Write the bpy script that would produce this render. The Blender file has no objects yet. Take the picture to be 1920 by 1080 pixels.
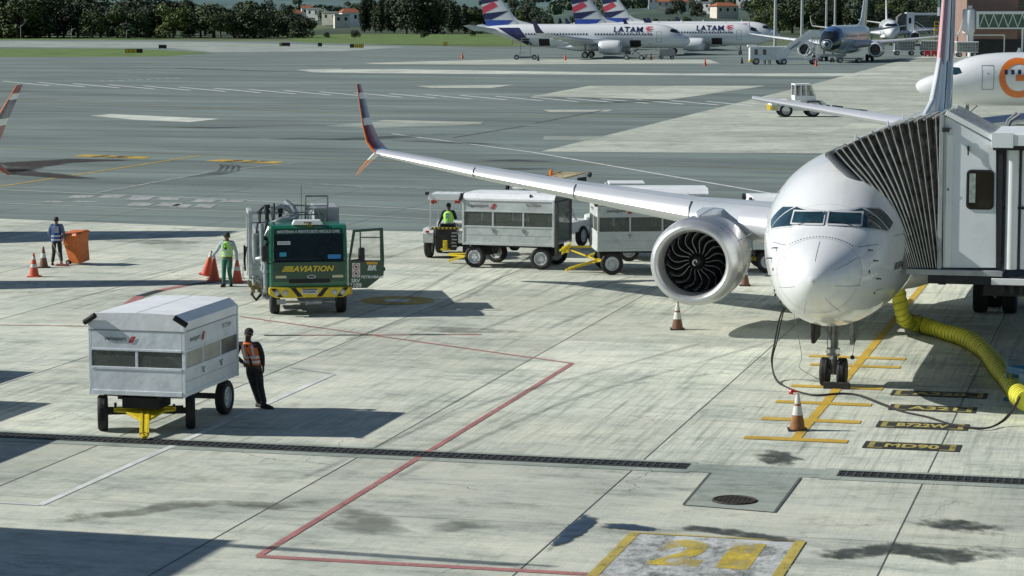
import bpy, math, random
from mathutils import Vector, Matrix
R = math.radians
random.seed(7)
scene = bpy.context.scene
COL = scene.collection
# ------------------------------------------------------------------ camera model, used to survey the ground
F, YH, CAMH = 4700.0, 10.0, 9.06
PITCH = math.atan((540 - YH) / F)
YAW = R(14.32)

def ray(px, py):
    dx, dy = (px - 960) / F, (540 - py) / F
    c, s = math.cos(PITCH), math.sin(PITCH)
    x, y, z = dx, dy * s + c, dy * c - s
    return Vector((x * math.cos(YAW) - y * math.sin(YAW), x * math.sin(YAW) + y * math.cos(YAW), z))

def P(px, py, z=0.0):
    d = ray(px, py)
    t = (z - CAMH) / d.z
    return Vector((d.x * t, d.y * t, z))

def Dp(px, py, s):
    """point on the ray of a pixel at the depth where one metre is s pixels"""
    d = ray(px, py)
    return Vector((0, 0, CAMH)) + d * (F / s)

def RZ(phi):
    """rotation for a thing whose rear (+Y) points at heading phi degrees from the view direction"""
    return YAW - R(phi)

# ------------------------------------------------------------------ materials
MATS = {}
def nd(nt, t, **kw):
    n = nt.nodes.new(t)
    for k, v in kw.items():
        if k in n.inputs: n.inputs[k].default_value = v
        else: setattr(n, k, v)
    return n

def ramp(nt, src, stops):
    r = nt.nodes.new('ShaderNodeValToRGB')
    cr = r.color_ramp
    while len(cr.elements) < len(stops): cr.elements.new(0.5)
    for e, (p, c) in zip(cr.elements, stops):
        e.position = p
        e.color = (*c, 1) if len(c) == 3 else c
    nt.links.new(src, r.inputs[0])
    return r.outputs[0]

def mix(nt, a, b, fac, mode='MIX'):
    m = nt.nodes.new('ShaderNodeMix'); m.data_type = 'RGBA'; m.blend_type = mode
    for s, v in ((6, a), (7, b), (0, fac)):
        if isinstance(v, (int, float)): m.inputs[s].default_value = v
        elif isinstance(v, tuple): m.inputs[s].default_value = (*v, 1) if len(v) == 3 else v
        else: nt.links.new(v, m.inputs[s])
    return m.outputs[2]

def noise(nt, scale, detail=4, rough=.55, stretch=None, coord='Object', off=(0, 0, 0)):
    tc = nt.nodes.new('ShaderNodeTexCoord')
    n = nt.nodes.new('ShaderNodeTexNoise')
    n.inputs['Scale'].default_value = scale; n.inputs['Detail'].default_value = detail; n.inputs['Roughness'].default_value = rough
    mp = nt.nodes.new('ShaderNodeMapping')
    mp.inputs['Location'].default_value = off
    if stretch: mp.inputs['Scale'].default_value = stretch
    nt.links.new(tc.outputs[coord], mp.inputs[0]); nt.links.new(mp.outputs[0], n.inputs['Vector'])
    return n.outputs[0]

def paint(name, col, rough=.45, metal=0.0, var=.18, scale=2.5, coat=0.0, dirt=None, bump=0.0, bscale=20, stretch=None, alpha=None, ior=None):
    """procedural surface: base colour broken up by noise, a dirt layer, rough variation and bump"""
    if name in MATS: return MATS[name]
    m = bpy.data.materials.new(name); m.use_nodes = True
    nt = m.node_tree; b = nt.nodes['Principled BSDF']
    n1 = noise(nt, scale, 6, .6, stretch)
    dk = tuple(c * (1 - var) for c in col); lt = tuple(min(1, c * (1 + var * .6)) for c in col)
    c = ramp(nt, n1, [(.3, dk), (.7, lt)])
    if dirt:
        n2 = noise(nt, scale * 2.3, 8, .7, off=(3, 5, 7))
        f = ramp(nt, n2, [(.5, (0, 0, 0)), (.78, (dirt[3],) * 3)])
        c = mix(nt, c, tuple(dirt[:3]), f)
    nt.links.new(c, b.inputs['Base Color'])
    b.inputs['Metallic'].default_value = metal
    rr = ramp(nt, noise(nt, scale * 1.7, 3), [(.3, (max(0, rough - .08),) * 3), (.7, (min(1, rough + .1),) * 3)])
    nt.links.new(rr, b.inputs['Roughness'])
    if coat: b.inputs['Coat Weight'].default_value = coat; b.inputs['Coat Roughness'].default_value = .06
    if bump:
        bp = nt.nodes.new('ShaderNodeBump'); bp.inputs['Strength'].default_value = bump; bp.inputs['Distance'].default_value = .02
        nt.links.new(noise(nt, bscale, 5), bp.inputs['Height']); nt.links.new(bp.outputs[0], b.inputs['Normal'])
    if alpha is not None:
        b.inputs['Alpha'].default_value = alpha
    MATS[name] = m
    return m

# ------------------------------------------------------------------ mesh builder
class MB:
    def __init__(s): s.v = []; s.f = []; s.m = []; s.M = Matrix.Identity(4)
    def add(s, vs, fs, m=0):
        o = len(s.v)
        s.v += [tuple(s.M @ Vector(p)) for p in vs]
        for f in fs: s.f.append(tuple(o + i for i in f)); s.m.append(m)
    def box(s, c, d, m=0, rot=None):
        x, y, z = (a / 2 for a in d)
        pts = [Vector((i * x, j * y, k * z)) for i in (-1, 1) for j in (-1, 1) for k in (-1, 1)]
        if rot is not None: pts = [rot @ p for p in pts]
        s.add([p + Vector(c) for p in pts], [(0, 1, 3, 2), (4, 6, 7, 5), (0, 4, 5, 1), (2, 3, 7, 6), (0, 2, 6, 4), (1, 5, 7, 3)], m)
    def bx(s, x0, x1, y0, y1, z0, z1, m=0):
        s.box(((x0 + x1) / 2, (y0 + y1) / 2, (z0 + z1) / 2), (abs(x1 - x0), abs(y1 - y0), abs(z1 - z0)), m)
    def bar(s, p, q, w, h=None, m=0):
        p, q = Vector(p), Vector(q); d = q - p; L = d.length
        if L < 1e-6: return
        up = Vector((0, 0, 1)) if abs(d.z) < .95 * L else Vector((0, 1, 0))
        y = d.normalized(); x = y.cross(up).normalized(); z = x.cross(y)
        rot = Matrix((x, y, z)).transposed()
        s.box((p + q) / 2, (w, L, h or w), m, rot)
    def tube(s, p, q, r, r2=None, n=10, m=0, caps=True):
        s.path([p, q], [r, r if r2 is None else r2], n, m, caps)
    def path(s, pts, r, n=8, m=0, caps=True):
        pts = [Vector(p) for p in pts]
        if not isinstance(r, (list, tuple)): r = [r] * len(pts)
        rings = []
        prev = None
        for i, p in enumerate(pts):
            d = (pts[min(i + 1, len(pts) - 1)] - pts[max(i - 1, 0)]).normalized()
            if prev is None:
                up = Vector((0, 0, 1)) if abs(d.z) < .9 else Vector((1, 0, 0))
                x = d.cross(up).normalized()
            else:
                x = (prev - d * prev.dot(d)).normalized()
            prev = x; y = d.cross(x)
            rings.append([p + (x * math.cos(a) + y * math.sin(a)) * r[i] for a in (2 * math.pi * k / n for k in range(n))])
        s.loft(rings, m, caps)
    def loft(s, rings, m=0, caps=False, closed=True, mf=None):
        n = len(rings[0]); o = len(s.v)
        vs = [p for r in rings for p in r]; s.v += [tuple(s.M @ Vector(p)) for p in vs]
        for i in range(len(rings) - 1):
            for j in range(n if closed else n - 1):
                k = (j + 1) % n
                s.f.append((o + i * n + j, o + i * n + k, o + (i + 1) * n + k, o + (i + 1) * n + j))
                s.m.append(mf(i, j) if mf else m)
        if caps:
            s.f.append(tuple(o + j for j in reversed(range(n)))); s.m.append(m)
            s.f.append(tuple(o + (len(rings) - 1) * n + j for j in range(n))); s.m.append(m)
    def lathe(s, prof, c, ax='Y', n=24, m=0, sz=1.0, mf=None, caps=False):
        """prof: (radius, position along axis)"""
        rings = []
        for r, t in prof:
            ring = []
            for k in range(n):
                a = 2 * math.pi * k / n
                u, w = r * math.cos(a), r * math.sin(a) * sz
                p = {'Y': (u, t, w), 'X': (t, u, w), 'Z': (u, w, t)}[ax]
                ring.append(Vector(c) + Vector(p))
            rings.append(ring)
        s.loft(rings, m, caps, True, mf)
    def prism(s, poly, ax, lo, hi, m=0):
        """poly 2D extruded along ax: X -> (y,z), Y -> (x,z), Z -> (x,y)"""
        f = {'X': lambda a, b, t: (t, a, b), 'Y': lambda a, b, t: (a, t, b), 'Z': lambda a, b, t: (a, b, t)}[ax]
        s.loft([[f(a, b, lo) for a, b in poly], [f(a, b, hi) for a, b in poly]], m, True)
    def poly(s, pts, m=0): s.add(pts, [tuple(range(len(pts)))], m)
    def sphere(s, c, r, n=12, m=0, sc=(1, 1, 1)):
        pr = [(max(1e-4, math.sin(math.pi * i / n)), -math.cos(math.pi * i / n)) for i in range(n + 1)]
        rings = [[(c[0] + r * sc[0] * a * math.cos(t), c[1] + r * sc[1] * a * math.sin(t), c[2] + r * sc[2] * b) for t in (2 * math.pi * k / (n + 4) for k in range(n + 4))] for a, b in pr]
        s.loft(rings, m)
    def build(s, name, mats, parent=None, smooth=35, bevel=0, loc=None, rz=None, kind=None):
        me = bpy.data.meshes.new(name); me.from_pydata(s.v, [], s.f)
        if not isinstance(mats, (list, tuple)): mats = [mats]
        for mt in mats: me.materials.append(mt)
        me.polygons.foreach_set('material_index', s.m)
        me.update()
        import bmesh
        b = bmesh.new(); b.from_mesh(me); bmesh.ops.recalc_face_normals(b, faces=b.faces); b.to_mesh(me); b.free()
        if smooth:
            me.polygons.foreach_set('use_smooth', [True] * len(me.polygons)); me.set_sharp_from_angle(angle=R(smooth))
        o = bpy.data.objects.new(name, me); COL.objects.link(o)
        if parent: o.parent = parent
        if loc is not None: o.location = loc
        if rz is not None: o.rotation_euler.z = rz
        if bevel:
            bv = o.modifiers.new('bevel', 'BEVEL'); bv.width = bevel; bv.segments = 2; bv.limit_method = 'ANGLE'; bv.angle_limit = R(40)
        if kind: o['kind'] = kind
        return o

def tag(o, label=None, cat=None, group=None, kind=None):
    if label: o['label'] = label
    if cat: o['category'] = cat
    if group: o['group'] = group
    if kind: o['kind'] = kind
    return o

def thing(name, label, cat, loc=(0, 0, 0), rz=0.0, group=None):
    o = bpy.data.objects.new(name, None); COL.objects.link(o); o.empty_display_size = .3
    o.location = loc; o.rotation_euler = (0, 0, rz)
    return tag(o, label, cat, group)

def copy_tree(o, parent=None):
    c = o.copy(); COL.objects.link(c)
    if parent is not None: c.parent = parent
    for ch in [x for x in KIDS.get(o.name, list(o.children))]: copy_tree(ch, c)
    return c
KIDS = {}

def dup(root, loc, rz, label=None, group=None, scale=None):
    c = copy_tree(root); c.location = loc; c.rotation_euler.z = rz
    if label: c['label'] = label
    if group: c['group'] = group
    if scale: c.scale = (scale,) * 3 if isinstance(scale, (int, float)) else scale
    return c

def text_verts(body, width, bold=.0, shear=0.0, height=None):
    """letter outlines as triangles in a plane, centred, scaled to a width; returns (verts2d, faces)"""
    cu = bpy.data.curves.new('lettering', 'FONT'); cu.body = body; cu.size = 1; cu.offset = bold; cu.align_x = 'CENTER'; cu.align_y = 'CENTER'; cu.shear = shear
    cu.resolution_u = 3
    o = bpy.data.objects.new('lettering', cu); COL.objects.link(o)
    bpy.context.view_layer.update()
    me = bpy.data.meshes.new_from_object(o)
    vs = [(v.co.x, v.co.y) for v in me.vertices]; fs = [tuple(p.vertices) for p in me.polygons]
    bpy.data.objects.remove(o); bpy.data.curves.remove(cu); bpy.data.meshes.remove(me)
    x0, x1 = min(v[0] for v in vs), max(v[0] for v in vs); y0, y1 = min(v[1] for v in vs), max(v[1] for v in vs)
    k = width / (x1 - x0); ky = k if height is None else height / (y1 - y0)
    return [((a - (x0 + x1) / 2) * k, (b - (y0 + y1) / 2) * ky) for a, b in vs], fs

def lettering(name, body, width, origin, xd, yd, mat, parent=None, bold=.02, shear=0.0, height=None, kind=None):
    vs, fs = text_verts(body, width, bold, shear, height)
    o_, xd, yd = Vector(origin), Vector(xd).normalized(), Vector(yd).normalized()
    mb = MB(); mb.add([o_ + xd * a + yd * b for a, b in vs], fs)
    return mb.build(name, mat, parent, smooth=0, kind=kind)

def wheel(parent, c, r, w, mt, mr, ax='X', side=1, hub=.55):
    """tyre with tread shoulders, a dished rim as its child"""
    t = MB(); h = w / 2
    t.lathe([(r * .60, -h * .8), (r * .72, -h * .98), (r * .9, -h), (r * .985, -h * .75), (r, -h * .35), (r * .985, -h * .3), (r * .985, -h * .06), (r, 0), (r * .985, h * .06), (r * .985, h * .3), (r, h * .35), (r * .985, h * .75), (r * .9, h), (r * .72, h * .98), (r * .60, h * .8)], c, ax, 28)
    tyre = t.build('wheel', mt, parent, 50)
    b = MB()
    b.lathe([(r * .62, -h * .82), (r * .56, -h * .9), (r * .53, -h * .5), (r * .34, -h * .3), (r * .3, -h * .55), (r * .12, -h * .6), (.001, -h * .6)], c, ax, 24)
    b.lathe([(r * .62, h * .82), (r * .56, h * .9), (r * .53, h * .5), (r * .34, h * .3), (r * .3, h * .55), (r * .12, h * .6), (.001, h * .6)], c, ax, 24)
    for sg in (-1, 1):
        for k in range(5):
            a = k * 2 * math.pi / 5
            q = (r * .22 * math.cos(a), r * .22 * math.sin(a))
            cc = Vector(c) + (Vector((sg * h * .62, q[0], q[1])) if ax == 'X' else Vector((q[0], sg * h * .62, q[1])))
            b.box(cc, (.03, .03, .03), 0)
    b.build('rim', mr, tyre, 40)
    return tyre

# ------------------------------------------------------------------ shared materials
WHITE = paint('white_vehicle_paint', (.80, .83, .82), .4, var=.1, dirt=(.25, .25, .22, .6), scale=1.6)
WHITE2 = paint('clean_white_paint', (.84, .87, .87), .35, var=.05)
ALU = paint('dull_aluminium_sheet', (.60, .64, .65), .42, .35, var=.14, scale=1.5, dirt=(.22, .22, .2, .55), bump=.35, bscale=5)
STEEL = paint('worn_grey_steel', (.33, .35, .36), .4, .6, var=.25, dirt=(.1, .09, .07, .7))
SILVER = paint('polished_silver', (.78, .79, .8), .2, .95, var=.06)
DARK = paint('dark_grimy_metal', (.025, .027, .03), .6, .2, var=.4)
BLACK = paint('black_rubber', (.018, .018, .019), .75, var=.35, scale=6, dirt=(.09, .085, .075, .5))
RIM = paint('grey_rim_paint', (.55, .58, .6), .4, .2, var=.2, scale=6, dirt=(.12, .1, .08, .7))
YEL = paint('yellow_machine_paint', (.72, .55, .02), .45, var=.15, scale=5, dirt=(.2, .14, .04, .6))
REDP = paint('signal_red', (.5, .03, .03), .4, var=.15)
BLK = paint('black_lettering', (.015, .015, .017), .6, var=.1)
WLET = paint('white_lettering', (.75, .78, .76), .5, var=.06)
GLASS = paint('dark_glass', (.012, .02, .024), .06, 0, var=.3, coat=1.0)
ORANGE = paint('orange_plastic', (.66, .17, .035), .5, var=.12, dirt=(.15, .06, .02, .5), scale=4)
AMBER = paint('amber_beacon', (.8, .22, .02), .25, var=.1)

def glassy(name, col, alpha, rough=.08):
    m = bpy.data.materials.new(name); m.use_nodes = True; nt = m.node_tree
    b = nt.nodes['Principled BSDF']; b.inputs['Base Color'].default_value = (*col, 1); b.inputs['Roughness'].default_value = rough
    f = ramp(nt, noise(nt, 3, 5), [(.3, (max(0, alpha - .14),) * 3), (.75, (min(1, alpha + .14),) * 3)])
    nt.links.new(f, b.inputs['Alpha'])
    return m
PERSPEX = glassy('scratched_perspex', (.13, .15, .13), .55, .25)
CLEARG = glassy('tinted_window_glass', (.02, .05, .05), .5, .04)
# ------------------------------------------------------------------ ground materials
def math_n(nt, op, a, b=None):
    n = nt.nodes.new('ShaderNodeMath'); n.operation = op
    for i, v in enumerate((a, b)):
        if v is None: continue
        if isinstance(v, (int, float)): n.inputs[i].default_value = v
        else: nt.links.new(v, n.inputs[i])
    return n.outputs[0]

def concrete_mat(name, base, tin=1.0, slabx=5.64, slaby=6.1, offx=-9.7, offy=47.5):
    m = bpy.data.materials.new(name); m.use_nodes = True; nt = m.node_tree; b = nt.nodes['Principled BSDF']
    tc = nt.nodes.new('ShaderNodeTexCoord'); sp = nt.nodes.new('ShaderNodeSeparateXYZ'); nt.links.new(tc.outputs['Object'], sp.inputs[0])
    cx = math_n(nt, 'FLOOR', math_n(nt, 'DIVIDE', math_n(nt, 'SUBTRACT', sp.outputs[0], offx), slabx))
    cy = math_n(nt, 'FLOOR', math_n(nt, 'DIVIDE', math_n(nt, 'SUBTRACT', sp.outputs[1], offy), slaby))
    cb = nt.nodes.new('ShaderNodeCombineXYZ'); nt.links.new(cx, cb.inputs[0]); nt.links.new(cy, cb.inputs[1])
    wn = nt.nodes.new('ShaderNodeTexWhiteNoise'); nt.links.new(cb.outputs[0], wn.inputs[0])
    lo = tuple(c * .82 for c in base); hi = tuple(c * 1.10 for c in base)
    c = ramp(nt, wn.outputs[0], [(0, lo), (1, hi)])
    # broad stains, drawn-out streaks of the tined finish, tyre marks, aggregate
    c = mix(nt, c, ramp(nt, noise(nt, .22, 7, .65), [(.3, (.80, .83, .82)), (.5, (1, 1, 1)), (.72, (1.12, 1.12, 1.08))]), 1.0, 'MULTIPLY')
    lowf = ramp(nt, noise(nt, .12, 3, .5, off=(9, 2, 0)), [(.35, (0, 0, 0)), (.6, (1, 1, 1))])
    st = ramp(nt, noise(nt, 1, 5, .75, (5.5, .16, 1)), [(.36, (.42, .46, .45)), (.5, (.97, .98, .97)), (.7, (1.1, 1.1, 1.07))])
    yz = ramp(nt, math_n(nt, 'DIVIDE', sp.outputs[1], 100.0), [(.465, (.35,) * 3), (.48, (1, 1, 1))])
    c = mix(nt, c, mix(nt, (1, 1, 1), mix(nt, (1, 1, 1), st, lowf), yz), tin * .7, 'MULTIPLY')
    st2 = ramp(nt, noise(nt, 1, 3, .7, (16, .5, 1), off=(2, 7, 0)), [(.33, (.74, .75, .75)), (.55, (1.06, 1.06, 1.06))])
    c = mix(nt, c, mix(nt, (1, 1, 1), st2, yz), tin * .6, 'MULTIPLY')
    st3 = ramp(nt, noise(nt, 1, 4, .7, (.25, 1.4, 1), off=(5, 1, 0)), [(.32, (.74, .75, .74)), (.55, (1, 1, 1)), (.75, (1.07, 1.07, 1.05))])
    c = mix(nt, c, mix(nt, st3, (1, 1, 1), yz), .8, 'MULTIPLY')
    c = mix(nt, c, ramp(nt, noise(nt, .55, 9, .78, (.6, 1.5, 1), off=(8, 3, 1)), [(.36, (.58, .63, .62)), (.48, (.93, .95, .94)), (.62, (1.08, 1.08, 1.04))]), 1.0, 'MULTIPLY')
    c = mix(nt, c, ramp(nt, noise(nt, 1.1, 9, .72, off=(1, 4, 2)), [(.34, (.62, .63, .6)), (.46, (1, 1, 1))]), .7, 'MULTIPLY')
    c = mix(nt, c, ramp(nt, noise(nt, 26, 4, .8), [(.3, (.78, .78, .78)), (.7, (1.2, 1.2, 1.2))]), .8, 'MULTIPLY')
    # sparse cracks
    vo = nt.nodes.new('ShaderNodeTexVoronoi'); vo.feature = 'DISTANCE_TO_EDGE'; vo.inputs['Scale'].default_value = .16
    mp = nt.nodes.new('ShaderNodeMapping'); nt.links.new(tc.outputs['Object'], mp.inputs[0])
    wob = nt.nodes.new('ShaderNodeTexNoise'); wob.inputs['Scale'].default_value = 1.3; wob.inputs['Detail'].default_value = 6
    nt.links.new(tc.outputs['Object'], wob.inputs[0])
    ad = nt.nodes.new('ShaderNodeVectorMath'); ad.operation = 'ADD'; nt.links.new(mp.outputs[0], ad.inputs[0]); nt.links.new(wob.outputs[1], ad.inputs[1])
    nt.links.new(ad.outputs[0], vo.inputs['Vector'])
    cr = ramp(nt, vo.outputs[0], [(0, (.35, .35, .35)), (.0035, (1, 1, 1))])
    gate = ramp(nt, noise(nt, .3, 2, off=(7, 7, 0)), [(.52, (0, 0, 0)), (.58, (1, 1, 1))])
    c = mix(nt, c, mix(nt, (1, 1, 1), cr, gate), 1.0, 'MULTIPLY')
    nt.links.new(c, b.inputs['Base Color']); b.inputs['Roughness'].default_value = .85
    bp = nt.nodes.new('ShaderNodeBump'); bp.inputs['Strength'].default_value = .35; bp.inputs['Distance'].default_value = .02
    nt.links.new(noise(nt, 1, 5, .8, (14, 3, 1)), bp.inputs['Height']); nt.links.new(bp.outputs[0], b.inputs['Normal'])
    return m

def asphalt_mat(name, base):
    m = bpy.data.materials.new(name); m.use_nodes = True; nt = m.node_tree; b = nt.nodes['Principled BSDF']
    c = ramp(nt, noise(nt, .035, 6, .6, (1, 3.5, 1)), [(.3, tuple(x * .72 for x in base)), (.5, base), (.72, tuple(x * 1.3 for x in base))])
    c = mix(nt, c, ramp(nt, noise(nt, 1, 5, .7, (.035, .42, 1), off=(4, 4, 0)), [(.33, (.6, .62, .62)), (.5, (1, 1, 1)), (.7, (1.22, 1.2, 1.16))]), .9, 'MULTIPLY')
    c = mix(nt, c, ramp(nt, noise(nt, 1, 5, .75, (.25, 2.2, 1), off=(1, 9, 0)), [(.35, (.72, .72, .72)), (.55, (1.04, 1.04, 1.04))]), .7, 'MULTIPLY')
    c = mix(nt, c, ramp(nt, noise(nt, 5, 6, .85), [(.3, (.78, .78, .78)), (.7, (1.2, 1.2, 1.2))]), .8, 'MULTIPLY')
    c = mix(nt, c, ramp(nt, noise(nt, .02, 4, .6, (1, 5, 1), off=(3, 3, 0)), [(.6, (1, 1, 1)), (.72, (.55, .5, .45))]), .8, 'MULTIPLY')
    nt.links.new(c, b.inputs['Base Color']); b.inputs['Roughness'].default_value = .9
    bp = nt.nodes.new('ShaderNodeBump'); bp.inputs['Strength'].default_value = .3; bp.inputs['Distance'].default_value = .02
    nt.links.new(noise(nt, 12, 5, .8), bp.inputs['Height']); nt.links.new(bp.outputs[0], b.inputs['Normal'])
    return m

def worn_paint(name, col, wear=.45, under=(.3, .32, .29), sc=3.0, alpha_edge=True):
    """road paint: chips and thin spots are really missing, so the pavement shows through"""
    m = bpy.data.materials.new(name); m.use_nodes = True; nt = m.node_tree; b = nt.nodes['Principled BSDF']
    c = mix(nt, ramp(nt, noise(nt, 1.1, 5), [(.3, tuple(x * .72 for x in col)), (.7, tuple(min(1, x * 1.12) for x in col))]),
            ramp(nt, noise(nt, 20, 5, .8), [(.3, (.7, .7, .7)), (.7, (1.1, 1.1, 1.1))]), .8, 'MULTIPLY')
    nt.links.new(c, b.inputs['Base Color']); b.inputs['Roughness'].default_value = .7
    a = ramp(nt, noise(nt, sc, 9, .78, (1, .6, 1)), [(wear - .12, (.12, .12, .12)), (wear + .04, (1, 1, 1))])
    nt.links.new(a, b.inputs['Alpha'])
    return m

def stain_mat(name, col, lo=.42, hi=.6, amax=.85, sc=1.2):
    m = bpy.data.materials.new(name); m.use_nodes = True; nt = m.node_tree; b = nt.nodes['Principled BSDF']
    nt.links.new(ramp(nt, noise(nt, 2, 5), [(.35, tuple(x * .6 for x in col)), (.7, tuple(x * 1.4 for x in col))]), b.inputs['Base Color'])
    b.inputs['Roughness'].default_value = .6
    at = nt.nodes.new('ShaderNodeAttribute'); at.attribute_name = 'edge'
    a = math_n(nt, 'MULTIPLY', at.outputs['Fac'], 1.0)
    n = noise(nt, sc, 8, .7)
    a = math_n(nt, 'ADD', a, math_n(nt, 'MULTIPLY', math_n(nt, 'SUBTRACT', n, .5), 2.2))
    a = ramp(nt, a, [(lo, (0, 0, 0)), (hi, (amax,) * 3)])
    nt.links.new(a, b.inputs['Alpha'])
    return m

CONC = concrete_mat('apron_concrete', (.635, .645, .555))
CONC2 = concrete_mat('taxi_concrete', (.52, .54, .465), .4, 7.5, 7.5, 0, 0)
CONCD = concrete_mat('grey_patch_concrete', (.36, .40, .36), .4)
ASPH = asphalt_mat('weathered_asphalt', (.165, .212, .196))
GRASSM = paint('mown_grass', (.11, .19, .035), .9, var=.45, scale=.15, dirt=(.22, .2, .09, .5))
FIELD = paint('dry_field_grass', (.11, .15, .055), .95, var=.5, scale=.02, dirt=(.2, .19, .1, .5))
M_WHITE = worn_paint('worn_white_line', (.78, .81, .78), .37)
M_WHITE2 = worn_paint('faint_white_line', (.46, .49, .46), .46)
M_YEL = worn_paint('worn_yellow_line', (.64, .42, .05), .36)
M_YEL2 = worn_paint('thin_yellow_line', (.40, .34, .10), .42)
M_RED = worn_paint('worn_red_line', (.47, .20, .185), .44)
M_BLKP = worn_paint('worn_black_panel', (.035, .04, .038), .34)
M_JOINT = paint('joint_sealant', (.10, .11, .10), .9, var=.3)
M_PALE = concrete_mat('pale_repair_slab', (.62, .65, .58), .2)
M_DARKR = stain_mat('tyre_dark_rubber', (.05, .055, .05), .4, 1.25, .5, .5)
M_OIL = stain_mat('oily_dark_stain', (.055, .065, .058), .55, 1.0, .8, 2.6)
M_WET = stain_mat('wet_blue_stain', (.03, .06, .10), .38, .62, .92, 1.6)

def sheet(name, pts, z, mat, kind='structure'):
    mb = MB(); mb.poly([(p[0], p[1], z) for p in pts]); return mb.build(name, mat, None, 0, kind=kind)
def psheet(name, px, z, mat): return sheet(name, [P(*p) for p in px], z, mat)
def strip_mb(mb, a, b, w, z):
    a, b = Vector((a[0], a[1], 0)), Vector((b[0], b[1], 0)); d = (b - a).normalized(); n = Vector((-d.y, d.x, 0)) * w / 2
    mb.poly([(p.x, p.y, z) for p in (a - n, b - n, b + n, a + n)])
def line(name, px, w, z, mat, world=False, seg=True):
    mb = MB(); pts = [Vector(p) if world else P(*p) for p in px]
    for a, b in zip(pts, pts[1:]): strip_mb(mb, a, b, w, z)
    return mb.build(name, mat, None, 0, kind='structure')
def blob(name, px, z, mat, n=10, infl=1.0):
    """soft-edged ground stain: polygon fan with an 'edge' attribute of 1 inside and 0 on the rim"""
    pts = [P(*p) for p in px]; c = sum(pts, Vector()) / len(pts)
    vs, fs, at = [], [], []
    ks = [1.25, .85, .45, 0.02]; av = [0, .55, 1, 1]
    for k, a in zip(ks, av):
        for p in pts: q = c + (p - c) * k * infl; vs.append((q.x, q.y, z)); at.append(a)
    m_ = len(pts)
    for i in range(3):
        for j in range(m_): fs.append((i * m_ + j, i * m_ + (j + 1) % m_, (i + 1) * m_ + (j + 1) % m_, (i + 1) * m_ + j))
    me = bpy.data.meshes.new(name); me.from_pydata(vs, [], fs); me.materials.append(mat)
    la = me.attributes.new('edge', 'FLOAT', 'POINT'); la.data.foreach_set('value', at)
    o = bpy.data.objects.new(name, me); COL.objects.link(o); o['kind'] = 'structure'; return o
def soft_path(name, px, w, z, mat):
    """soft-edged band along a pixel polyline"""
    pts = [P(*p) for p in px]; vs, fs, at = [], [], []
    for i, p in enumerate(pts):
        d = (pts[min(i + 1, len(pts) - 1)] - pts[max(i - 1, 0)]).normalized(); n = Vector((-d.y, d.x, 0))
        ww = w[i] if isinstance(w, list) else w
        e = .3 if i in (0, len(pts) - 1) else 1
        for t, a in ((-1, 0), (-.4, 1), (.4, 1), (1, 0)): q = p + n * t * ww; vs.append((q.x, q.y, z)); at.append(a * e)
    for i in range(len(pts) - 1):
        for j in range(3): fs.append((i * 4 + j, i * 4 + j + 1, i * 4 + j + 5, i * 4 + j + 4))
    me = bpy.data.meshes.new(name); me.from_pydata(vs, [], fs); me.materials.append(mat)
    la = me.attributes.new('edge', 'FLOAT', 'POINT'); la.data.foreach_set('value', at)
    o = bpy.data.objects.new(name, me); COL.objects.link(o); o['kind'] = 'structure'; return o

M_TRACK = stain_mat('faint_tyre_track', (.09, .10, .095), .6, 2.4, .26, .35)
def catm(pts, n=10):
    pts = [Vector(p) for p in pts]; out = []
    for i in range(len(pts) - 1):
        p0, p1, p2, p3 = pts[max(0, i - 1)], pts[i], pts[i + 1], pts[min(len(pts) - 1, i + 2)]
        for k in range(n):
            t = k / n; out.append(.5 * ((2 * p1) + (p2 - p0) * t + (2 * p0 - 5 * p1 + 4 * p2 - p3) * t * t + (3 * p1 - p0 - 3 * p2 + p3) * t ** 3))
    return out + [pts[-1]]
def ribbon(name, pts, w, z, mat):
    vs, fs, at = [], [], []
    for i, p in enumerate(pts):
        d = (pts[min(i + 1, len(pts) - 1)] - pts[max(i - 1, 0)]).normalized(); n = Vector((-d.y, d.x, 0))
        for t, a in ((-1, 0), (-.5, 1), (.5, 1), (1, 0)): q = p + n * t * w; vs.append((q.x, q.y, z)); at.append(a)
    for i in range(len(pts) - 1):
        for j in range(3): fs.append((i * 4 + j, i * 4 + j + 1, i * 4 + j + 5, i * 4 + j + 4))
    me = bpy.data.meshes.new(name); me.from_pydata(vs, [], fs); me.materials.append(mat)
    me.attributes.new('edge', 'FLOAT', 'POINT').data.foreach_set('value', at)
    o = bpy.data.objects.new(name, me); COL.objects.link(o); o['kind'] = 'structure'; return o
# ------------------------------------------------------------------ ground layers
sheet('ground', [(-6000, -600), (6000, -600), (6000, 9000), (-6000, 9000)], -.05, FIELD)
psheet('asphalt_apron', [(-2600, 80), (150, 74), (560, 78), (760, 85), (900, 88), (1300, 86), (2600, 78), (5200, 1500), (960, 5000), (-3600, 1500)], 0.0, ASPH)
Ax = lambda x, y: Vector((x, y, 0))
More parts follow.
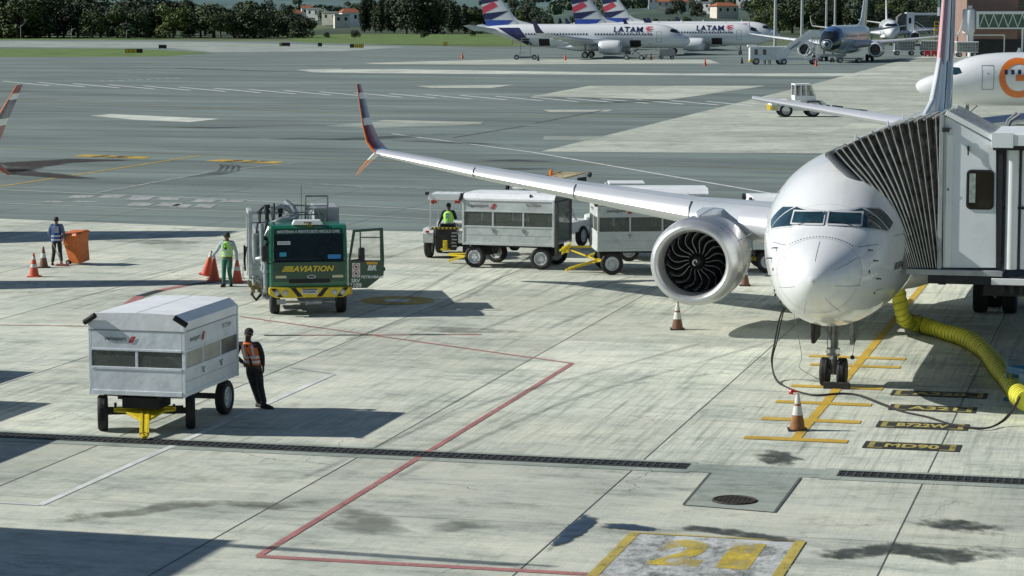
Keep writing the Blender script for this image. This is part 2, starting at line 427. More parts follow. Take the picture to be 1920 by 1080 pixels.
# near apron concrete: its far edge crosses the picture behind the vehicles
nearc = [P(-900, 392), P(0, 410), P(480, 429), P(1100, 440), P(1800, 452), P(3200, 480), P(6000, 2000), P(960, 5000), P(-4000, 2000)]
sheet('concrete_apron', nearc, .004, CONC)
psheet('far_concrete_apron', [(1015, 284), (1290, 216), (1395, 190), (1550, 151), (1690, 113), (1740, 104), (2700, 104), (3200, 300)], 0.0047, CONC2)
psheet('concrete_patch', [(995, 181), (1105, 161), (1435, 161), (1360, 172), (1255, 187), (1040, 181)], 0.0054, CONC2)
psheet('concrete_patch', [(575, 130), (760, 130), (1290, 138), (1680, 137), (1560, 143), (800, 138), (600, 136)], 0.0061, M_PALE)
psheet('concrete_patch', [(680, 118), (960, 111), (1330, 112), (1350, 119), (900, 121), (700, 120)], 0.0068, CONC2)
psheet('concrete_patch', [(780, 161), (965, 159), (920, 165), (810, 165)], 0.0075, CONC2)
psheet('repair_slab', [(168, 217), (210, 214), (412, 223), (355, 229), (255, 225)], 0.0082, M_PALE)
psheet('repair_slab', [(555, 131), (640, 129), (640, 136), (590, 136)], 0.0089, M_PALE)
psheet('repair_slab', [(1018, 206), (1150, 206), (1140, 209), (1030, 210)], 0.0096, CONC2)
psheet('repair_slab', [(1020, 256), (1140, 256), (1090, 264), (1018, 262)], 0.0103, CONCD)
psheet('repair_slab', [(610, 236), (700, 229), (910, 230), (870, 235), (690, 241)], 0.0110, CONCD)
psheet('repair_slab', [(705, 228), (720, 225), (905, 229), (900, 233)], 0.0117, CONC2)
psheet('grass_strip', [(-900, 92), (0, 91), (220, 91), (330, 95), (400, 100), (300, 106), (0, 107), (-900, 106)], .006, GRASSM)
psheet('grass_verge', [(-900, 64), (0, 66), (200, 70), (310, 74), (150, 74.5), (0, 75), (-900, 76)], .01, GRASSM)
psheet('grass_verge', [(520, 66), (640, 64), (960, 64), (960, 84), (820, 84), (700, 83), (560, 79)], .01, GRASSM)
psheet('taxiway', [(-900, 76), (0, 77), (400, 79), (760, 88), (640, 96), (400, 98), (320, 90), (0, 88), (-900, 88)], .003, CONCD)

# service road and stand lines on the asphalt
line('lane_line', [(0, 356), (350, 371), (760, 391), (1110, 409), (1500, 428)], .14, .012, M_WHITE)
line('lane_line', [(0, 381), (300, 393), (640, 403), (1110, 426), (1440, 440)], .12, .012, M_WHITE)
line('lane_line', [(0, 352), (420, 358), (900, 386), (1110, 393), (1460, 410)], .09, .012, M_WHITE2)
for r0, (xa, xb, ya, yb) in enumerate([(140, 250, 366, 372), (250, 360, 368, 376), (90, 200, 377, 380), (250, 360, 380, 387), (370, 480, 374, 380), (330, 420, 383, 390)]):
    n = 2
    mb = MB()
    for k in range(n):
        x = xa + (xb - xa) * k / n
        q = [P(x, ya), P(x + (xb - xa) / n * .75, ya + .8), P(x + (xb - xa) / n * .75 - 14, yb), P(x - 14, yb - .8)]
        mb.poly([(p.x, p.y, .012) for p in q])
    mb.build('crossing_marking', M_WHITE2, None, 0, kind='structure')
line('taxi_line', [(0, 276), (640, 300), (1280, 312), (1560, 320)], .16, .012, M_YEL2)
line('taxi_line', [(0, 350), (375, 292)], .22, .012, M_YEL)
line('taxi_line', [(0, 187), (640, 212), (1280, 220)], .3, .012, M_YEL2)
line('stand_line', [(735, 251), (1000, 286), (1440, 362), (1560, 392)], .24, .012, M_WHITE)
line('stand_line', [(180, 362), (400, 322), (560, 305)], .2, .012, M_WHITE2)
# broken double line across the asphalt
mb = MB()
for k in range(22):
    x = 5 + k * 66; y0 = 152 + x * .0335
    if x > 640: y0 = 173.4 + (x - 640) * .0245
    a, b = P(x, y0), P(x + 88, y0 + 8.5)
    strip_mb(mb, a, b, .5, .012)
mb.build('dashed_line', M_WHITE, None, 0, kind='structure')
mb = MB()
for k in range(9):
    x = 187 + k * 17.5
    strip_mb(mb, P(x, 152.3 - k * .7), P(x + 9, 152 - k * .7), .6, .012)
mb.build('dotted_line', M_WHITE, None, 0, kind='structure')
line('drain_channel', [(850, 258), (985, 236)], .3, .012, M_JOINT); line('drain_channel', [(1003, 231), (1130, 207)], .3, .012, M_JOINT)
for (x0, y0, x1, y1) in [(140, 290, 285, 297), (392, 299, 535, 306)]:
    a, b, c, d = P(x0, y0), P(x1 - 22, y0 + 1.5), P(x1, y1 - .5), P(x0 - 8, y1 - 4)
    quad = [P(x0 - 8, y1 - 4), P(x0 + 22, y0), P(x1, y0 + 4.5), P(x1 - 18, y1 + 1)]
    sheet('stand_sign_marking', quad, .012, M_YEL)
    cx, cy = (x0 + x1) / 2, (y0 + y1) / 2 + .5
    o = P(cx, cy); dx = (P(cx + 30, cy + 1) - P(cx - 30, cy - 1)).normalized()
    lettering('stand_sign_number', 'B 26' if x0 < 200 else 'B 27', 2.3, (o.x, o.y, .018), dx, Vector((-dx.y, dx.x, 0)), M_BLKP, None, .03, height=1.6, kind='structure')
soft_path('tyre_mark', [(20, 326), (60, 306), (150, 301), (260, 300)], [1.0, 2.6, 2.2, .8], .02, stain_mat('brown_oil_smear', (.055, .035, .02), .3, .7, .75, .35))
soft_path('tyre_mark', [(20, 318), (60, 326), (130, 333), (200, 338)], [1.6, 1.6, 1.1, .6], .02, bpy.data.materials['brown_oil_smear'])
for k in range(4):
    soft_path('tyre_mark', [(405 + k * 9, 304), (418 + k * 10, 312), (410 + k * 12, 321), (380 + k * 10, 328), (330 + k * 5, 334)], .16, .02, M_DARKR)
soft_path('tyre_mark', [(880, 302), (960, 301), (1120, 306)], [.6, 1.8, .5], .02, M_DARKR)
soft_path('tyre_mark', [(860, 313), (960, 317), (1060, 317)], [.6, 1.6, .5], .02, M_DARKR)
for (pts, w) in [([(60, 130), (330, 128), (700, 140)], 3.0), ([(420, 258), (640, 262), (900, 250)], 2.5), ([(700, 262), (860, 268), (1010, 275)], 1.5), ([(1300, 185), (1200, 190), (1050, 196)], 2), ([(250, 236), (400, 240), (560, 236)], 1.4)]:
    soft_path('rubber_streak', pts, w, .02, M_DARKR)
for (pts, w) in [([(420, 243), (560, 246), (640, 248)], .5), ([(560, 160), (620, 163)], 1.0), ([(500, 340), (700, 352), (860, 356)], .8), ([(120, 176), (60, 176), (0, 182)], .8)]:
    soft_path('chalky_streak', pts, w, .02, stain_mat('chalky_wash', (.33, .37, .35), .2, .8, .6, .6))

# joints of the concrete slabs
mb = MB()
for i in range(-9, 14):
    x = -9.7 + i * 5.64
    y1 = 108 if i > -3 else 104
    mb.poly([(x - .011, 30, .010), (x + .011, 30, .010), (x + .011, 118, .010), (x - .011, 118, .010)])
o = mb.build('slab_joint', M_JOINT, None, 0, kind='structure')
mb = MB()
for y in (36.2, 42.1, 53.7, 60.0, 66.2, 72.4, 78.6, 84.8, 91):
    mb.poly([(-48, y, .009), (40, y, .009), (40, y + .012, .009), (-48, y + .012, .009)])
mb.build('slab_joint', paint('faint_joint_sealant', (.17, .18, .16), .9), None, 0, kind='structure')

# drain channel with its grating, and the manhole slab
GY = P(650, 847).y
def drain(x0, x1):
    mb = MB(); mb.poly([(x0, GY - .62, .012), (x1, GY - .62, .012), (x1, GY + .55, .012), (x0, GY + .55, .012)])
    mb.build('drain_kerb', CONCD, None, 0, kind='structure')
    t = thing('drain_grating', '', 'drain grating', (x0, GY, 0))
    mb = MB(); mb.bx(0.3, x1 - x0 - .1, -.24, .24, -.02, .016); mb.build('channel', DARK, t, 0)
    mb = MB(); n = int((x1 - x0 - .4) / .15)
    for k in range(n):
        xx = .3 + k * .15; mb.bx(xx, xx + .04, -.23, .23, .017, .03)
    mb.bx(.3, x1 - x0 - .1, -.02, .02, .0305, .034); mb.bx(.3, x1 - x0 - .1, -.26, -.235, .0165, .036); mb.bx(.3, x1 - x0 - .1, .235, .26, .0165, .036)
    mb.build('bars', paint('grating_iron', (.10, .105, .10), .6, .5, var=.4), t, 0); return t
xr = P(1300, 877).x; xl = P(1570, 891).x
t = drain(-40.0, xr); t['label'] = 'long dark drain grating crossing the concrete past the white baggage cart'
t['kind'] = 'thing'
t = drain(xl - .3, 14.0); t['label'] = 'shorter dark drain grating right of the manhole, in front of the painted aircraft codes'
sheet('manhole_slab', [P(1335, 884), P(1503, 894), P(1452, 962), P(1281, 948)], .014, CONCD)
sheet('manhole_slab', [(xr - .1, GY - .5), (xl + .1, GY - .5), (xl + .1, GY + .4), (xr - .1, GY + .4)], .0145, CONCD)
line('slab_joint', [(1332, 888), (1281, 948)], .05, .018, M_JOINT); line('slab_joint', [(1501, 897), (1452, 962)], .05, .018, M_JOINT)
line('slab_joint', [(1281, 948), (1452, 962)], .02, .018, M_JOINT)
mh = P(1377, 940)
t = thing('manhole_cover', 'round rusty manhole cover in the grey slab between the two drain gratings', 'manhole cover', (mh.x, mh.y, 0))
mb = MB(); mb.lathe([(.001, .028), (.40, .028), (.42, .016)], (0, 0, 0), 'Z', 36); mb.build('plate', paint('rusty_iron', (.07, .06, .05), .7, .4, var=.4, bump=.8, bscale=14), t, 30)
mb = MB()
for i in range(-4, 5):
    for j in range(-4, 5):
        if i * i + j * j < 17: mb.box((i * .085, j * .085, .034), (.045, .045, .012))
mb.lathe([(.36, .03), (.37, .042), (.40, .042), (.405, .03)], (0, 0, 0), 'Z', 36)
mb.build('studs', bpy.data.materials['rusty_iron'], t, 0)

# painted stand markings (world axes follow the stand)
AX = P(1572, 727).x                        # centre line of the aircraft
NG = P(1572, 724)                          # nose gear contact
cl0, cl1 = P(1495, 825), P(1750, 500)
line('stand_centre_line', [(AX, cl0.y - .05, 0), (AX, 118, 0)], .21, .014, M_YEL, world=True)
for (xa, xb, y) in [(1395, 1590, 825), (1428, 1614, 789), (1455, 1634, 757), (1484, 1655, 727), (1520, 1688, 687), (1518, 1698, 671)]:
    a, b = P(xa, y - 4), P(xb, y + 3)
    yy = P((xa + xb) / 2, y).y
    mb = MB(); mb.poly([(p[0], p[1], .0165) for p in ((a.x, yy - .19), (b.x, yy - .19), (b.x, yy + .19), (a.x, yy + .19))])
    mb.build('stop_bar', M_YEL, None, 0, kind='structure')
for body, xa, xb, y, hh in (('A321', 1668, 1830, 767, .62), ('B722W', 1645, 1815, 799, .62), ('MD90', 1620, 1800, 838, .62), ('A320', 1672, 1850, 740, .6)):
    c = P((xa + xb) / 2, y); w = (P(xb, y) - P(xa, y)).length
    sheet('aircraft_code_panel', [(c.x - w / 2, c.y - .42), (c.x + w / 2, c.y - .42), (c.x + w / 2, c.y + .42), (c.x - w / 2, c.y + .42)], .014, M_BLKP)
    mb = MB(); k = .06
    for sx in (-1, 1):
        xx = c.x + sx * (w / 2 - .16)
        mb.poly([(xx - k, c.y - .36, .018), (xx + k, c.y - .36, .018), (xx + k, c.y + .36, .018), (xx - k, c.y + .36, .018)])
        for sy in (-1, 1): mb.poly([(xx, c.y + sy * .31 - .04, .0185), (xx - sx * .25, c.y + sy * .31 - .04, .0185), (xx - sx * .25, c.y + sy * .31 + .04, .0185), (xx, c.y + sy * .31 + .04, .0185)])
    mb.build('code_bracket', M_YEL2, None, 0, kind='structure')
    lettering('aircraft_code', body, w * .56, (c.x, c.y, .018), (1, 0, 0), (0, 1, 0), worn_paint('code_paint', (.55, .47, .13), .36), None, .035, height=.46, kind='structure')

# red clearance lines and white lines on the concrete
line('red_clearance_line', [(485, 1043), (1073, 682)], .135, .014, M_RED); line('red_clearance_line', [(1073, 682), (450, 594)], .11, .0142, M_RED)
line('red_clearance_line', [(482, 1044), (1110, 1078), (1400, 1096)], .21, .0138, M_RED)
line('red_clearance_line', [(0, 610), (170, 612)], .10, .014, M_RED)
line('white_stand_line', [(75, 948), (625, 702)], .15, .0135, M_WHITE); line('white_stand_line', [(-300, 925), (75, 948)], .12, .0137, M_WHITE)
line('white_stand_line', [(625, 702), (545, 690)], .1, .0139, M_WHITE2)
arc = [(240, 572), (262, 556), (300, 545), (345, 536), (400, 529), (440, 526)]
mb = MB(); mr = MB()
for i, (a, b) in enumerate(zip(arc, arc[1:])): strip_mb(mr if i % 2 else mb, P(*a), P(*b), .34, .014)
mb.build('service_arc', M_RED, None, 0, kind='structure'); mr.build('service_arc', M_BLKP, None, 0, kind='structure')
mb = MB(); mr = MB()
for i in range(6):
    a, b = P(495 + i * 68, 629.5 - i * .3), P(495 + (i + 1) * 68, 629.2 - i * .3); strip_mb(mr if i % 2 == 0 else mb, a, b, .16, .0145)
mb.build('service_road_edge', M_RED, None, 0, kind='structure'); mr.build('service_road_edge', M_BLKP, None, 0, kind='structure')

# refuelling pit circle beside the truck
c = P(745, 564)
mb = MB(); mb.lathe([(.4, .014), (1.15, .014)], (c.x, c.y, 0), 'Z', 40); mb.build('hydrant_ring', worn_paint('flaked_ring', (.62, .44, .08), .48), None, 0, kind='structure')
mb = MB(); mb.lathe([(.001, .016), (.42, .016)], (c.x, c.y, 0), 'Z', 30); mb.build('hydrant_pit', M_WHITE, None, 0, kind='structure')

for k, pts in enumerate([[(520, 640), (760, 560), (900, 480)], [(560, 900), (900, 760), (1150, 690), (1330, 640)], [(20, 560), (260, 520), (480, 470)], [(900, 620), (1060, 560), (1180, 520)]]):
    for off in (0, 1.75):
        q0 = [P(*p_) for p_ in pts]; mp_ = []
        vs_ = catm([(p_.x + off, p_.y + off * .4, 0) for p_ in q0])
        ribbon('tyre_track', vs_, .11, .0219 + .0001 * k + .00005 * off, M_TRACK)
# worn number box at the bottom of the picture
q = [P(1190, 1001), P(1497, 1023), P(1447, 1100), P(1085, 1100)]
y1 = q[0].y; x0 = P(1190, 1001).x; x1 = P(1497, 1023).x; y0 = y1 - 3.6
M_BOX = worn_paint('flaked_number_box', (.60, .63, .60), .50, sc=1.7)
sheet('stand_number_box', [(x0, y0), (x1, y0), (x1, y1), (x0, y1)], .012, worn_paint('flaked_black_box', (.10, .115, .11), .50, sc=2.0))
sheet('stand_number_box', [(x0 + .05, y0), (x1 - .05, y0), (x1 - .05, y1 - .05), (x0 + .05, y1 - .05)], .016, M_BOX)
mb = MB()
for a in ((x0 - .09, x0 + .09, y0, y1 + .05), (x1 - .09, x1 + .09, y0, y1 + .05)): mb.poly([(a[0], a[2], .021), (a[1], a[2], .021), (a[1], a[3], .021), (a[0], a[3], .021)])
mb.poly([(x0, y1 - .03, .0205), (x1, y1 - .03, .0205), (x1, y1 + .06, .0205), (x0, y1 + .06, .0205)])
mb.build('stand_number_frame', worn_paint('flaked_frame_yellow', (.56, .45, .10), .45, sc=2.5), None, 0, kind='structure')
M_YW = worn_paint('flaked_yellow', (.68, .52, .06), .535, sc=1.6)
lettering('stand_number', '2', .85, ((x0 * .62 + x1 * .38), y1 - 1.35, .0215), (1, 0, 0), (0, 1, 0), M_YW, None, .06, height=2.0, kind='structure')
lettering('stand_number', '1', .55, ((x0 * .28 + x1 * .72), y1 - 1.35, .0215), (1, 0, 0), (0, 1, 0), M_YW, None, .06, height=2.0, kind='structure')

# oil and water stains
blob('wet_stain', [(1100, 962), (1132, 972), (1110, 990), (1085, 1010), (1050, 1028), (1020, 1036), (1045, 1008), (1060, 990), (1080, 972)], .022, M_WET, infl=.95)
soft_path('wet_stain', [(1115, 985), (1180, 990), (1240, 996)], [.3, .34, .2], .023, M_WET)
soft_path('oil_stain', [(1230, 998), (1300, 992), (1370, 1000), (1450, 1012), (1520, 1018)], [.2, .35, .4, .35, .2], .0225, M_OIL)
soft_path('oil_stain', [(1500, 1030), (1570, 1042), (1680, 1030), (1780, 1045), (1930, 1035)], [.35, .6, .8, .9, .8], .0225, M_OIL)
soft_path('oil_stain', [(1690, 975), (1780, 985), (1930, 1010)], [.5, .8, .7], .0223, M_OIL)
blob('oil_stain', [(1400, 858), (1440, 842), (1490, 846), (1515, 862), (1490, 878), (1430, 876)], .022, M_OIL)
soft_path('oil_stain', [(60, 985), (150, 970), (260, 962), (340, 945), (420, 944), (520, 950), (625, 942)], [.3, .5, .4, .6, .4, .6, .5], .0222, stain_mat('olive_smear', (.19, .20, .14), .6, 1.7, .5, 1.4))
blob('oil_stain', [(590, 985), (640, 945), (720, 960), (780, 1000), (700, 1010)], .0221, stain_mat('dull_smear', (.16, .18, .15), .45, 1.5, .5, .8))
soft_path('oil_stain', [(780, 1000), (860, 985), (960, 985)], .6, .0223, bpy.data.materials['dull_smear'])
for (x, y, w) in [(300, 455, 1.5), (640, 480, 1.4), (860, 620, 1.0)]:
    soft_path('worn_track', [(x - 150, y - 8), (x, y), (x + 170, y + 4)], [w * .4, w, w * .3], .0218, bpy.data.materials['dull_smear'])
# ------------------------------------------------------------------ airliners (nose at y=0, rear towards +Y, ground z=0)
def glossy_hull(name, col, lines=True):
    m = bpy.data.materials.new(name); m.use_nodes = True; nt = m.node_tree; b = nt.nodes['Principled BSDF']
    c = ramp(nt, noise(nt, .35, 5, .6), [(.3, tuple(x * .93 for x in col)), (.7, col)])
    c = mix(nt, c, ramp(nt, noise(nt, 1, 5, .7, (3, .5, .6)), [(.28, (.86, .86, .84)), (.5, (1, 1, 1))]), .7, 'MULTIPLY')
    tc = nt.nodes.new('ShaderNodeTexCoord'); sp = nt.nodes.new('ShaderNodeSeparateXYZ'); nt.links.new(tc.outputs['Object'], sp.inputs[0])
    if lines:   # skin joints: thin rings along the body and lap seams
        fr = math_n(nt, 'FRACT', math_n(nt, 'DIVIDE', sp.outputs[1], 2.54))
        ln = ramp(nt, fr, [(0, (.5, .5, .5)), (.006, (1, 1, 1))])
        c = mix(nt, c, ln, .8, 'MULTIPLY')
        fz = math_n(nt, 'FRACT', math_n(nt, 'DIVIDE', sp.outputs[2], 1.03)); lz = ramp(nt, fz, [(0, (.6, .6, .6)), (.010, (1, 1, 1))])
        c = mix(nt, c, lz, .4, 'MULTIPLY')
    nt.links.new(c, b.inputs['Base Color']); b.inputs['Roughness'].default_value = .32
    b.inputs['Coat Weight'].default_value = .8; b.inputs['Coat Roughness'].default_value = .07
    bp = nt.nodes.new('ShaderNodeBump'); bp.inputs['Strength'].default_value = .12; bp.inputs['Distance'].default_value = .05
    nt.links.new(noise(nt, .9, 3), bp.inputs['Height']); nt.links.new(bp.outputs[0], b.inputs['Normal']); nt.links.new(bp.outputs[0], b.inputs['Coat Normal'])
    return m
HULL = glossy_hull('glossy_white_hull', (.86, .885, .885))
HULL2 = glossy_hull('far_white_hull', (.82, .85, .86), False)
WINGM = paint('light_grey_wing_skin', (.56, .61, .64), .35, .1, var=.08, scale=.8, coat=.3)
NAC = paint('satin_nacelle', (.56, .55, .54), .33, .75, var=.08, scale=.9, coat=.3)
FANM = paint('dark_fan_titanium', (.085, .085, .09), .3, .8, var=.3)
GEARM = paint('gear_grey', (.28, .29, .29), .45, .3, var=.3, dirt=(.04, .04, .04, .7), scale=6)
NAVY = paint('livery_navy', (.018, .022, .10), .3, var=.08, coat=.5)
BLUEP = paint('livery_blue', (.03, .09, .42), .3, var=.08, coat=.5)
CORAL = paint('livery_coral', (.68, .07, .12), .35, var=.08, coat=.5)
MAROON = paint('livery_maroon', (.22, .025, .03), .35, var=.1, coat=.5)
SLATE = paint('livery_slate', (.07, .08, .13), .35, var=.1, coat=.5)
LORANGE = paint('livery_orange', (.78, .20, .03), .35, var=.06, coat=.4)
SKYB = paint('livery_sky_blue', (.14, .32, .56), .35, var=.08, coat=.4)
PINK = paint('livery_pink', (.62, .34, .36), .4, var=.08, coat=.3)
LILAC = paint('livery_lilac', (.38, .28, .42), .4, var=.08, coat=.3)
PANEL = paint('panel_seam_grey', (.28, .29, .3), .5, var=.1)
WINF = paint('window_frame_grey', (.66, .68, .69), .4, .1, var=.08)

SLATM = bpy.data.materials.new('brushed_slat'); SLATM.use_nodes = True
for k_, v_ in (('Metallic', .55), ('Roughness', .33)): SLATM.node_tree.nodes['Principled BSDF'].inputs[k_].default_value = v_
SLATM.node_tree.links.new(ramp(SLATM.node_tree, noise(SLATM.node_tree, .8, 3), [(.3, (.82, .84, .86)), (.7, (.87, .89, .91))]), SLATM.node_tree.nodes['Principled BSDF'].inputs['Base Color'])
COCKG = paint('teal_cockpit_glass', (.018, .055, .07), .10, 0, var=.55, scale=2.2, coat=1.0)
LIPM = paint('satin_inlet_lip', (.66, .67, .67), .42, .7, var=.04)
def interp(tab, u):
    """smooth (monotone cubic) lookup in rows (u, a, b, c, ...)"""
    if u <= tab[0][0]: return tab[0][1:]
    if u >= tab[-1][0]: return tab[-1][1:]
    i = 0
    while tab[i + 1][0] < u: i += 1
    h = tab[i + 1][0] - tab[i][0]; t = (u - tab[i][0]) / h; out = []
    def slope(k, c):
        if k == 0 or k == len(tab) - 1:
            j = min(k, len(tab) - 2); return (tab[j + 1][c] - tab[j][c]) / (tab[j + 1][0] - tab[j][0])
        a = (tab[k][c] - tab[k - 1][c]) / (tab[k][0] - tab[k - 1][0]); b = (tab[k + 1][c] - tab[k][c]) / (tab[k + 1][0] - tab[k][0])
        return 0 if a * b <= 0 else 2 * a * b / (a + b)
    for c in range(1, len(tab[0])):
        p0, p1 = tab[i][c], tab[i + 1][c]; m0, m1 = slope(i, c) * h, slope(i + 1, c) * h
        out.append((2 * t**3 - 3 * t**2 + 1) * p0 + (t**3 - 2 * t**2 + t) * m0 + (-2 * t**3 + 3 * t**2) * p1 + (t**3 - t**2) * m1)
    return out
# u, half width, top, bottom, height of the widest line
B737 = [(0, .02, 2.97, 2.93, 2.95), (.06, .20, 3.14, 2.75, 2.95), (.2, .40, 3.31, 2.55, 2.95), (.5, .66, 3.50, 2.31, 2.97), (.95, .93, 3.70, 2.07, 3.02), (1.5, 1.15, 3.90, 1.86, 3.10),
        (1.95, 1.29, 4.06, 1.74, 3.18), (2.2, 1.355, 4.24, 1.69, 3.22), (2.6, 1.45, 4.52, 1.62, 3.28), (3.1, 1.555, 4.80, 1.55, 3.36), (3.7, 1.66, 5.05, 1.50, 3.44), (4.5, 1.77, 5.27, 1.46, 3.53),
        (5.5, 1.85, 5.42, 1.44, 3.6), (6.8, 1.88, 5.51, 1.43, 3.64), (9, 1.88, 5.53, 1.43, 3.65), (26, 1.88, 5.53, 1.43, 3.65), (28, 1.86, 5.53, 1.52, 3.68), (30, 1.72, 5.53, 1.95, 3.8),
        (32, 1.46, 5.50, 2.5, 4.02), (34.5, 1.05, 5.42, 3.28, 4.36), (37, .6, 5.24, 4.1, 4.68), (38.6, .28, 5.02, 4.55, 4.8), (39.1, .12, 4.92, 4.70, 4.81)]
A320 = [(0, .02, 2.97, 2.93, 2.95), (.06, .30, 3.25, 2.66, 2.95), (.25, .6, 3.52, 2.40, 2.97), (.7, 1.0, 3.86, 2.1, 3.05), (1.3, 1.32, 4.15, 1.88, 3.15), (1.7, 1.46, 4.3, 1.8, 3.2), (2.5, 1.66, 4.95, 1.74, 3.35),
        (3.3, 1.80, 5.35, 1.72, 3.5), (4.5, 1.92, 5.68, 1.71, 3.65), (6, 1.975, 5.83, 1.71, 3.75), (8, 1.975, 5.85, 1.71, 3.78), (24, 1.975, 5.85, 1.71, 3.78), (27, 1.93, 5.85, 1.95, 3.85), (30, 1.6, 5.8, 2.8, 4.2), (33, 1.1, 5.65, 3.7, 4.6), (36, .5, 5.35, 4.55, 4.95), (37.5, .15, 5.1, 4.85, 4.97)]

class Hull:
    def __init__(s, tab): s.t = tab
    def ring(s, u, n=40, grow=0.0, a0=0, a1=2 * math.pi):
        w, t, b, c = interp(s.t, u); out = []
        for k in range(n + (0 if a1 - a0 > 6.28 else 1)):
            a = a0 + (a1 - a0) * k / n
            out.append(((w + grow) * math.cos(a), u, c + ((t - c) + grow if math.sin(a) > 0 else (c - b) + grow) * math.sin(a)))
        return out
    def side(s, u, z, sg, off=.01):
        w, t, b, c = interp(s.t, u); h = (t - c) if z > c else (c - b)
        q = min(.999, abs(z - c) / h); x = w * math.sqrt(1 - q * q)
        return Vector((sg * (x + off * math.sqrt(1 - q * q)), u, z + off * (z - c) / h))
    def front(s, v, z, off=.012):
        lo, hi = 0.0, 8.0
        for _ in range(32):
            u = (lo + hi) / 2; w, t, b, c = interp(s.t, u); h = (t - c) if z > c else (c - b)
            if (v / max(w, 1e-4)) ** 2 + ((z - c) / max(h, 1e-4)) ** 2 < 1: hi = u
            else: lo = u
        return Vector((v, hi - off, z + off * .5))

def quad_grid(mb, f, c, n=6, m=0):
    """bilinear patch of four corners mapped on to the hull by f"""
    vs = []
    for i in range(n + 1):
        for j in range(n + 1):
            a, b = i / n, j / n
            p = [(c[0][k] * (1 - a) + c[1][k] * a) * (1 - b) + (c[3][k] * (1 - a) + c[2][k] * a) * b for k in (0, 1)]
            vs.append(f(*p))
    mb.add(vs, [(i * (n + 1) + j, (i + 1) * (n + 1) + j, (i + 1) * (n + 1) + j + 1, i * (n + 1) + j + 1) for i in range(n) for j in range(n)], m)

AF = [(1, .004), (.8, .04), (.55, .085), (.3, .11), (.12, .085), (.03, .045), (0, 0), (.03, -.035), (.12, -.055), (.3, -.06), (.55, -.045), (.8, -.02), (1, -.004)]
def foil(le, chord, th, axis='Z', k=1.0):
    le = Vector(le); out = []
    dr = -.035 if axis == 'Z' or axis == (0, 0, 1) else 0
    for a, b in AF:
        out.append(le + Vector((0, a * chord, 0)) + (Vector((0, 0, 1)) if axis == 'Z' else Vector((1, 0, 0)) if axis == 'X' else Vector(axis)) * b * chord * th * k + Vector((0, 0, dr * a * chord)))
    return out

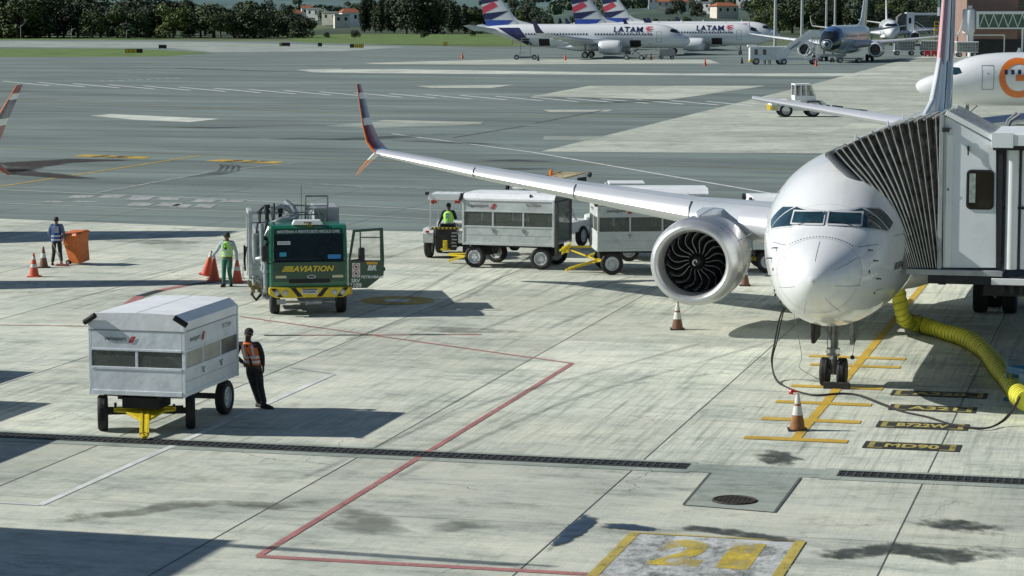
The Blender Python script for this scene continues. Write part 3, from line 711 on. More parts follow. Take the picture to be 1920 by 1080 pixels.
def make_plane(name, label, cat, kind='737', hull=None, group=None, hero=False, fin='plain', winglets='split', nose_gear=True, engine_mat=None, titles=None):
    T = thing(name, label, cat, group=group)
    HL = Hull(B737 if kind == '737' else A320); hm = hull or HULL2
    N = 64 if hero else 32
    us = [0, .02, .06, .12, .2, .35, .5, .7, .95, 1.2, 1.5, 1.75, 1.95, 2.1, 2.3, 2.6, 2.9, 3.3, 3.7, 4.1, 4.6, 5.2, 6, 7] + [8 + k * 2 for k in range(9)] + [25, 26, 27, 28, 29, 30, 31, 32, 33, 34, 35, 36, 37, 37.5] + ([38, 38.6, 39.1] if kind == '737' else [])
    mb = MB(); mb.loft([HL.ring(u, N) for u in us], 0, True)
    # wing to body fairing
    mb.loft([[(w * math.cos(a), u, zc + h * math.sin(a)) for a in (2 * math.pi * k / 20 for k in range(20))] for u, w, h, zc in ((11.5, 1.2, .3, 1.9), (13, 1.9, .65, 1.95), (15, 2.2, .8, 2.0), (19, 2.2, .85, 1.95), (21.5, 1.7, .6, 1.95), (23, 1.0, .3, 1.9))], 0, True)
    mb.build('fuselage', hm, T, 60)
    w0, t0, b0, c0 = interp(HL.t, 12)
    # windows
    mb = MB(); zw = 4.05 if kind == '737' else 4.1
    u = 6.4
    while u < 29.5:
        for sg in (-1, 1):
            if 16.4 < u < 17.2: continue
            quad_grid(mb, lambda a, b, sg=sg: HL.side(a, b, sg, .035), [(u, zw - .17), (u + .24, zw - .17), (u + .24, zw + .17), (u, zw + .17)], 2)
        u += .508
    mb.build('cabin_windows', paint('cabin_window_dark', (.03, .05, .08), .2, var=.2), T, 0)
    # doors as outlined panels
    for (du, dz0, dz1, dw) in ((4.75, 2.75, 4.55, .86), (31.0 if kind == '737' else 29.5, 2.95, 4.75, .76)):
        for sg in (-1, 1):
            mb = MB(); e = .022
            for (a, b, c, d) in ((du, du + dw, dz0 - e, dz0 + e), (du, du + dw, dz1 - e, dz1 + e), (du - e, du + e, dz0, dz1), (du + dw - e, du + dw + e, dz0, dz1)):
                quad_grid(mb, lambda p, q, sg=sg: HL.side(p, q, sg, .014), [(a, c), (b, c), (b, d), (a, d)], 4)
            quad_grid(mb, lambda p, q, sg=sg: HL.side(p, q, sg, .016), [(du + dw / 2 - .09, dz0 + 1.15), (du + dw / 2 + .09, dz0 + 1.15), (du + dw / 2 + .09, dz0 + 1.22), (du + dw / 2 - .09, dz0 + 1.22)], 1)
            mb.build('door', PANEL, T, 0)
    # cockpit windows
    if kind == '737':
        fr = [((.06, 4.07), (.80, 4.05), (.78, 4.28), (.06, 4.31))]
        sd = [((2.12, 3.98), (2.78, 3.86), (2.66, 4.38), (2.22, 4.28)), ((2.84, 3.88), (3.22, 4.02), (3.08, 4.34), (2.72, 4.37))]
    else:
        fr = [((.05, 4.42), (.86, 4.40), (.76, 4.86), (.05, 4.92))]
        sd = [((1.95, 4.38), (2.6, 4.42), (2.75, 4.98), (2.25, 4.85)), ((2.68, 4.44), (3.3, 4.6), (3.2, 5.0), (2.83, 5.0))]
    def window(f, c, nm='cockpit_window'):
        cx, cz = sum(p[0] for p in c) / 4, sum(p[1] for p in c) / 4
        g = MB(); quad_grid(g, lambda a, b: f(a, b, .020), c, 6); o = g.build(nm, COCKG if kind == '737' else GLASS, T, 60)
        e = MB(); k = .035
        cc = [(p[0] + (k if p[0] > cx else -k), p[1] + (k if p[1] > cz else -k)) for p in c]
        quad_grid(e, lambda a, b: f(a, b, .010), cc, 6); e.build('frame', WINF if hero else GLASS, o, 60)
    for sg in (-1, 1):
        for c in fr: window(lambda a, b, o, sg=sg: HL.front(sg * a, b, o + .02), c)
        for c in sd: window(lambda a, b, o, sg=sg: HL.side(a, b, sg, o), c)
    # wings
    zr = 2.62
    st = [(0, 12.9, zr - .1, 7.9, 1.1), (1.88, 13.5, zr, 7.2, 1.1), (5.6, 15.95, zr + .36, 4.55, 1.05), (10, 18.35, zr + .82, 3.3, .95), (14.5, 20.85, zr + 1.32, 2.25, .9), (17.2, 22.35, zr + 1.66, 1.62, .85)]
    wm = WINGM
    for sg in (-1, 1):
        mb = MB(); mb.loft([foil((sg * v, u, z), c, t, (0, 0, 1)) for v, u, z, c, t in st], 0, True)
        W = mb.build('wing', wm, T, 50)
        # polished leading-edge slats
        mb = MB()
        for (v0, v1) in ((2.1, 4.1), (5.75, 9.6), (9.66, 13.3), (13.36, 17.0)):
            rings = []
            for v in (v0, v1):
                uu, zz, cc, tt = interp([(a, b, c, d, e) for a, b, c, d, e in st], v)
                full = foil((sg * v, uu - .04, zz + .004), cc, tt * 1.10)
                rings.append(full[4:9])
            mb.loft(rings, 0, False, closed=False)
        mb.build('slat', SLATM if kind == '737' else WINF, W, 60)
        for v in (3.9, 7.8, 11.4):
            mb = MB()   # flap track fairings
            uu, zz, cc, tt = interp([(a, b, c, d, e) for a, b, c, d, e in st], v)
            mb.loft([[(sg * v + r * math.cos(a) * .6, y, z_ + r * math.sin(a)) for a in (2 * math.pi * k / 10 for k in range(10))] for y, r, z_ in ((uu + .45 * cc, .03, zz - .1), (uu + .6 * cc, .17, zz - .22), (uu + .85 * cc, .2, zz - .25), (uu + 1.1 * cc, .12, zz - .2), (uu + 1.22 * cc, .02, zz - .15))], 0, True)
            mb.build('flap_fairing', wm, W, 50)
        # thin flap seam on the upper skin
        mb = MB()
        for (fa, fb) in ((.74, .745), (.16, .163)):
            rr = []
            for v, uu, zz, cc, tt in st[1:]:
                h = (.055 if fa > .5 else .098) * cc * tt + .006
                rr.append([(sg * v, uu + fa * cc, zz + h), (sg * v, uu + fb * cc + .02, zz + h)])
            mb.loft(rr, 0, False, closed=False)
        mb.build('skin_seam', PANEL, W, 0)
        v, uu, zz, cc, tt = st[-1]
        mats_w = [WLET, MAROON, SLATE, CORAL, SKYB, LORANGE]
        if winglets == 'split':
            mb = MB(); seq = [(0, 0, 0, 1.0, 0), (.18, .12, .1, .95, 4), (.40, .36, .26, .86, 1), (.62, .85, .58, .66, 1), (.71, 1.08, .74, .58, 0), (.84, 1.42, .98, .50, 2), (.94, 1.70, 1.16, .43, 2), (1.01, 1.90, 1.30, .37, 0), (1.11, 2.18, 1.5, .27, 1)]
            rings = [foil((sg * (v + a), uu + d, zz + b), cc * e, .7, (sg * -.0 + 1e-6, 0, 1) if i == 0 else (-sg * .93, 0, .36)) for i, (a, b, d, e, _) in enumerate(seq)]
            mb.loft(rings, 0, True, mf=lambda i, j: 5 if j in (5, 6) else seq[i + 1][4]); mb.build('winglet', mats_w, W, 50)
            mb = MB(); seq2 = [(.1, -.02, .15, .62, 0), (.4, -.25, .4, .48, 0), (.72, -.52, .68, .32, 5), (1.0, -.78, .95, .16, 5)]
            rings = [foil((sg * (v + a), uu + d, zz + b), cc * e, .6, (sg * .7, 0, .7)) for a, b, d, e, _ in seq2]
            mb.loft(rings, 0, True, mf=lambda i, j: 5 if i > 0 and j > 3 else seq2[i + 1][4]); mb.build('lower_winglet', mats_w, W, 50)
        else:
            mb = MB(); seq = [(0, 0, 0, 1.0, 0), (.2, .15, .2, .9, 0), (.42, .7, .7, .7, 2), (.6, 1.7, 1.35, .45, 2), (.7, 2.4, 1.8, .3, 2)]
            rings = [foil((sg * (v + a), uu + d, zz + b), cc * e, .7, (0, 0, 1) if i == 0 else (-sg * .95, 0, .3)) for i, (a, b, d, e, _) in enumerate(seq)]
            mb.loft(rings, 0, True, mf=lambda i, j: seq[i + 1][4]); mb.build('winglet', [WLET, NAVY, NAVY if fin == 'banded' else WLET], W, 50)
    # engines
    ev, ez, eu = (4.86, 2.03, 11.75) if kind == '737' else (5.75, 1.95, 11.2)
    em = engine_mat or HULL2
    for sg in (-1, 1):
        c = (sg * ev, eu, ez); n = 56 if hero else 24
        mb = MB()
        mb.lathe([(1.226, .42), (1.262, .8), (1.272, 1.3), (1.25, 2.1), (1.17, 3.0), (1.04, 3.75), (1.0, 3.78)], c, 'Y', n, 0, .965)
        E_ = mb.build('engine_nacelle', em, T, 50)
        mb = MB(); mb.lathe([(1.2265, .43), (1.2, .28), (1.166, .165), (1.12, .06), (1.07, .01), (1.03, 0), (.985, .02), (.93, .12), (.89, .35), (.875, .6)], c, 'Y', n, 0, .965); mb.build('inlet_lip', LIPM if hero else WINF, E_, 50)
        mb = MB(); mb.lathe([(.875, .6), (.87, .95), (.87, 1.1)], c, 'Y', n, 0, .965); mb.lathe([(.001, 1.12), (.87, 1.12)], c, 'Y', n, 0, .965)
        mb.build('inlet_duct', FANM, E_, 50)
        if hero:
            for k in range(18):    # swept fan blades
                mb = MB(); a0 = 2 * math.pi * k / 18; rows = []
                for j in range(7):
                    r = .24 + (.855 - .24) * j / 6; sw = .26 * math.sin(j / 6 * math.pi * .9) - .20 * (j / 6) ** 2
                    row = []
                    for w_ in (0, .5, 1):
                        a = a0 + sw + (w_ - .5) * (.30 if j else .2) * (1 - .25 * j / 6); row.append((c[0] + r * math.cos(a), c[1] + .86 + w_ * .16, c[2] + r * math.sin(a) * .965))
                    rows.append(row)
                mb.loft(rows, 0, False, closed=False)
                edge = [(q[0][0], q[0][1] - .004, q[0][2]) for q in rows]; mb.path(edge, .0075, 5, 1)
                mb.build('fan_blade', [FANM, paint('blade_edge_metal', (.55, .56, .57), .3, .9)], E_, 50)
            mb = MB(); mb.lathe([(.001, .62), (.06, .635), (.14, .70), (.21, .80), (.25, .92)], c, 'Y', 28); mb.build('spinner', paint('black_spinner', (.015, .015, .016), .35), E_, 50)
            mb = MB(); pts = []
            for j in range(15):
                a = -.5 + j * .36; r = .022 + .0055 * j; rr = .062
                pts.append((c[0] + r * math.cos(a), c[1] + .605 + (r * r * 2.2), c[2] + r * math.sin(a)))
            mb.path(pts, [.006 + .010 * min(1, j / 5) for j in range(15)], 6); mb.build('spinner_swirl', WLET, E_, 40)
            mb = MB(); mb.loft([[(c[0] - sg * 1.17, eu + a, ez + .62), (c[0] - sg * (1.20 + h), eu + a + .04, ez + .62 + h * .65), (c[0] - sg * 1.19, eu + a, ez + .60)] for a, h in ((1.0, .01), (1.3, .26), (1.9, .30), (2.0, .02))], 0, True)
            mb.build('nacelle_strake', SKYB, E_, 30)
            mb = MB(); mb.lathe([(1.268, 1.02), (1.2755, 1.03), (1.2755, 1.05), (1.268, 1.06)], c, 'Y', n, 0, .966); mb.lathe([(1.2, 2.68), (1.212, 2.69), (1.21, 2.71), (1.2, 2.72)], c, 'Y', n, 0, .966); mb.build('cowl_seam', PANEL, E_, 50)
            # chevrons on the trailing edge of the nacelle
            mb = MB()
            for k in range(18):
                a0, a1 = 2 * math.pi * k / 18, 2 * math.pi * (k + 1) / 18; am = (a0 + a1) / 2
                mb.poly([(c[0] + r * math.cos(a), eu + t, ez + r * math.sin(a) * .965) for a, r, t in ((a0, 1.04, 3.75), (am, 1.0, 4.05), (a1, 1.04, 3.75))])
            mb.build('chevrons', em, E_, 0)
        mb = MB(); mb.lathe([(.001, 3.3), (.98, 3.3)], c, 'Y', n); mb.lathe([(.66, 3.2), (.62, 3.9), (.45, 4.7), (.36, 5.0), (.3, 4.98), (.24, 5.0), (.02, 5.6)], c, 'Y', n); mb.build('exhaust_core', STEEL, E_, 50)
        mb = MB()
        mb.loft([[(sg * ev - w_, y, z0), (sg * ev + w_, y, z0), (sg * ev + w_ * .8, y, z1), (sg * ev - w_ * .8, y, z1)] for y, w_, z0, z1 in ((eu + .9, .04, ez + 1.0, ez + 1.24), (eu + 1.4, .2, ez + .9, ez + 1.34), (eu + 2.6, .24, ez + .9, ez + 1.36), (eu + 4.1, .25, ez + .6, ez + 1.22), (eu + 6.4, .2, ez + .7, ez + 1.12), (eu + 7.6, .04, ez + .95, ez + 1.05))], 0, True)
        mb.build('engine_pylon', WINGM, E_, 45, bevel=.04 if hero else 0)
    # tail
    if kind == '737': fs = [(5.15, 30.9, 7.0), (6.2, 32.2, 6.1), (7.2, 33.0, 5.5), (9.8, 34.9, 4.1), (12.35, 36.85, 2.55)]; dors = [(27.2, 5.5), (31.9, 5.35), (33.1, 7.3), (31.8, 6.6), (30.2, 5.9)]
    else: fs = [(5.5, 29.2, 6.4), (7.0, 30.6, 5.5), (9.4, 32.4, 4.1), (11.76, 34.2, 2.7)]; dors = [(27.4, 5.8), (30.5, 5.7), (30.9, 7.2), (30.0, 6.5)]
    mb = MB(); mb.loft([foil((0, u, z), c, .5, 'X', 1.0) for z, u, c in fs], 0, True)
    # make the section symmetric by mirroring the camber out
    FN = mb.build('fin', HULL2 if not hero else hm, T, 50)
    mb = MB(); mb.loft([[(0, a, b) for a, b in dors], [(0, a, b) for a, b in dors]], 0)
    mb = MB(); mb.prism(dors, 'X', -.12, .12); mb.build('dorsal_fin', hm, FN, 45, bevel=.1)
    def finpatch(nm, poly, mat):
        m_ = MB(); o_ = .5
        def pt(fz, fc, sg):      # fractional height and chord on the fin
            z = fs[0][0] + (fs[-1][0] - fs[0][0]) * fz; u_, c_ = interp(fs, z)[0:2] if False else interp([(a, b, c) for a, b, c in fs], z)
            th = interp([(0, 0), (.03, .045), (.12, .085), (.3, .11), (.55, .085), (.8, .04), (1, .004)], fc)[0]
            tn = interp([(0, 0), (.03, .035), (.12, .055), (.3, .06), (.55, .045), (.8, .02), (1, .004)], fc)[0]
            return (sg * (c_ * .5 * (th if sg > 0 else tn) + .02), u_ + fc * c_, z)
        for sg in (-1, 1): quad_grid(m_, lambda a, b, sg=sg: pt(a, b, sg), poly, 10)
        return m_.build(nm, mat, FN, 0)
    if fin == 'banded':       # (height, chord) corners
        finpatch('livery_band', [(.16, .12), (.16, 1), (.0, 1), (.0, .45)], BLUEP)
        finpatch('livery_band', [(.17, .78), (.42, .04), (.34, 1), (.17, 1)], NAVY)
        finpatch('livery_band', [(.34, 1), (.55, .35), (.68, .45), (.52, 1)], CORAL)
        finpatch('livery_band', [(.60, 1), (.70, .2), (.98, .08), (.86, 1)], NAVY)
        finpatch('livery_band', [(.9, 1), (.99, .35), (1.0, .5), (1.0, 1)], CORAL)
        m_ = MB()
        for sg in (-1, 1): quad_grid(m_, lambda a, b, sg=sg: HL.side(a, b, sg, .02), [(29.6, 5.2), (27.0, 1.95), (28.4, 2.2), (33.5, 5.2)], 8)
        m_.build('livery_sweep', NAVY, T, 0)
    elif fin == 'hero':
        finpatch('livery_band', [(.26, .0), (.26, .035), (1, .05), (1, .0)], PINK)
        finpatch('livery_band', [(.26, .16), (.26, .32), (1, .34), (1, .15)], BLUEP)
        finpatch('livery_band', [(.05, .10), (.05, .50), (.33, .42), (.27, .10)], SKYB)
        finpatch('livery_band', [(.30, .40), (.30, .64), (1, .62), (1, .42)], LILAC)
        finpatch('livery_band', [(.18, .68), (.18, .86), (1, .88), (1, .66)], MAROON)
    elif fin == 'red':
        finpatch('livery_band', [(.3, .0), (.3, .55), (.55, .6), (.6, 0)], CORAL)
    mb = MB(); r_ = [[(0.14, u + .70 * c, z), (.14, u + .705 * c + .02, z)] for z, u, c in fs[1:]]
    for sg in (-1, 1):
        hv = 7.17 if kind == '737' else 6.22
        mb = MB(); mb.loft([foil((sg * v, u, z), c, .62) for v, u, z, c in ((.3, 33.3, 4.75, 4.4), (1.0, 33.75, 4.83, 4.1), (hv, 37.1, 5.62, 1.45), (hv + .1, 37.5, 5.64, .9))], 0, True)
        S_ = mb.build('tailplane', WINGM, T, 50)
        mb = MB(); mb.loft([foil((sg * v, u - .03, z + .004), c, .74)[4:9] for v, u, z, c in ((1.0, 33.75, 4.83, 4.1), (hv, 37.1, 5.62, 1.45))], 0, False, closed=False); mb.build('leading_edge', SLATM if hero else WINF, S_, 60)
    # landing gear
    def gear(v, u, r, w, sep, nm, top):
        mb = MB(); mb.tube((v, u, top), (v, u, r * .9), .085 if nm == 'nose_gear' else .15, None, 14, 0)
        mb.tube((v, u, r * 1.7), (v, u, r * .8), .06 if nm == 'nose_gear' else .09, None, 12, 1)
        mb.tube((v - sep, u, r), (v + sep, u, r), .06, None, 12, 0)
        mb.bar((v, u - .12, top * .92), (v, u - .12, r * 1.9), .05, .05, 0)
        mb.path([(v, u - .10, r * 2.7), (v, u - .30, r * 2.0), (v, u - .10, r * 1.4)], .025, 6, 0)
        if nm == 'nose_gear':
            mb.bar((v, u + .1, r * 2.6), (v, u + .9, top), .07, .07, 0); mb.bar((v - .30, u - .02, top), (v, u - .02, r * 2.9), .07, .06, 0); mb.bar((v + .30, u - .02, top), (v, u - .02, r * 2.9), .07, .06, 0)
            mb.box((v, u - .13, r * 2.45), (.30, .14, .18), 0); mb.tube((v - .12, u - .22, r * 2.5), (v - .12, u - .15, r * 2.5), .06, None, 12, 1); mb.tube((v + .12, u - .22, r * 2.5), (v + .12, u - .15, r * 2.5), .06, None, 12, 1)
            mb.path([(v + .06, u - .12, top), (v + .12, u - .2, r * 3), (v + .05, u - .1, r * 2)], .015, 5, 0); mb.path([(v - .1, u - .1, top), (v - .14, u - .18, r * 3.2), (v - .08, u - .1, r * 1.6)], .012, 5, 0)
        G = mb.build(nm, [GEARM, SILVER], T, 50)
        for s_ in (-1, 1): wheel(G, (v + s_ * sep, u, r), r, w, BLACK, GEARM if hero else RIM)
        return G
    gu = 4.0 if kind == '737' else 5.07
    mu = 19.6 if kind == '737' else 17.7
    G = gear(0, gu, .345, .21, .205, 'nose_gear', 1.62)
    if hero:
        for sg in (-1, 1):
            mb = MB(); mb.prism([(gu - .45, 1.66), (gu + .75, 1.64), (gu + .7, 1.10), (gu - .30, 1.04), (gu - .42, 1.2)], 'X', sg * .46 - .05, sg * .46 + .05); mb.build('gear_door', DARK if sg < 0 else GEARM, G, 0, bevel=.03)
        mb = MB(); mb.path([(.5, gu - .2, 1.55), (.52, gu - .24, 1.1), (.47, gu - .24, .78)], .006, 5); mb.sphere((.47, gu - .24, .74), .055, 8); mb.build('lock_pin_flag', DARK, G, 40)
    for sg in (-1, 1): gear(sg * (2.86 if kind == '737' else 3.8), mu, .565, .4, .43, 'main_gear', 2.5)
    # antennas on the crown
    for (u, h) in ((7.6, .32), (15.5, .3), (20, .3)):
        mb = MB(); z = interp(HL.t, u)[1]; mb.loft([[(-.02, u, z - .03), (.02, u, z - .03), (.02, u + .32, z - .03), (-.02, u + .32, z - .03)], [(-.012, u + .14, z + h), (.012, u + .14, z + h), (.012, u + .3, z + h), (-.012, u + .3, z + h)]], 0, True)
        mb.build('antenna', WLET, T, 0)
    if hero:
        mb = MB(); mb.sphere((0, 9.9, 5.56), .09, 8, 0, (1, 1, .8)); mb.build('anti_collision_light', REDP, T, 40)
        mb = MB(); mb.lathe([(.001, .0), (.26, .02), (.3, .0)], (0, 12.4, 5.54), 'Z', 20); mb.loft([[(-.16, 12.1, 5.55), (.16, 12.1, 5.55), (.05, 12.8, 5.55), (-.05, 12.8, 5.55)], [(-.12, 12.2, 5.62), (.12, 12.2, 5.62), (.04, 12.7, 5.62), (-.04, 12.7, 5.62)]], 0, True); mb.build('beacon_plate', DARK, T, 40)
        # radome seam, rivet row, lightning strips
        mb = MB(); sl = lambda e: [HL.ring(1.0 + .22 * math.sin(2 * math.pi * k / 64) + e, 64, .004)[k] for k in range(64)]; a, b = sl(0), sl(.013); mb.loft([a, b], 0); mb.build('radome_seam', paint('soft_seam', (.5, .52, .53), .5), T, 0)
        mb = MB()
        for k in range(22):
            an = math.pi / 2 + (k - 10.5) * .068; w, t, bb, cc = interp(HL.t, 1.30)
            mb.box(((w + .004) * math.cos(an), 1.30, cc + (t - cc + .004) * math.sin(an)), (.022, .03, .015))
        mb.build('rivet_row', DARK, T, 0)
        mb = MB()
        for an in (90, 148, 200, 250, 300, 345, 30):
            pts = []
            for u in (.28, .45, .65, .9, 1.05):
                w, t, bb, cc = interp(HL.t, u); an_ = R(an); pts.append(((w + .004) * math.cos(an_), u, cc + ((t - cc) if math.sin(an_) > 0 else (cc - bb)) * math.sin(an_) * 1.004))
            mb.path(pts, .0065, 4)
        mb.build('lightning_strips', paint('strip_grey', (.42, .43, .44), .5), T, 0)
        mb = MB()
        for sg in (-1, 1):
            for (u, z) in ((1.62, 3.52), (1.62, 3.28), (1.80, 2.85)):
                p = HL.side(u, z, sg, 0); mb.path([p, p + Vector((sg * .10, 0, 0)), p + Vector((sg * .11, -.14, 0))], [.02, .014, .01], 6)
            for (u, z) in ((1.35, 3.05), (2.0, 2.5)):
                p = HL.side(u, z, sg, .004); mb.sphere(p, .035, 6, 0, (.5, 1, 1))
        mb.build('pitot_probes', DARK, T, 40)
        mb = MB()
        for sg in (-1, 1):
            p = HL.front(sg * .62, 4.02, .03); q = HL.front(sg * .30, 4.10, .05); mb.path([p, q, HL.front(sg * .12, 4.085, .05)], .011, 5)
        mb.build('wiper', BLK, T, 0)
        # static ports, small hatches
        mb = MB()
        for sg in (-1, 1):
            for (u0, u1, z0, z1) in ((2.0, 2.5, 2.55, 2.56), (3.1, 3.6, 2.2, 2.21), (2.9, 3.9, 3.0, 3.012), (1.4, 2.1, 3.6, 3.61), (3.0, 3.7, 3.72, 3.73)):
                quad_grid(mb, lambda p, q, sg=sg: HL.side(p, q, sg, .008), [(u0, z0), (u1, z0), (u1, z1 + .004), (u0, z1 + .004)], 3)
        mb.build('hatch_seam', PANEL, T, 0)
        for sg, u0, wd in ((1, 3.62, 1.5), (-1, 3.6, 1.5)):
            vs, fcs = text_verts('BOEING 737 MAX 8' if False else 'BOEING 737-8', wd, .012, .25)
            mb = MB(); mb.add([HL.side(u0 + (a * sg) + .1, 3.02 + b, sg, .012) for a, b in vs], fcs); mb.build('type_lettering', BLK, T, 0)
    if titles == 'latam':
        for sg in (1, -1):
            vs, fcs = text_verts('LATAM', 5.0, .012, 0, .98)
            mb = MB(); mb.add([HL.side(10.5 + (a * sg), 4.88 + b * .95, sg, .09) for a, b in vs], fcs); mb.build('airline_title', NAVY, T, 0)
            mb = MB()
            for c4 in (((6.3, 5.32), (7.5, 5.22), (7.4, 5.36), (6.4, 5.42)), ((6.2, 5.02), (7.4, 5.16), (7.7, 5.02), (6.5, 4.90)), ((6.5, 4.72), (7.3, 4.92), (7.5, 4.82), (6.8, 4.62)), ((6.9, 4.35), (7.1, 4.60), (7.3, 4.55), (7.05, 4.28))):
                quad_grid(mb, lambda p, q, sg=sg: HL.side(p, q, sg, .09), list(c4), 3)
            mb.build('airline_emblem', CORAL, T, 0)
    if titles == 'ring':
        for sg in (1, -1):
            mb = MB(); rings = []
            cu, cz = 7.5, 3.62
            for rr in (1.50, 1.33, 1.17, 1.02): rings.append([HL.side(cu + rr * math.cos(a), max(1.75, min(5.4, cz + rr * math.sin(a))), sg, .02) for a in (2 * math.pi * k / 48 for k in range(48))])
            mb.loft(rings, 0); quad_grid(mb, lambda p, q, sg=sg: HL.side(p, q, sg, .02), [(cu - .25, cz - .23), (cu + 1.2, cz - .23), (cu + 1.2, cz + .23), (cu - .25, cz + .23)], 4)
            mb.build('airline_emblem', LORANGE, T, 0)
    return T, HL

# main aircraft: nose gear on the stop marking
AY = NG.y - 4.0
MAIN, HL7 = make_plane('airliner', 'big white jet parked nose-on at the boarding bridge with silver engine and red winglet', 'airliner', '737', HULL, hero=True, fin='hero', engine_mat=NAC)
MAIN.location = (AX - .15, AY, 0)
# neighbour on the next stand, only its wingtip reaches the picture
tip = P(22, 523)
nb = copy_tree(MAIN); nb.location = (tip.x - 17.9, tip.y - 24.0, 0)
nb['label'] = 'neighbouring jet of which only a red and grey split winglet shows at the left edge'

def far_plane(nm, label, px, py, phi, **kw):
    T, _ = make_plane(nm, label, 'airliner', **kw)
    return T
# white jet with the orange ring, side on, nose to the left
ORG, _ = make_plane('airliner', 'white jet side-on behind the tail fin with large orange ring emblem and row of windows', 'airliner', '737', HULL2, titles='ring')
d = Dp(1717, 155, 24.6); ORG.location = (d.x, d.y, 0); ORG.rotation_euler.z = RZ(91)
# three banded-tail jets in a staggered row
L1, _ = make_plane('airliner', 'nearest and leftmost white jet with red and navy striped tail, cargo doors open', 'airliner', 'a320', HULL2, group='striped-tail jets on the far apron', fin='banded', winglets='sharklet', titles='latam')
def put(o, nose_x, s, phi): d = Dp(nose_x, 70, s); o.location = (d.x, d.y, 0); o.rotation_euler.z = RZ(phi)
HLA = Hull(A320)
mb = MB()
for (u0, u1, z0, z1) in ((8.3, 10.2, 1.95, 3.1), (24.2, 26.1, 2.1, 3.3), (27.8, 28.9, 2.6, 3.4)):
    mb = MB(); quad_grid(mb, lambda a, b: HLA.side(a, b, -1, .03), [(u0, z0), (u1, z0), (u1, z1), (u0, z1)], 4)
    mb.build('open_cargo_hatch', paint('dark_hold', (.03, .025, .022), .8), L1, 0)
put(L1, 1294, 10.9, -80)
L2 = copy_tree(L1); put(L2, 1440, 10.2, -80); L2['label'] = 'middle striped-tail jet, its white nose poking out behind the nearest one'
L3 = copy_tree(L1); put(L3, 1462, 9.3, -76); L3['label'] = 'farthest striped-tail jet, almost wholly hidden behind the middle one, right-hand tail of three'
# blue-topped jet facing the camera by the stair truck
BLUH = glossy_hull('blue_grey_hull', (.42, .54, .60), False)
B1, _ = make_plane('airliner', 'dark shiny nosed jet with blue and pale body facing the camera beside a stair truck', 'airliner', 'a320', BLUH, fin='plain', winglets='none', engine_mat=NAC)
d = Dp(1549, 118, 11.9); B1.location = (d.x, d.y, 0); B1.rotation_euler.z = RZ(18)
mb = MB()
mb.loft([HLA.ring(u, 32, .02, .2, math.pi - .2) for u in (2.6, 3.3, 4.2, 5)], 0, closed=False); mb.build('livery_crown', paint('muted_blue', (.06, .14, .32), .35, coat=.5), B1, 60)
mb = MB(); mb.loft([HLA.ring(u, 32, .02) for u in (0, .02, .06, .25, .7, 1.3, 1.7, 2.5, 3.2)], 0, True); mb.build('dark_nose', paint('mirror_dark_nose', (.09, .10, .10), .18, .8), B1, 60)
W1, _ = make_plane('airliner', 'small distant white jet facing the camera beside a far boarding bridge', 'airliner', 'a320', HULL2, fin='plain', winglets='sharklet')
d = Dp(1672, 90, 8.4); W1.location = (d.x, d.y, 0); W1.rotation_euler.z = RZ(6)
# ------------------------------------------------------------------ baggage carts (tow bar towards -Y)
ROOFP = paint('cart_roof_white', (.88, .91, .92), .4, 0, var=.08, scale=1.2, dirt=(.5, .55, .56, .3), bump=.9, bscale=2.2)
CARTW = paint('cart_side_panel', (.74, .80, .83), .42, 0, var=.14, scale=1.4, dirt=(.30, .33, .33, .32), bump=.9, bscale=2.6)
def decal(parent, o, xd, w=.62):
    """airport service company name with its red slanted emblem"""
    xd = Vector(xd); n = xd.cross(Vector((0, 0, 1))); o = Vector(o) + n * .012
    lettering('company_lettering', 'swissport', w * .74, o - xd * w * .14, xd, (0, 0, 1), BLK, parent, .004)
    mb = MB(); c = o + xd * w * .42; h = w * .10; z = Vector((0, 0, 1))
    mb.poly([c + xd * (-.12 * w) - z * h, c + xd * (.03 * w) - z * h, c + xd * (.15 * w) + z * h, c + xd * (.0 * w) + z * h]); r = mb.build('company_emblem', REDP, parent, 0)
    mb = MB(); q = c + n * .004
    mb.poly([q + xd * (-.04 * w) - z * h * .4, q + xd * (-.02 * w) - z * h * .5, q + xd * (.045 * w) + z * h * .3, q + xd * (.02 * w) + z * h * .5]); mb.poly([q + xd * (-.03 * w) + z * h * .1, q + xd * (.03 * w) - z * h * .3, q + xd * (.04 * w) - z * h * .1, q + xd * (-.02 * w) + z * h * .35])
    mb.build('emblem_mark', paint('emblem_pink', (.6, .25, .25), .5), r, 0)

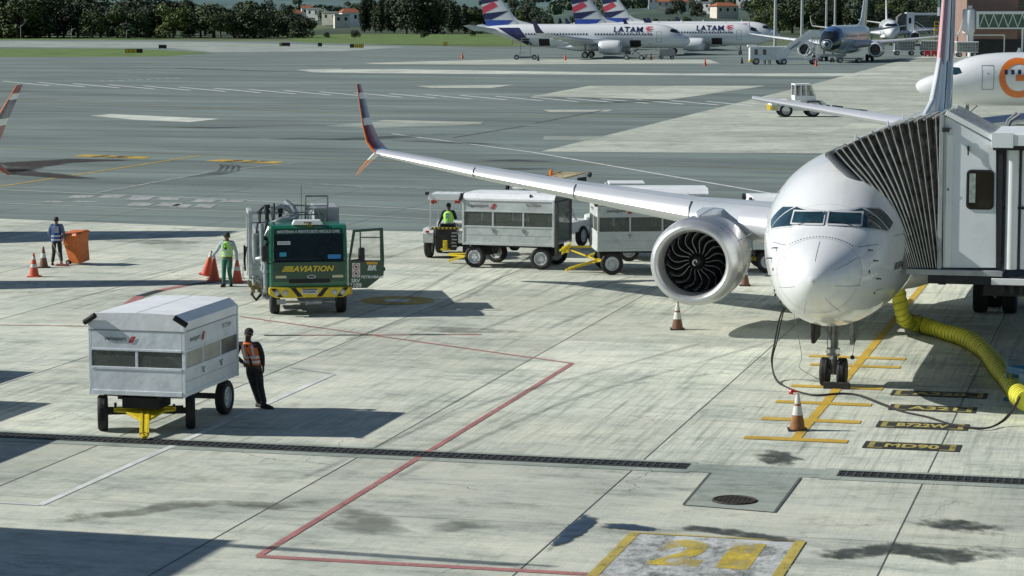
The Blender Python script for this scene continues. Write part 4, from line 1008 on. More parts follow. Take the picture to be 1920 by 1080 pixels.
CARTG = paint('weathered_cart_panel', (.56, .61, .60), .5, 0, var=.16, scale=1.2, dirt=(.24, .27, .25, .55), bump=.9, bscale=2.6)
PERSPEX_L = glassy('milky_perspex', (.42, .44, .36), .8, .3)
def make_cart(label, number, open_rear=False, steer=0.0, tall=False):
    T = thing('baggage_cart', label, 'baggage cart', group='white covered baggage carts')
    L, W, z0, z1, z2, z3, z4, zt = 1.65, 1.06, .86, 1.40, 1.78, 2.20, 2.40, 2.56
    if tall: z1, z2, z3, z4, zt = 1.46, 1.98, 2.34, 2.42, 2.58
    t = .03
    mb = MB()
    # lower and upper panels on four sides; window slot between
    for sg in (-1, 1):
        mb.bx(sg * W - t / 2, sg * W + t / 2, -L, L, z0, z1); mb.bx(sg * W - t / 2, sg * W + t / 2, -L, L, z2, z3)
        for y in (-L + .02, L - .02): mb.bx(sg * W - .035, sg * W + .035, y - .035, y + .035, z0 - .06, z4)
        for k in (1, 2): yy = -L + k * 2 * L / 3; mb.bx(sg * W - .02, sg * W + .02, yy - .03, yy + .03, z1, z2)
        mb.bx(sg * W - .028, sg * W + .028, -L + .04, L - .04, z1 - .04, z1 + .02); mb.bx(sg * W - .026, sg * W + .026, -L + .04, L - .04, z2 - .02, z2 + .03); mb.bx(sg * W - .03, sg * W + .03, -L + .04, L - .04, z0 - .05, z0 + .04)
    mb.bx(-W + .04, W - .04, -L - .015, -L + .015, z0, z1); mb.bx(-W + .04, W - .04, -L - .015, -L + .015, z2, z3)
    mb.bx(-W + .04, W - .04, -L - .03, -L + .02, z1 - .04, z1 + .02); mb.bx(-W + .04, W - .04, -L - .028, -L + .02, z2 - .02, z2 + .03); mb.bx(-W + .04, W - .04, -L - .033, -L + .02, z0 - .05, z0 + .05); mb.bx(-.03, .03, -L - .02, -L + .015, z1 + .02, z2 - .02)
    if not open_rear:
        mb.bx(-W + .04, W - .04, L - .015, L + .015, z0, z3)
    mb.bx(-W + .04, W - .04, -L + .04, L - .04, z0 - .03, z0 + .01)
    mb.build('body', CARTG if tall else CARTW, T, 0, bevel=.008)
    # shallow dents and panel line across the side
    mb = MB()
    for sg in (-1, 1): mb.bx(sg * W - .020, sg * W + .020, -L + .05, L - .05, (z0 + z1) / 2 - .004, (z0 + z1) / 2 + .004)
    mb.build('panel_line', PANEL, T, 0)
    for sg in (-1, 1):
        for yy in (-.55, .55):
            mb = MB(); mb.box((sg * (W + .03), yy, z1 - .10), (.03, .16, .035)); mb.box((sg * (W + .035), yy, z1 - .16), (.03, .03, .10)); mb.build('latch', STEEL, T, 0, bevel=.005)
    # roof: sloping shoulders and shallow crown
    pr = [(-W - .02, z3), (-W - .02, z4), (-W * .84, zt), (-W * .4, zt + .015), (0, zt + .02), (W * .4, zt + .015), (W * .84, zt), (W + .02, z4), (W + .02, z3)]
    mb = MB()
    mb.loft([[(a, y, b) for a, b in pr] for y in (-L - .01, -L * .5, 0, L * .5, L + .01)], 0, False, closed=False)
    mb.loft([[(a * .985, y, b - .012) for a, b in pr] for y in (-L, L)], 0, False, closed=False)
    mb.poly([(a, -L - .01, b) for a, b in pr])
    if not open_rear: mb.poly([(a, L + .01, b) for a, b in pr])
    mb.bx(-.006, .006, -L, L, zt + .018, zt + .026)
    R_ = mb.build('roof', ROOFP, T, 25)
    mb = MB(); mb.bx(-W - .028, W + .028, -L - .022, -L - .008, z3 - .012, z3 + .012)
    for sg in (-1, 1): mb.bx(sg * (W + .022) - .006, sg * (W + .022) + .006, -L, L, z3 - .012, z3 + .012)
    mb.build('roof_seam', PANEL, R_, 0)
    # windows
    for sg in (-1, 1):
        for k in range(3):
            a, b = -L + .06 + k * 2 * L / 3, -L - .03 + (k + 1) * 2 * L / 3; mb = MB(); mb.bx(sg * W - .004, sg * W + .004, a, b, z1 + .01, z2 - .01); mb.build('window', PERSPEX_L if k < 2 and not tall else PERSPEX, T, 0)
    for s_ in (-1, 1):
        mb = MB(); mb.bx(s_ * .035, s_ * (W - .05), -L - .003, -L + .003, z1 + .01, z2 - .01); mb.build('window', PERSPEX, T, 0)
    # black corner rollers at the front
    for sg in (-1, 1):
        mb = MB(); mb.tube((sg * (W + .10), -L - .06, z4 - .05), (sg * (W - .17), -L - .10, z4 + .12), .062, None, 12)
        mb.build('corner_buffer', BLACK, T, 40, bevel=.01)
    # running gear
    mb = MB()
    for x in (-.45, .45): mb.bx(x - .05, x + .05, -L + .1, L - .1, z0 - .16, z0 - .04)
    for y in (-L + .35, 0, L - .35): mb.bx(-.9, .9, y - .04, y + .04, z0 - .13, z0 - .05)
    mb.bx(-.42, .42, -1.5, -.8, .50, .74); mb.bx(-.3, .3, 1.0, 1.45, .45, .74)
    mb.build('chassis', DARK, T, 0, bevel=.01)
    for (y, st_) in ((-1.15, steer), (1.15, 0)):
        ax = MB(); ax.bx(-.9, .9, -.05, .05, .34, .46); A_ = ax.build('axle', DARK, T, 0, bevel=.01); A_.location = (0, y, 0); A_.rotation_euler.z = st_
        for sg in (-1, 1): wheel(A_, (sg * .93, 0, .385), .385, .21, BLACK, RIM)
    tb = MB()
    tb.prism([(-.62, -.02), (.62, -.02), (.62, -.14), (.42, -.18), (.09, -.62), (.09, -1.22), (-.09, -1.22), (-.09, -.62), (-.42, -.18), (-.62, -.14)], 'Z', -.02, .03)
    tb.bx(-.10, -.035, -1.30, -.15, -.03, .05); tb.bx(.035, .10, -1.30, -.15, -.03, .05); tb.bx(-.66, .66, -.08, 0, -.04, .06)
    tb.lathe([(.03, -.03), (.075, -.03), (.075, .03), (.03, .03)], (0, -1.36, 0), 'Z', 14)
    B_ = tb.build('tow_bar', YEL, T, 30, bevel=.006); B_.location = (0, -1.25, .47); B_.rotation_euler = (R(16), 0, steer)
    mb = MB(); mb.bx(-.82, .82, .0, .06, -.03, .03); mb.tube((-.62, -.04, -.05), (-.62, -.04, .16), .03); mb.tube((.62, -.04, -.12), (.62, -.04, .1), .03); mb.build('draw_beam', DARK, B_, 0)
    decal(T, (-.38, -L - .015, (z2 + z3) / 2 + .02), (1, 0, 0), .66)
    decal(T, (W + .016, -L + .75, (z2 + z3) / 2 + .0), (0, 1, 0), .85)
    decal(T, (-W - .016, L - .75, (z2 + z3) / 2 + .0), (0, -1, 0), .85)
    lettering('fleet_number', number, .52, (W + .027, L - .72, (z2 + z3) / 2 + .06), (0, 1, 0), (0, 0, 1), BLK, T, -.004)
    if open_rear:
        mb = MB(); mb.bx(-W + .05, W - .05, L - .9, L - .86, z0, zt); mb.build('opening_shade_sheet', DARK, T, 0)  # dark sheet across the inside paints the shade of the opening
        mb = MB(); rows = []
        for k in range(13):
            rows.append([(W - .06 - .32 * k / 12, L + .02 + .035 * math.sin(k * 2.2), z) for z in (.45, 1.0, 1.6, z3)])
        mb.loft(rows, 0, closed=False); rows = []
        for k in range(9): rows.append([(-W + .06 + .12 * k / 8, L + .02 + .03 * math.sin(k * 2.2), z) for z in (.9, 1.6, z3)])
        mb.loft(rows, 0, closed=False); mb.build('side_curtain', paint('grey_tarpaulin', (.13, .14, .14), .6, var=.4, bump=.5), T, 40)
        mb = MB(); mb.tube((-W, L + .03, z3), (W, L + .03, z3), .03); mb.build('curtain_rail', DARK, T, 40)
    return T

s1 = 88.9
C1 = make_cart('closed white baggage cart standing alone with yellow tow bar, a worker leaning on it', 'BCT1304', steer=R(21))
p = P(344, 741, .86); C1.location = (p.x - 1.07, p.y + 1.66, 0); C1.rotation_euler.z = R(.8)
C2 = make_cart('white baggage cart hitched behind the tug, dark curtained opening at its right end', 'BCT4564', True, R(-6), True)
p = (P(872, 455, .86) + P(1035, 461, .86)) / 2; rz2 = RZ(107.5)
def side_place(o, p, rz, hw=1.06): o.rotation_euler.z = rz; o.location = (p.x - hw * math.cos(rz), p.y - hw * math.sin(rz), 0)
side_place(C2, p, rz2)
C3 = make_cart('white baggage cart between the open-ended cart and the silver engine', 'BCT4571', tall=True)
rz3 = RZ(85); side_place(C3, (P(1124, 468, .86) + P(1299, 468, .86)) / 2, rz3)
C4 = copy_tree(C3); C4['label'] = 'last baggage cart of the train, mostly hidden between engine and jet nose'
side_place(C4, (P(1416, 466, .86) + P(1590, 464, .86)) / 2, RZ(88))
C5 = copy_tree(C3); C5['label'] = 'baggage cart parked beyond the train, only its white roof above the wing'
side_place(C5, (P(1150, 446, .86) + P(1330, 445, .86)) / 2, RZ(90))
# carts left of the frame: their shadows reach in
shd = Vector((math.sin(R(82.7)), math.cos(R(82.7)), 0)) * 3.75
for k, (a, b) in enumerate((((47, 700), (60, 741)), ((74, 757), (91, 810)), ((88, 826), (109, 887)))):
    q = (P(*a) + P(*b)) / 2 - shd; o = copy_tree(C1); o['label'] = 'baggage cart in the queue outside the left edge, seen only by its shadow'
    d = P(*a) - P(*b); o.location = (q.x - 1.75, q.y, 0); o.rotation_euler.z = 0

# coupling between cart two and three
def rod(nm, a, b, r, mat, label, cat):
    mb = MB(); mb.path([a, b], r, 8); o = mb.build(nm, mat, None, 40); tag(o, label, cat); return o

# ------------------------------------------------------------------ tug pulling the carts, seen from behind
def make_tug():
    T = thing('baggage_tug', 'white baggage tug with canopy roof pulling the cart train, driver seen from behind', 'tug')
    tug = paint('tug_white', (.64, .66, .64), .45, var=.1, dirt=(.2, .2, .17, .7), scale=3)
    mb = MB(); mb.bx(-.34, .34, -.75, .4, .35, .72); mb.bx(-.55, .55, .4, 1.9, .32, .95); mb.bx(-.36, .36, -.78, -.66, .3, 1.08); mb.build('chassis', DARK, T, 0, bevel=.03)
    mb = MB(); mb.prism([(.35, .7), (.35, 1.15), (.7, 1.2), (1.85, 1.05), (2.0, .9), (2.0, .5), (.35, .5)], 'X', -.5, .5); mb.build('bonnet', tug, T, 0, bevel=.04)
    for sg in (-1, 1):
        mb = MB(); ar = [(-.82, .55), (-.80, .86), (-.55, 1.02), (.05, 1.02), (.35, .86), (.4, .55), (.34, .55), (.28, .82), (.02, .95), (-.5, .95), (-.72, .82), (-.76, .55)]
        mb.prism(ar, 'X', sg * .42, sg * .80); mb.build('fender', tug, T, 0, bevel=.02)
        wheel(T, (sg * .66, -.2, .46), .46, .24, BLACK, RIM); wheel(T, (sg * .60, 1.45, .36), .36, .2, BLACK, RIM)
        mb = MB(); mb.box((sg * .62, -.80, .92), (.12, .03, .08)); mb.build('tail_light', REDP, T, 0, bevel=.01)
    mb = MB()
    for sg in (-1, 1):
        mb.bar((sg * .56, -.62, .95), (sg * .54, -.58, 2.08), .05); mb.bar((sg * .52, .75, 1.1), (sg * .52, .55, 2.08), .045)
    mb.bar((-.56, -.6, 2.05), (.56, -.6, 2.05), .05); mb.bar((-.52, .57, 2.05), (.52, .57, 2.05), .05); mb.build('canopy_frame', tug, T, 0)
    mb = MB()
    for k in range(4):
        x = -.60 + k * .302; mb.bx(x, x + .29, -.72, .75, 2.08, 2.16); mb.prism([(-.74, 2.0), (-.70, 2.16), (-.70, 1.98)], 'X', x, x + .29)
    mb.bx(-.60, .60, -.745, -.72, 1.99, 2.20); C = mb.build('canopy', WHITE2, T, 0, bevel=.012)
    for sg in (-1, 1):
        mb = MB(); mb.box((sg * .64, -.72, 2.2), (.13, .08, .10)); mb.build('work_lamp', BLK, T, 0, bevel=.015)
        mb = MB(); mb.box((sg * .40, -.76, 1.93), (.20, .05, .09)); mb.build('brake_light', paint('lamp_red', (.45, .04, .02), .3), T, 0, bevel=.01)
    mb = MB(); mb.bx(-.24, .24, -.42, .05, .78, .90); mb.prism([(-.50, .86), (-.40, .86), (-.44, 1.18), (-.53, 1.18)], 'X', -.24, .24); mb.build('seat', BLK, T, 0, bevel=.03)
    mb = MB(); mb.tube((0, .5, 1.05), (0, .26, 1.28), .02); mb.lathe([(.15, -.012), (.18, 0), (.15, .012)], (0, 0, 0), 'Z', 20); mb.build('steering_column', BLK, T, 40)
    mb = MB()
    for k in range(7): mb.bx(-.48 + k * .137, -.41 + k * .137, -.83, -.81, 1.02, 1.07)
    mb.build('hazard_stripes', BLK, T, 0); mb = MB(); mb.bx(-.48, .48, -.812, -.79, 1.015, 1.075); mb.build('rear_guard_bar', YEL, T, 0)
    mb = MB(); mb.bx(-.07, .07, -.95, -.80, .30, .64); mb.bx(-.04, .04, -1.02, -.85, .45, .52); mb.bx(-.16, .16, -.88, -.82, .30, .36); mb.build('hitch', YEL, T, 0, bevel=.008)
    mb = MB()
    for k in range(5): mb.box((.30 - .02 * (k % 2), -.80, .45 + k * .11), (.18, .05, .05), 0)
    mb.build('step_plate', STEEL, T, 0)
    mb = MB(); mb.path([(.66, .5, 2.0), (.70, .42, 1.7), (.66, .3, 1.3)], .02, 6); mb.box((-.66, .6, 1.85), (.05, .05, .22)); mb.build('mirror_arm', BLK, T, 30)
    return T
TUG = make_tug(); TUG.scale = (1.07,) * 3; p = P(831, 486); rzt = RZ(8); TUG.location = (p.x, p.y + .85, 0); TUG.rotation_euler.z = rzt
# yellow link from the tug to the first cart
a = P(842, 478, .42); b = P(872, 480, .42)
mb = MB(); mb.bar(a, b, .07, .06); mb.bar(a + Vector((0, 0, .05)), b + Vector((0, .1, .08)), .04, .04)
tag(mb.build('coupling_bar', YEL, None, 0), 'short yellow coupling bar between the tug and its first cart', 'coupling')
a = P(1046, 474, .55); b = P(1112, 470, .55)
mb = MB(); mb.bar(P(1066, 462, .82), P(1118, 463, .82), .07, .06); mb.bar(P(1050, 470, .8), P(1070, 456, 1.0), .06, .05); mb.bar(P(1054, 476, .7), P(1068, 462, .9), .05, .05); mb.box(P(1060, 468, .78), (.22, .15, .2)); mb.bar(P(1068, 468, .72), P(1116, 486, .50), .05, .04)
tag(mb.build('coupling_bar', YEL, None, 0), 'yellow coupling and rods joining the open-ended cart to the next cart', 'coupling')

# ------------------------------------------------------------------ belt loader parked behind the carts
T = thing('belt_loader', 'belt loader with raised white conveyor and orange beacon behind the cart train', 'belt loader')
mb = MB(); mb.bx(-2.3, 2.3, -.75, .75, .55, .95); mb.bx(-2.2, -1.2, -.8, .8, .9, 1.2); mb.build('chassis', WHITE, T, 0, bevel=.03)
mb = MB(); v = Vector((4.6, 0, .25)).normalized()
A_, B_ = Vector((-2.2, 0, 2.35)), Vector((2.4, 0, 2.55))
for sg in (-1, 1): mb.bar(A_ + Vector((0, sg * .48, 0)), B_ + Vector((0, sg * .48, 0)), .06, .22)
mb.bar(A_ + Vector((0, 0, .02)), B_ + Vector((0, 0, .02)), .86, .06); mb.build('conveyor', WHITE2, T, 0, bevel=.01)
mb = MB()
for k in range(9): q = A_.lerp(B_, .05 + k * .11); mb.bx(q.x - .03, q.x + .03, -.5, .5, q.z + .12, q.z + .16)
for sg in (-1, 1): mb.bar(A_ + Vector((.3, sg * .52, .14)), B_ + Vector((-.2, sg * .52, .14)), .05, .05)
mb.build('side_rail', paint('tan_belt_rail', (.45, .36, .18), .5), T, 0)
mb = MB()
for q in (A_, B_):
    for sg in (-1, 1): mb.lathe([(.05, -.04), (.10, -.04), (.10, .04), (.05, .04)], q + Vector((0, sg * .6, .05)), 'Y', 14)
for k in range(5): mb.box(B_ + Vector((-.25 - k * .16, -.53, -.10)), (.08, .06, .16))
mb.build('end_roller', BLK, T, 40)
mb = MB()
for sg in (-1, 1): mb.bar((-1.6, sg * .4, 1.0), (-1.2, sg * .4, 2.3), .07); mb.bar((1.0, sg * .4, .95), (1.2, sg * .4, 2.4), .07); mb.bar((1.6, sg * .4, .95), (.2, sg * .4, 2.35), .06)
mb.build('lift_frame', STEEL, T, 0)
mb = MB(); mb.tube((.25, 0, 2.5), (.25, 0, 2.72), .02); mb.lathe([(.075, 2.68), (.08, 2.85), (.03, 2.9), (.001, 2.9)], (.25, 0, 0), 'Z', 14); mb.build('beacon', AMBER, T, 40)
for x in (-1.35, 1.4):
    for sg in (-1, 1): wheel(T, (x, sg * .72, .38), .38, .22, BLACK, RIM, 'Y')
p = P(1003, 478); T.location = (P(1022, 474).x, P(1022, 474).y + .5, .12); T.rotation_euler.z = YAW + R(64)

# second tug beyond the cart train, only its cab shows
T = thing('parked_tug', 'white tug with rounded windscreen cab parked behind the second cart of the train', 'tug')
mb = MB(); mb.prism([(-1.5, .45), (-1.5, 1.15), (-.7, 1.3), (-.7, .45)], 'Y', -.7, .7); mb.bx(-.7, 1.5, -.7, .7, .45, 1.1); mb.build('body', WHITE, T, 0, bevel=.05)
mb = MB(); mb.prism([(-.72, 1.25), (-.55, 2.3), (.5, 2.38), (.75, 2.2), (.8, 1.1), (-.72, 1.1)], 'Y', -.66, .66); mb.build('cab', CLEARG, T, 0, bevel=.08)
mb = MB(); mb.bx(-.62, .75, -.72, .72, 2.34, 2.44)
for x in (-.68, .74):
    for sg in (-1, 1): mb.bx(x - .05, x + .05, sg * .68 - .03, sg * .68 + .03, 1.05, 2.36)
mb.build('roof', WHITE2, T, 0, bevel=.03)
for x in (-1.0, 1.0):
    for sg in (-1, 1): wheel(T, (x, sg * .66, .4), .4, .22, BLACK, RIM, 'Y')
p = P(1135, 470); T.location = (p.x + .3, p.y + 2.0, 0); T.rotation_euler.z = YAW

# ------------------------------------------------------------------ refuelling truck
TG = paint('truck_green', (.006, .15, .07), .28, var=.1, coat=.8, scale=1.5)
TGD = paint('truck_shaded_green', (.006, .06, .032), .3, var=.1, coat=.6)  # darker truck green: shade painted on front and door, also the sun strip
T = TR = thing('fuel_truck', 'green refuelling truck with yellow AVIATION lettering and open driver door', 'truck')
W, yb = 1.13, 2.0
mb = MB()   # cab shell: side profile with raked screen, hollow window openings left to glass parts
prof = [(0.02, .72), (0.0, 1.42), (.03, 1.62), (.17, 2.48), (.32, 2.62), (1.5, 2.66), (1.62, 2.5), (1.62, .72)]
mb.prism([(0.03, .72), (0.0, 1.0), (0.01, 1.60), (1.62, 1.60), (1.62, .72)], 'X', -W, W)
mb.prism([(.19, 2.56), (.30, 2.64), (.5, 2.67), (1.5, 2.67), (1.62, 2.55), (1.62, 2.5)], 'X', -W + .02, W - .02)
for sg in (-1, 1):
    mb.bar((sg * (W - .05), .06, 1.60), (sg * (W - .07), .235, 2.58), .10, .10); mb.bx(sg * (W - .09), sg * (W - .02), 1.05, 1.62, 1.6, 2.5)
mb.bx(-W + .05, W - .05, 1.56, 1.62, 1.6, 2.5)
CAB = mb.build('cab', TG, T, 0, bevel=.035)
mb = MB(); mb.prism([(.055, 1.60), (.04, 1.61), (.222, 2.565), (.232, 2.55)], 'X', -W + .12, W - .12); WS = mb.build('windscreen', glassy('truck_windscreen', (.01, .02, .02), .62, .03), T, 0)
lettering('screen_lettering', 'MANTENHA A FRENTE DESTE VEICULO LIVRE', 1.82, (0, .178, 2.475), (1, 0, 0), (0, .19, 1), WLET, WS, .012, height=.085)
mb = MB(); mb.prism([(.175, 2.40), (.205, 2.56), (.20, 2.56), (.168, 2.40)], 'X', -W + .12, W - .12); mb.build('sun_strip', TGD, WS, 0)
for (x0, x1, z0, z1, col, nm) in ((-.92, -.54, 2.10, 2.2, WLET, 'sticker'), (-.86, -.66, 1.76, 1.88, paint('cyan_sticker', (.05, .38, .55), .5), 'sticker'), (.55, .93, 1.68, 1.80, paint('blue_sticker', (.05, .28, .62), .5), 'sticker')):
    mb = MB(); y = lambda z: .045 + (z - 1.64) * .195 - .014; mb.poly([(x0, y(z0), z0), (x1, y(z0), z0), (x1, y(z1), z1), (x0, y(z1), z1)]); mb.build(nm, col, WS, 0)
lettering('sticker_lettering', 'AIR BP 24H', .30, (-.73, .045 + .51 * .195 - .02, 2.15), (1, 0, 0), (0, .19, 1), BLK, WS, .01, height=.04)
mb = MB()   # wipers, dash, front panel in the shade-darkened green
for x in (-.5, .45): mb = MB(); mb.path([(x, .03, 1.62), (x + .12, .06, 1.72), (x + .62, .075, 1.78)], .012, 5); mb.build('wiper', BLK, T, 0)
mb = MB(); mb.prism([(-.012, 1.02), (-.016, 1.30), (-.012, 1.60), (.02, 1.60), (.02, 1.02)], 'X', -W + .08, W - .08); FP = mb.build('front_panel', TGD, T, 0, bevel=.01)
mb = MB(); mb.bx(-.6, .6, -.022, .01, .98, 1.10); [mb.bx(-.58, .58, -.03, .01, .99 + k * .028, 1.002 + k * .028) for k in range(4)]; mb.build('grille', BLK, T, 0)
lettering('truck_lettering', 'AVIATION', 1.22, (.12, -.022, 1.40), (1, 0, 0), (0, 0, 1), paint('yellow_lettering', (.75, .56, .03), .45), FP, .03, .28, .17)
mb = MB()
for k in range(3): mb.poly([(-.80 + k * .03, -.021, 1.325 + k * .058), (-.49 + k * .012, -.021, 1.325 + k * .058), (-.475 + k * .012, -.021, 1.36 + k * .058), (-.79 + k * .03, -.021, 1.36 + k * .058)])
mb.build('speed_stripes', bpy.data.materials['yellow_lettering'], FP, 0)
mb = MB(); mb.lathe([(.001, -.012), (.12, -.012), (.125, 0)], (0, 0, 0), 'Y', 24, 0, .42); bd = mb.build('badge', SILVER, FP, 30); bd.location = (.06, -.014, 1.165)
mb = MB(); mb.lathe([(.001, -.016), (.105, -.016), (.107, 0)], (0, 0, 0), 'Y', 24, 0, .38); mb.build('badge_field', NAVY, bd, 0)
for x in (-.83, .83): mb = MB(); mb.box((x, -.02, 1.17), (.32, .02, .08)); mb.build('marker_lamp', paint('pale_lamp', (.62, .60, .42), .3), T, 0, bevel=.01)
# bumper with hazard chevrons, plate, lamps
mb = MB(); mb.prism([(-1.19, .86), (1.19, .86), (1.19, .66), (.98, .56), (-.98, .56), (-1.19, .66)], 'Y', -.13, .10); BM = mb.build('bumper', YEL, T, 0, bevel=.03)
mb = MB()
for sg in (-1, 1):
    for x0 in (.20, .78): mb.poly([(sg * x0, -.1345, .57), (sg * (x0 + .16), -.1345, .57), (sg * (x0 + .36 - .58 + (.58 if True else 0)), -.1345, .85), (sg * (x0 + .20), -.1345, .85)] if False else [(sg * x0, -.1345, .585), (sg * (x0 + .15), -.1345, .585), (sg * (x0 + .36), -.1345, .85), (sg * (x0 + .21), -.1345, .85)])
mb.build('hazard_stripes', BLK, BM, 0)
mb = MB(); mb.box((.0, -.14, .74), (.46, .02, .15)); PL = mb.build('number_plate', paint('plate_white', (.6, .63, .66), .5), BM, 0, bevel=.008)
mb = MB(); mb.box((0, -.1515, .795), (.44, .003, .03)); mb.build('plate_strip', NAVY, PL, 0)
lettering('plate_lettering', 'ENQ6I0L', .38, (0, -.153, .728), (1, 0, 0), (0, 0, 1), BLK, PL, .03, height=.075)
for sg in (-1, 1):
    for x in (.72, .96):
        mb = MB(); mb.lathe([(.001, -.03), (.06, -.025), (.078, 0), (.085, .0), (.085, .02)], (sg * x, -.135, .71), 'Y', 18); h = mb.build('headlight', paint('lamp_glass', (.45, .48, .48), .12, .5), BM, 40)
mb = MB(); mb.tube((-.9, .05, .42), (.7, .05, .42), .035); mb.tube((-.12, -.02, .42), (.35, -.02, .42), .10); mb.tube((.5, 0, .42), (.75, 0, .42), .05); mb.bx(-.95, -.7, -.02, .1, .36, .5); mb.build('front_pipework', STEEL, T, 40)
mb = MB(); mb.prism([(.42, .08), (.44, .09), (.60, .10), (.62, .09)], 'X', 0, .01)
# roof beacon bar, horn
mb = MB(); mb.prism([(-.48, 2.66), (-.42, 2.80), (.36, 2.80), (.44, 2.66)], 'Y', .25, .55); mb.build('light_bar', WHITE2, T, 0, bevel=.03)
mb = MB(); mb.bx(-.13, .10, .24, .25, 2.71, 2.74); mb.build('light_bar_slot', BLK, T, 0); mb = MB(); mb.lathe([(.06, .15), (.045, .22), (.02, .28)], (.02, 0, 2.67), 'Y', 14); mb.build('horn', YEL, T, 40)
# mirrors
for sg in (-1, 1):
    mb = MB(); x = sg * (W + .16) if sg < 0 else 1.60
    if sg < 0:
        mb.box((x, .0, 1.86), (.20, .13, .48)); m_ = mb.build('mirror', BLK, T, 0, bevel=.05); mb = MB(); mb.path([(-W, .1, 2.2), (x, .02, 2.12)], .018, 6); mb.path([(-W, .05, 1.55), (x, .02, 1.66)], .022, 6); mb.build('mirror_arm', BLK, m_, 40)
# interior
mb = MB(); mb.bx(-W + .1, W - .1, .1, .45, 1.5, 1.66); mb.bx(-.95, -.4, .85, 1.3, 1.2, 1.5); mb.bx(.4, .95, .85, 1.3, 1.2, 1.5); mb.bx(.42, .93, 1.28, 1.42, 1.5, 2.2); mb.bx(-.93, -.42, 1.28, 1.42, 1.5, 2.2); mb.build('seats_and_dash', BLK, T, 0, bevel=.03)
mb = MB(); mb.lathe([(.19, -.015), (.215, 0), (.19, .015)], (0, 0, 0), 'Z', 22); sw = mb.build('steering_wheel', BLK, T, 40); sw.location = (.62, .55, 1.75); sw.rotation_euler.x = R(-40)
# open driver door, hinged at the right front corner and swung square to the body
D_ = MB(); dw = 1.06
fr = [(0, 1.60, 1.60, 2.52)]
D_.prism([(0, .80), (.55, .80), (1.04, 1.18), (1.06, 1.62), (0, 1.62)], 'Y', -.03, .03)
D_.prism([(0, 1.6), (.07, 1.6), (.22, 2.46), (.14, 2.52)], 'Y', -.03, .03); D_.prism([(.14, 2.52), (.16, 2.44), (1.0, 2.50), (1.0, 2.58)], 'Y', -.029, .029); D_.prism([(.94, 1.6), (1.06, 1.6), (1.03, 2.58), (.93, 2.56)], 'Y', -.028, .028); D_.bx(.34, .38, -.027, .027, 1.6, 2.5); D_.bx(.36, .98, -.02, .02, 2.28, 2.31)
DO = D_.build('open_door', TGD, T, 0, bevel=.012); DO.location = (W + .02, .10, 0); DO.rotation_euler.z = R(-8)
mb = MB(); mb.prism([(.07, 1.62), (.94, 1.62), (.94, 2.50), (.22, 2.46)], 'Y', -.004, .004); mb.build('door_window', glassy('clear_door_glass', (.35, .42, .4), .12), DO, 0)
mb = MB(); mb.box((.40, -.14, 1.80), (.19, .12, .42)); m_ = mb.build('mirror', BLK, DO, 0, bevel=.05); mb = MB(); mb.path([(.1, -.03, 1.62), (.36, -.12, 1.66)], .02, 6); mb.build('mirror_arm', BLK, m_, 40)
def dl(nm, body, w, x, z, mat, b=.02, sh_=0, h=None): return lettering(nm, body, w, (x, -.034, z), (1, 0, 0), (0, 0, 1), mat, DO, b, sh_, h)
dl('door_lettering', 'BR', .27, .70, 1.40, WLET, .05, .2, .16); dl('door_lettering', 'PETROBRAS', .66, .71, 1.13, WLET, .025, .15, .085); dl('door_lettering', 'SRV', .26, .22, 1.02, WLET, .03); dl('door_lettering', '2109', .36, .21, .88, WLET, .03)
mb = MB(); mb.bx(.54, .86, -.036, -.031, 1.50, 1.575); mb.build('yellow_flash', paint('flash_yellow', (.78, .42, .03), .4), DO, 0); mb = MB(); mb.bx(.12, .35, -.036, -.031, 1.12, 1.54); SG = mb.build('warning_sign', WLET, DO, 0)
mb = MB()
for z in (1.43, 1.23):
    mb.lathe([(.075, -.040), (.095, -.040)], (.235, 0, z), 'Y', 24); mb.bar((.17, -.0405, z + .06), (.30, -.0405, z - .06), .018, .002)
mb.build('prohibition_rings', REDP, SG, 0)
mb = MB()
for z in (1.43, 1.23): mb.bx(.20, .27, -.0385, -.0375, z - .03, z + .02); mb.bx(.215, .235, -.0385, -.0375, z + .02, z + .05)
mb.build('sign_pictogram', BLK, SG, 0)
mb = MB(); mb.box((1.065, 0, 1.36), (.04, .10, .10)); mb.build('door_latch', BLK, DO, 0)
mb = MB(); mb.bx(W - .05, W + .12, -.1, .15, .62, .86); mb.build('step_light', paint('amber_lamp', (.55, .33, .05), .4), T, 0, bevel=.02)
# chassis, rear deck, tank box
mb = MB(); mb.bx(-.45, -.33, .3, 7.0, .55, .8); mb.bx(.33, .45, .3, 7.0, .55, .8); mb.bx(-1.1, 1.1, 1.75, 7.0, .82, .95); mb.bx(-.9, .9, 1.4, 2.2, .5, .8); mb.build('chassis', DARK, T, 0, bevel=.01)
mb = MB(); mb.bx(-.5, 1.1, 2.6, 6.8, .95, 2.35); mb.bx(.15, 1.1, 1.85, 2.5, .95, 2.55); mb.build('equipment_housing', paint('grey_green_housing', (.20, .24, .24), .5, var=.15, dirt=(.1, .1, .09, .5)), T, 0, bevel=.03)
mb = MB(); mb.bx(.3, 1.05, 2.0, 3.6, 2.62, 3.02); mb.bx(.33, 1.02, 2.03, 3.57, 3.0, 3.04); mb.build('platform_basket', paint('basket_grey', (.42, .46, .47), .5, .3, var=.15), T, 0, bevel=.01)
mb = MB()  # folding ladder frame and rails over the cab
for x in (.02, .68):
    mb.path([(x, 1.9, 2.5), (x, 1.75, 2.9), (x, 1.7, 3.4)], .028, 8)
mb.path([(.02, 1.7, 3.4), (.68, 1.7, 3.4)], .028, 8); mb.path([(.02, 1.74, 3.1), (.68, 1.74, 3.1)], .02, 8); mb.bx(.05, .66, 1.7, 2.2, 2.98, 3.03)
mb.build('lift_ladder', STEEL, T, 40)
mb = MB()
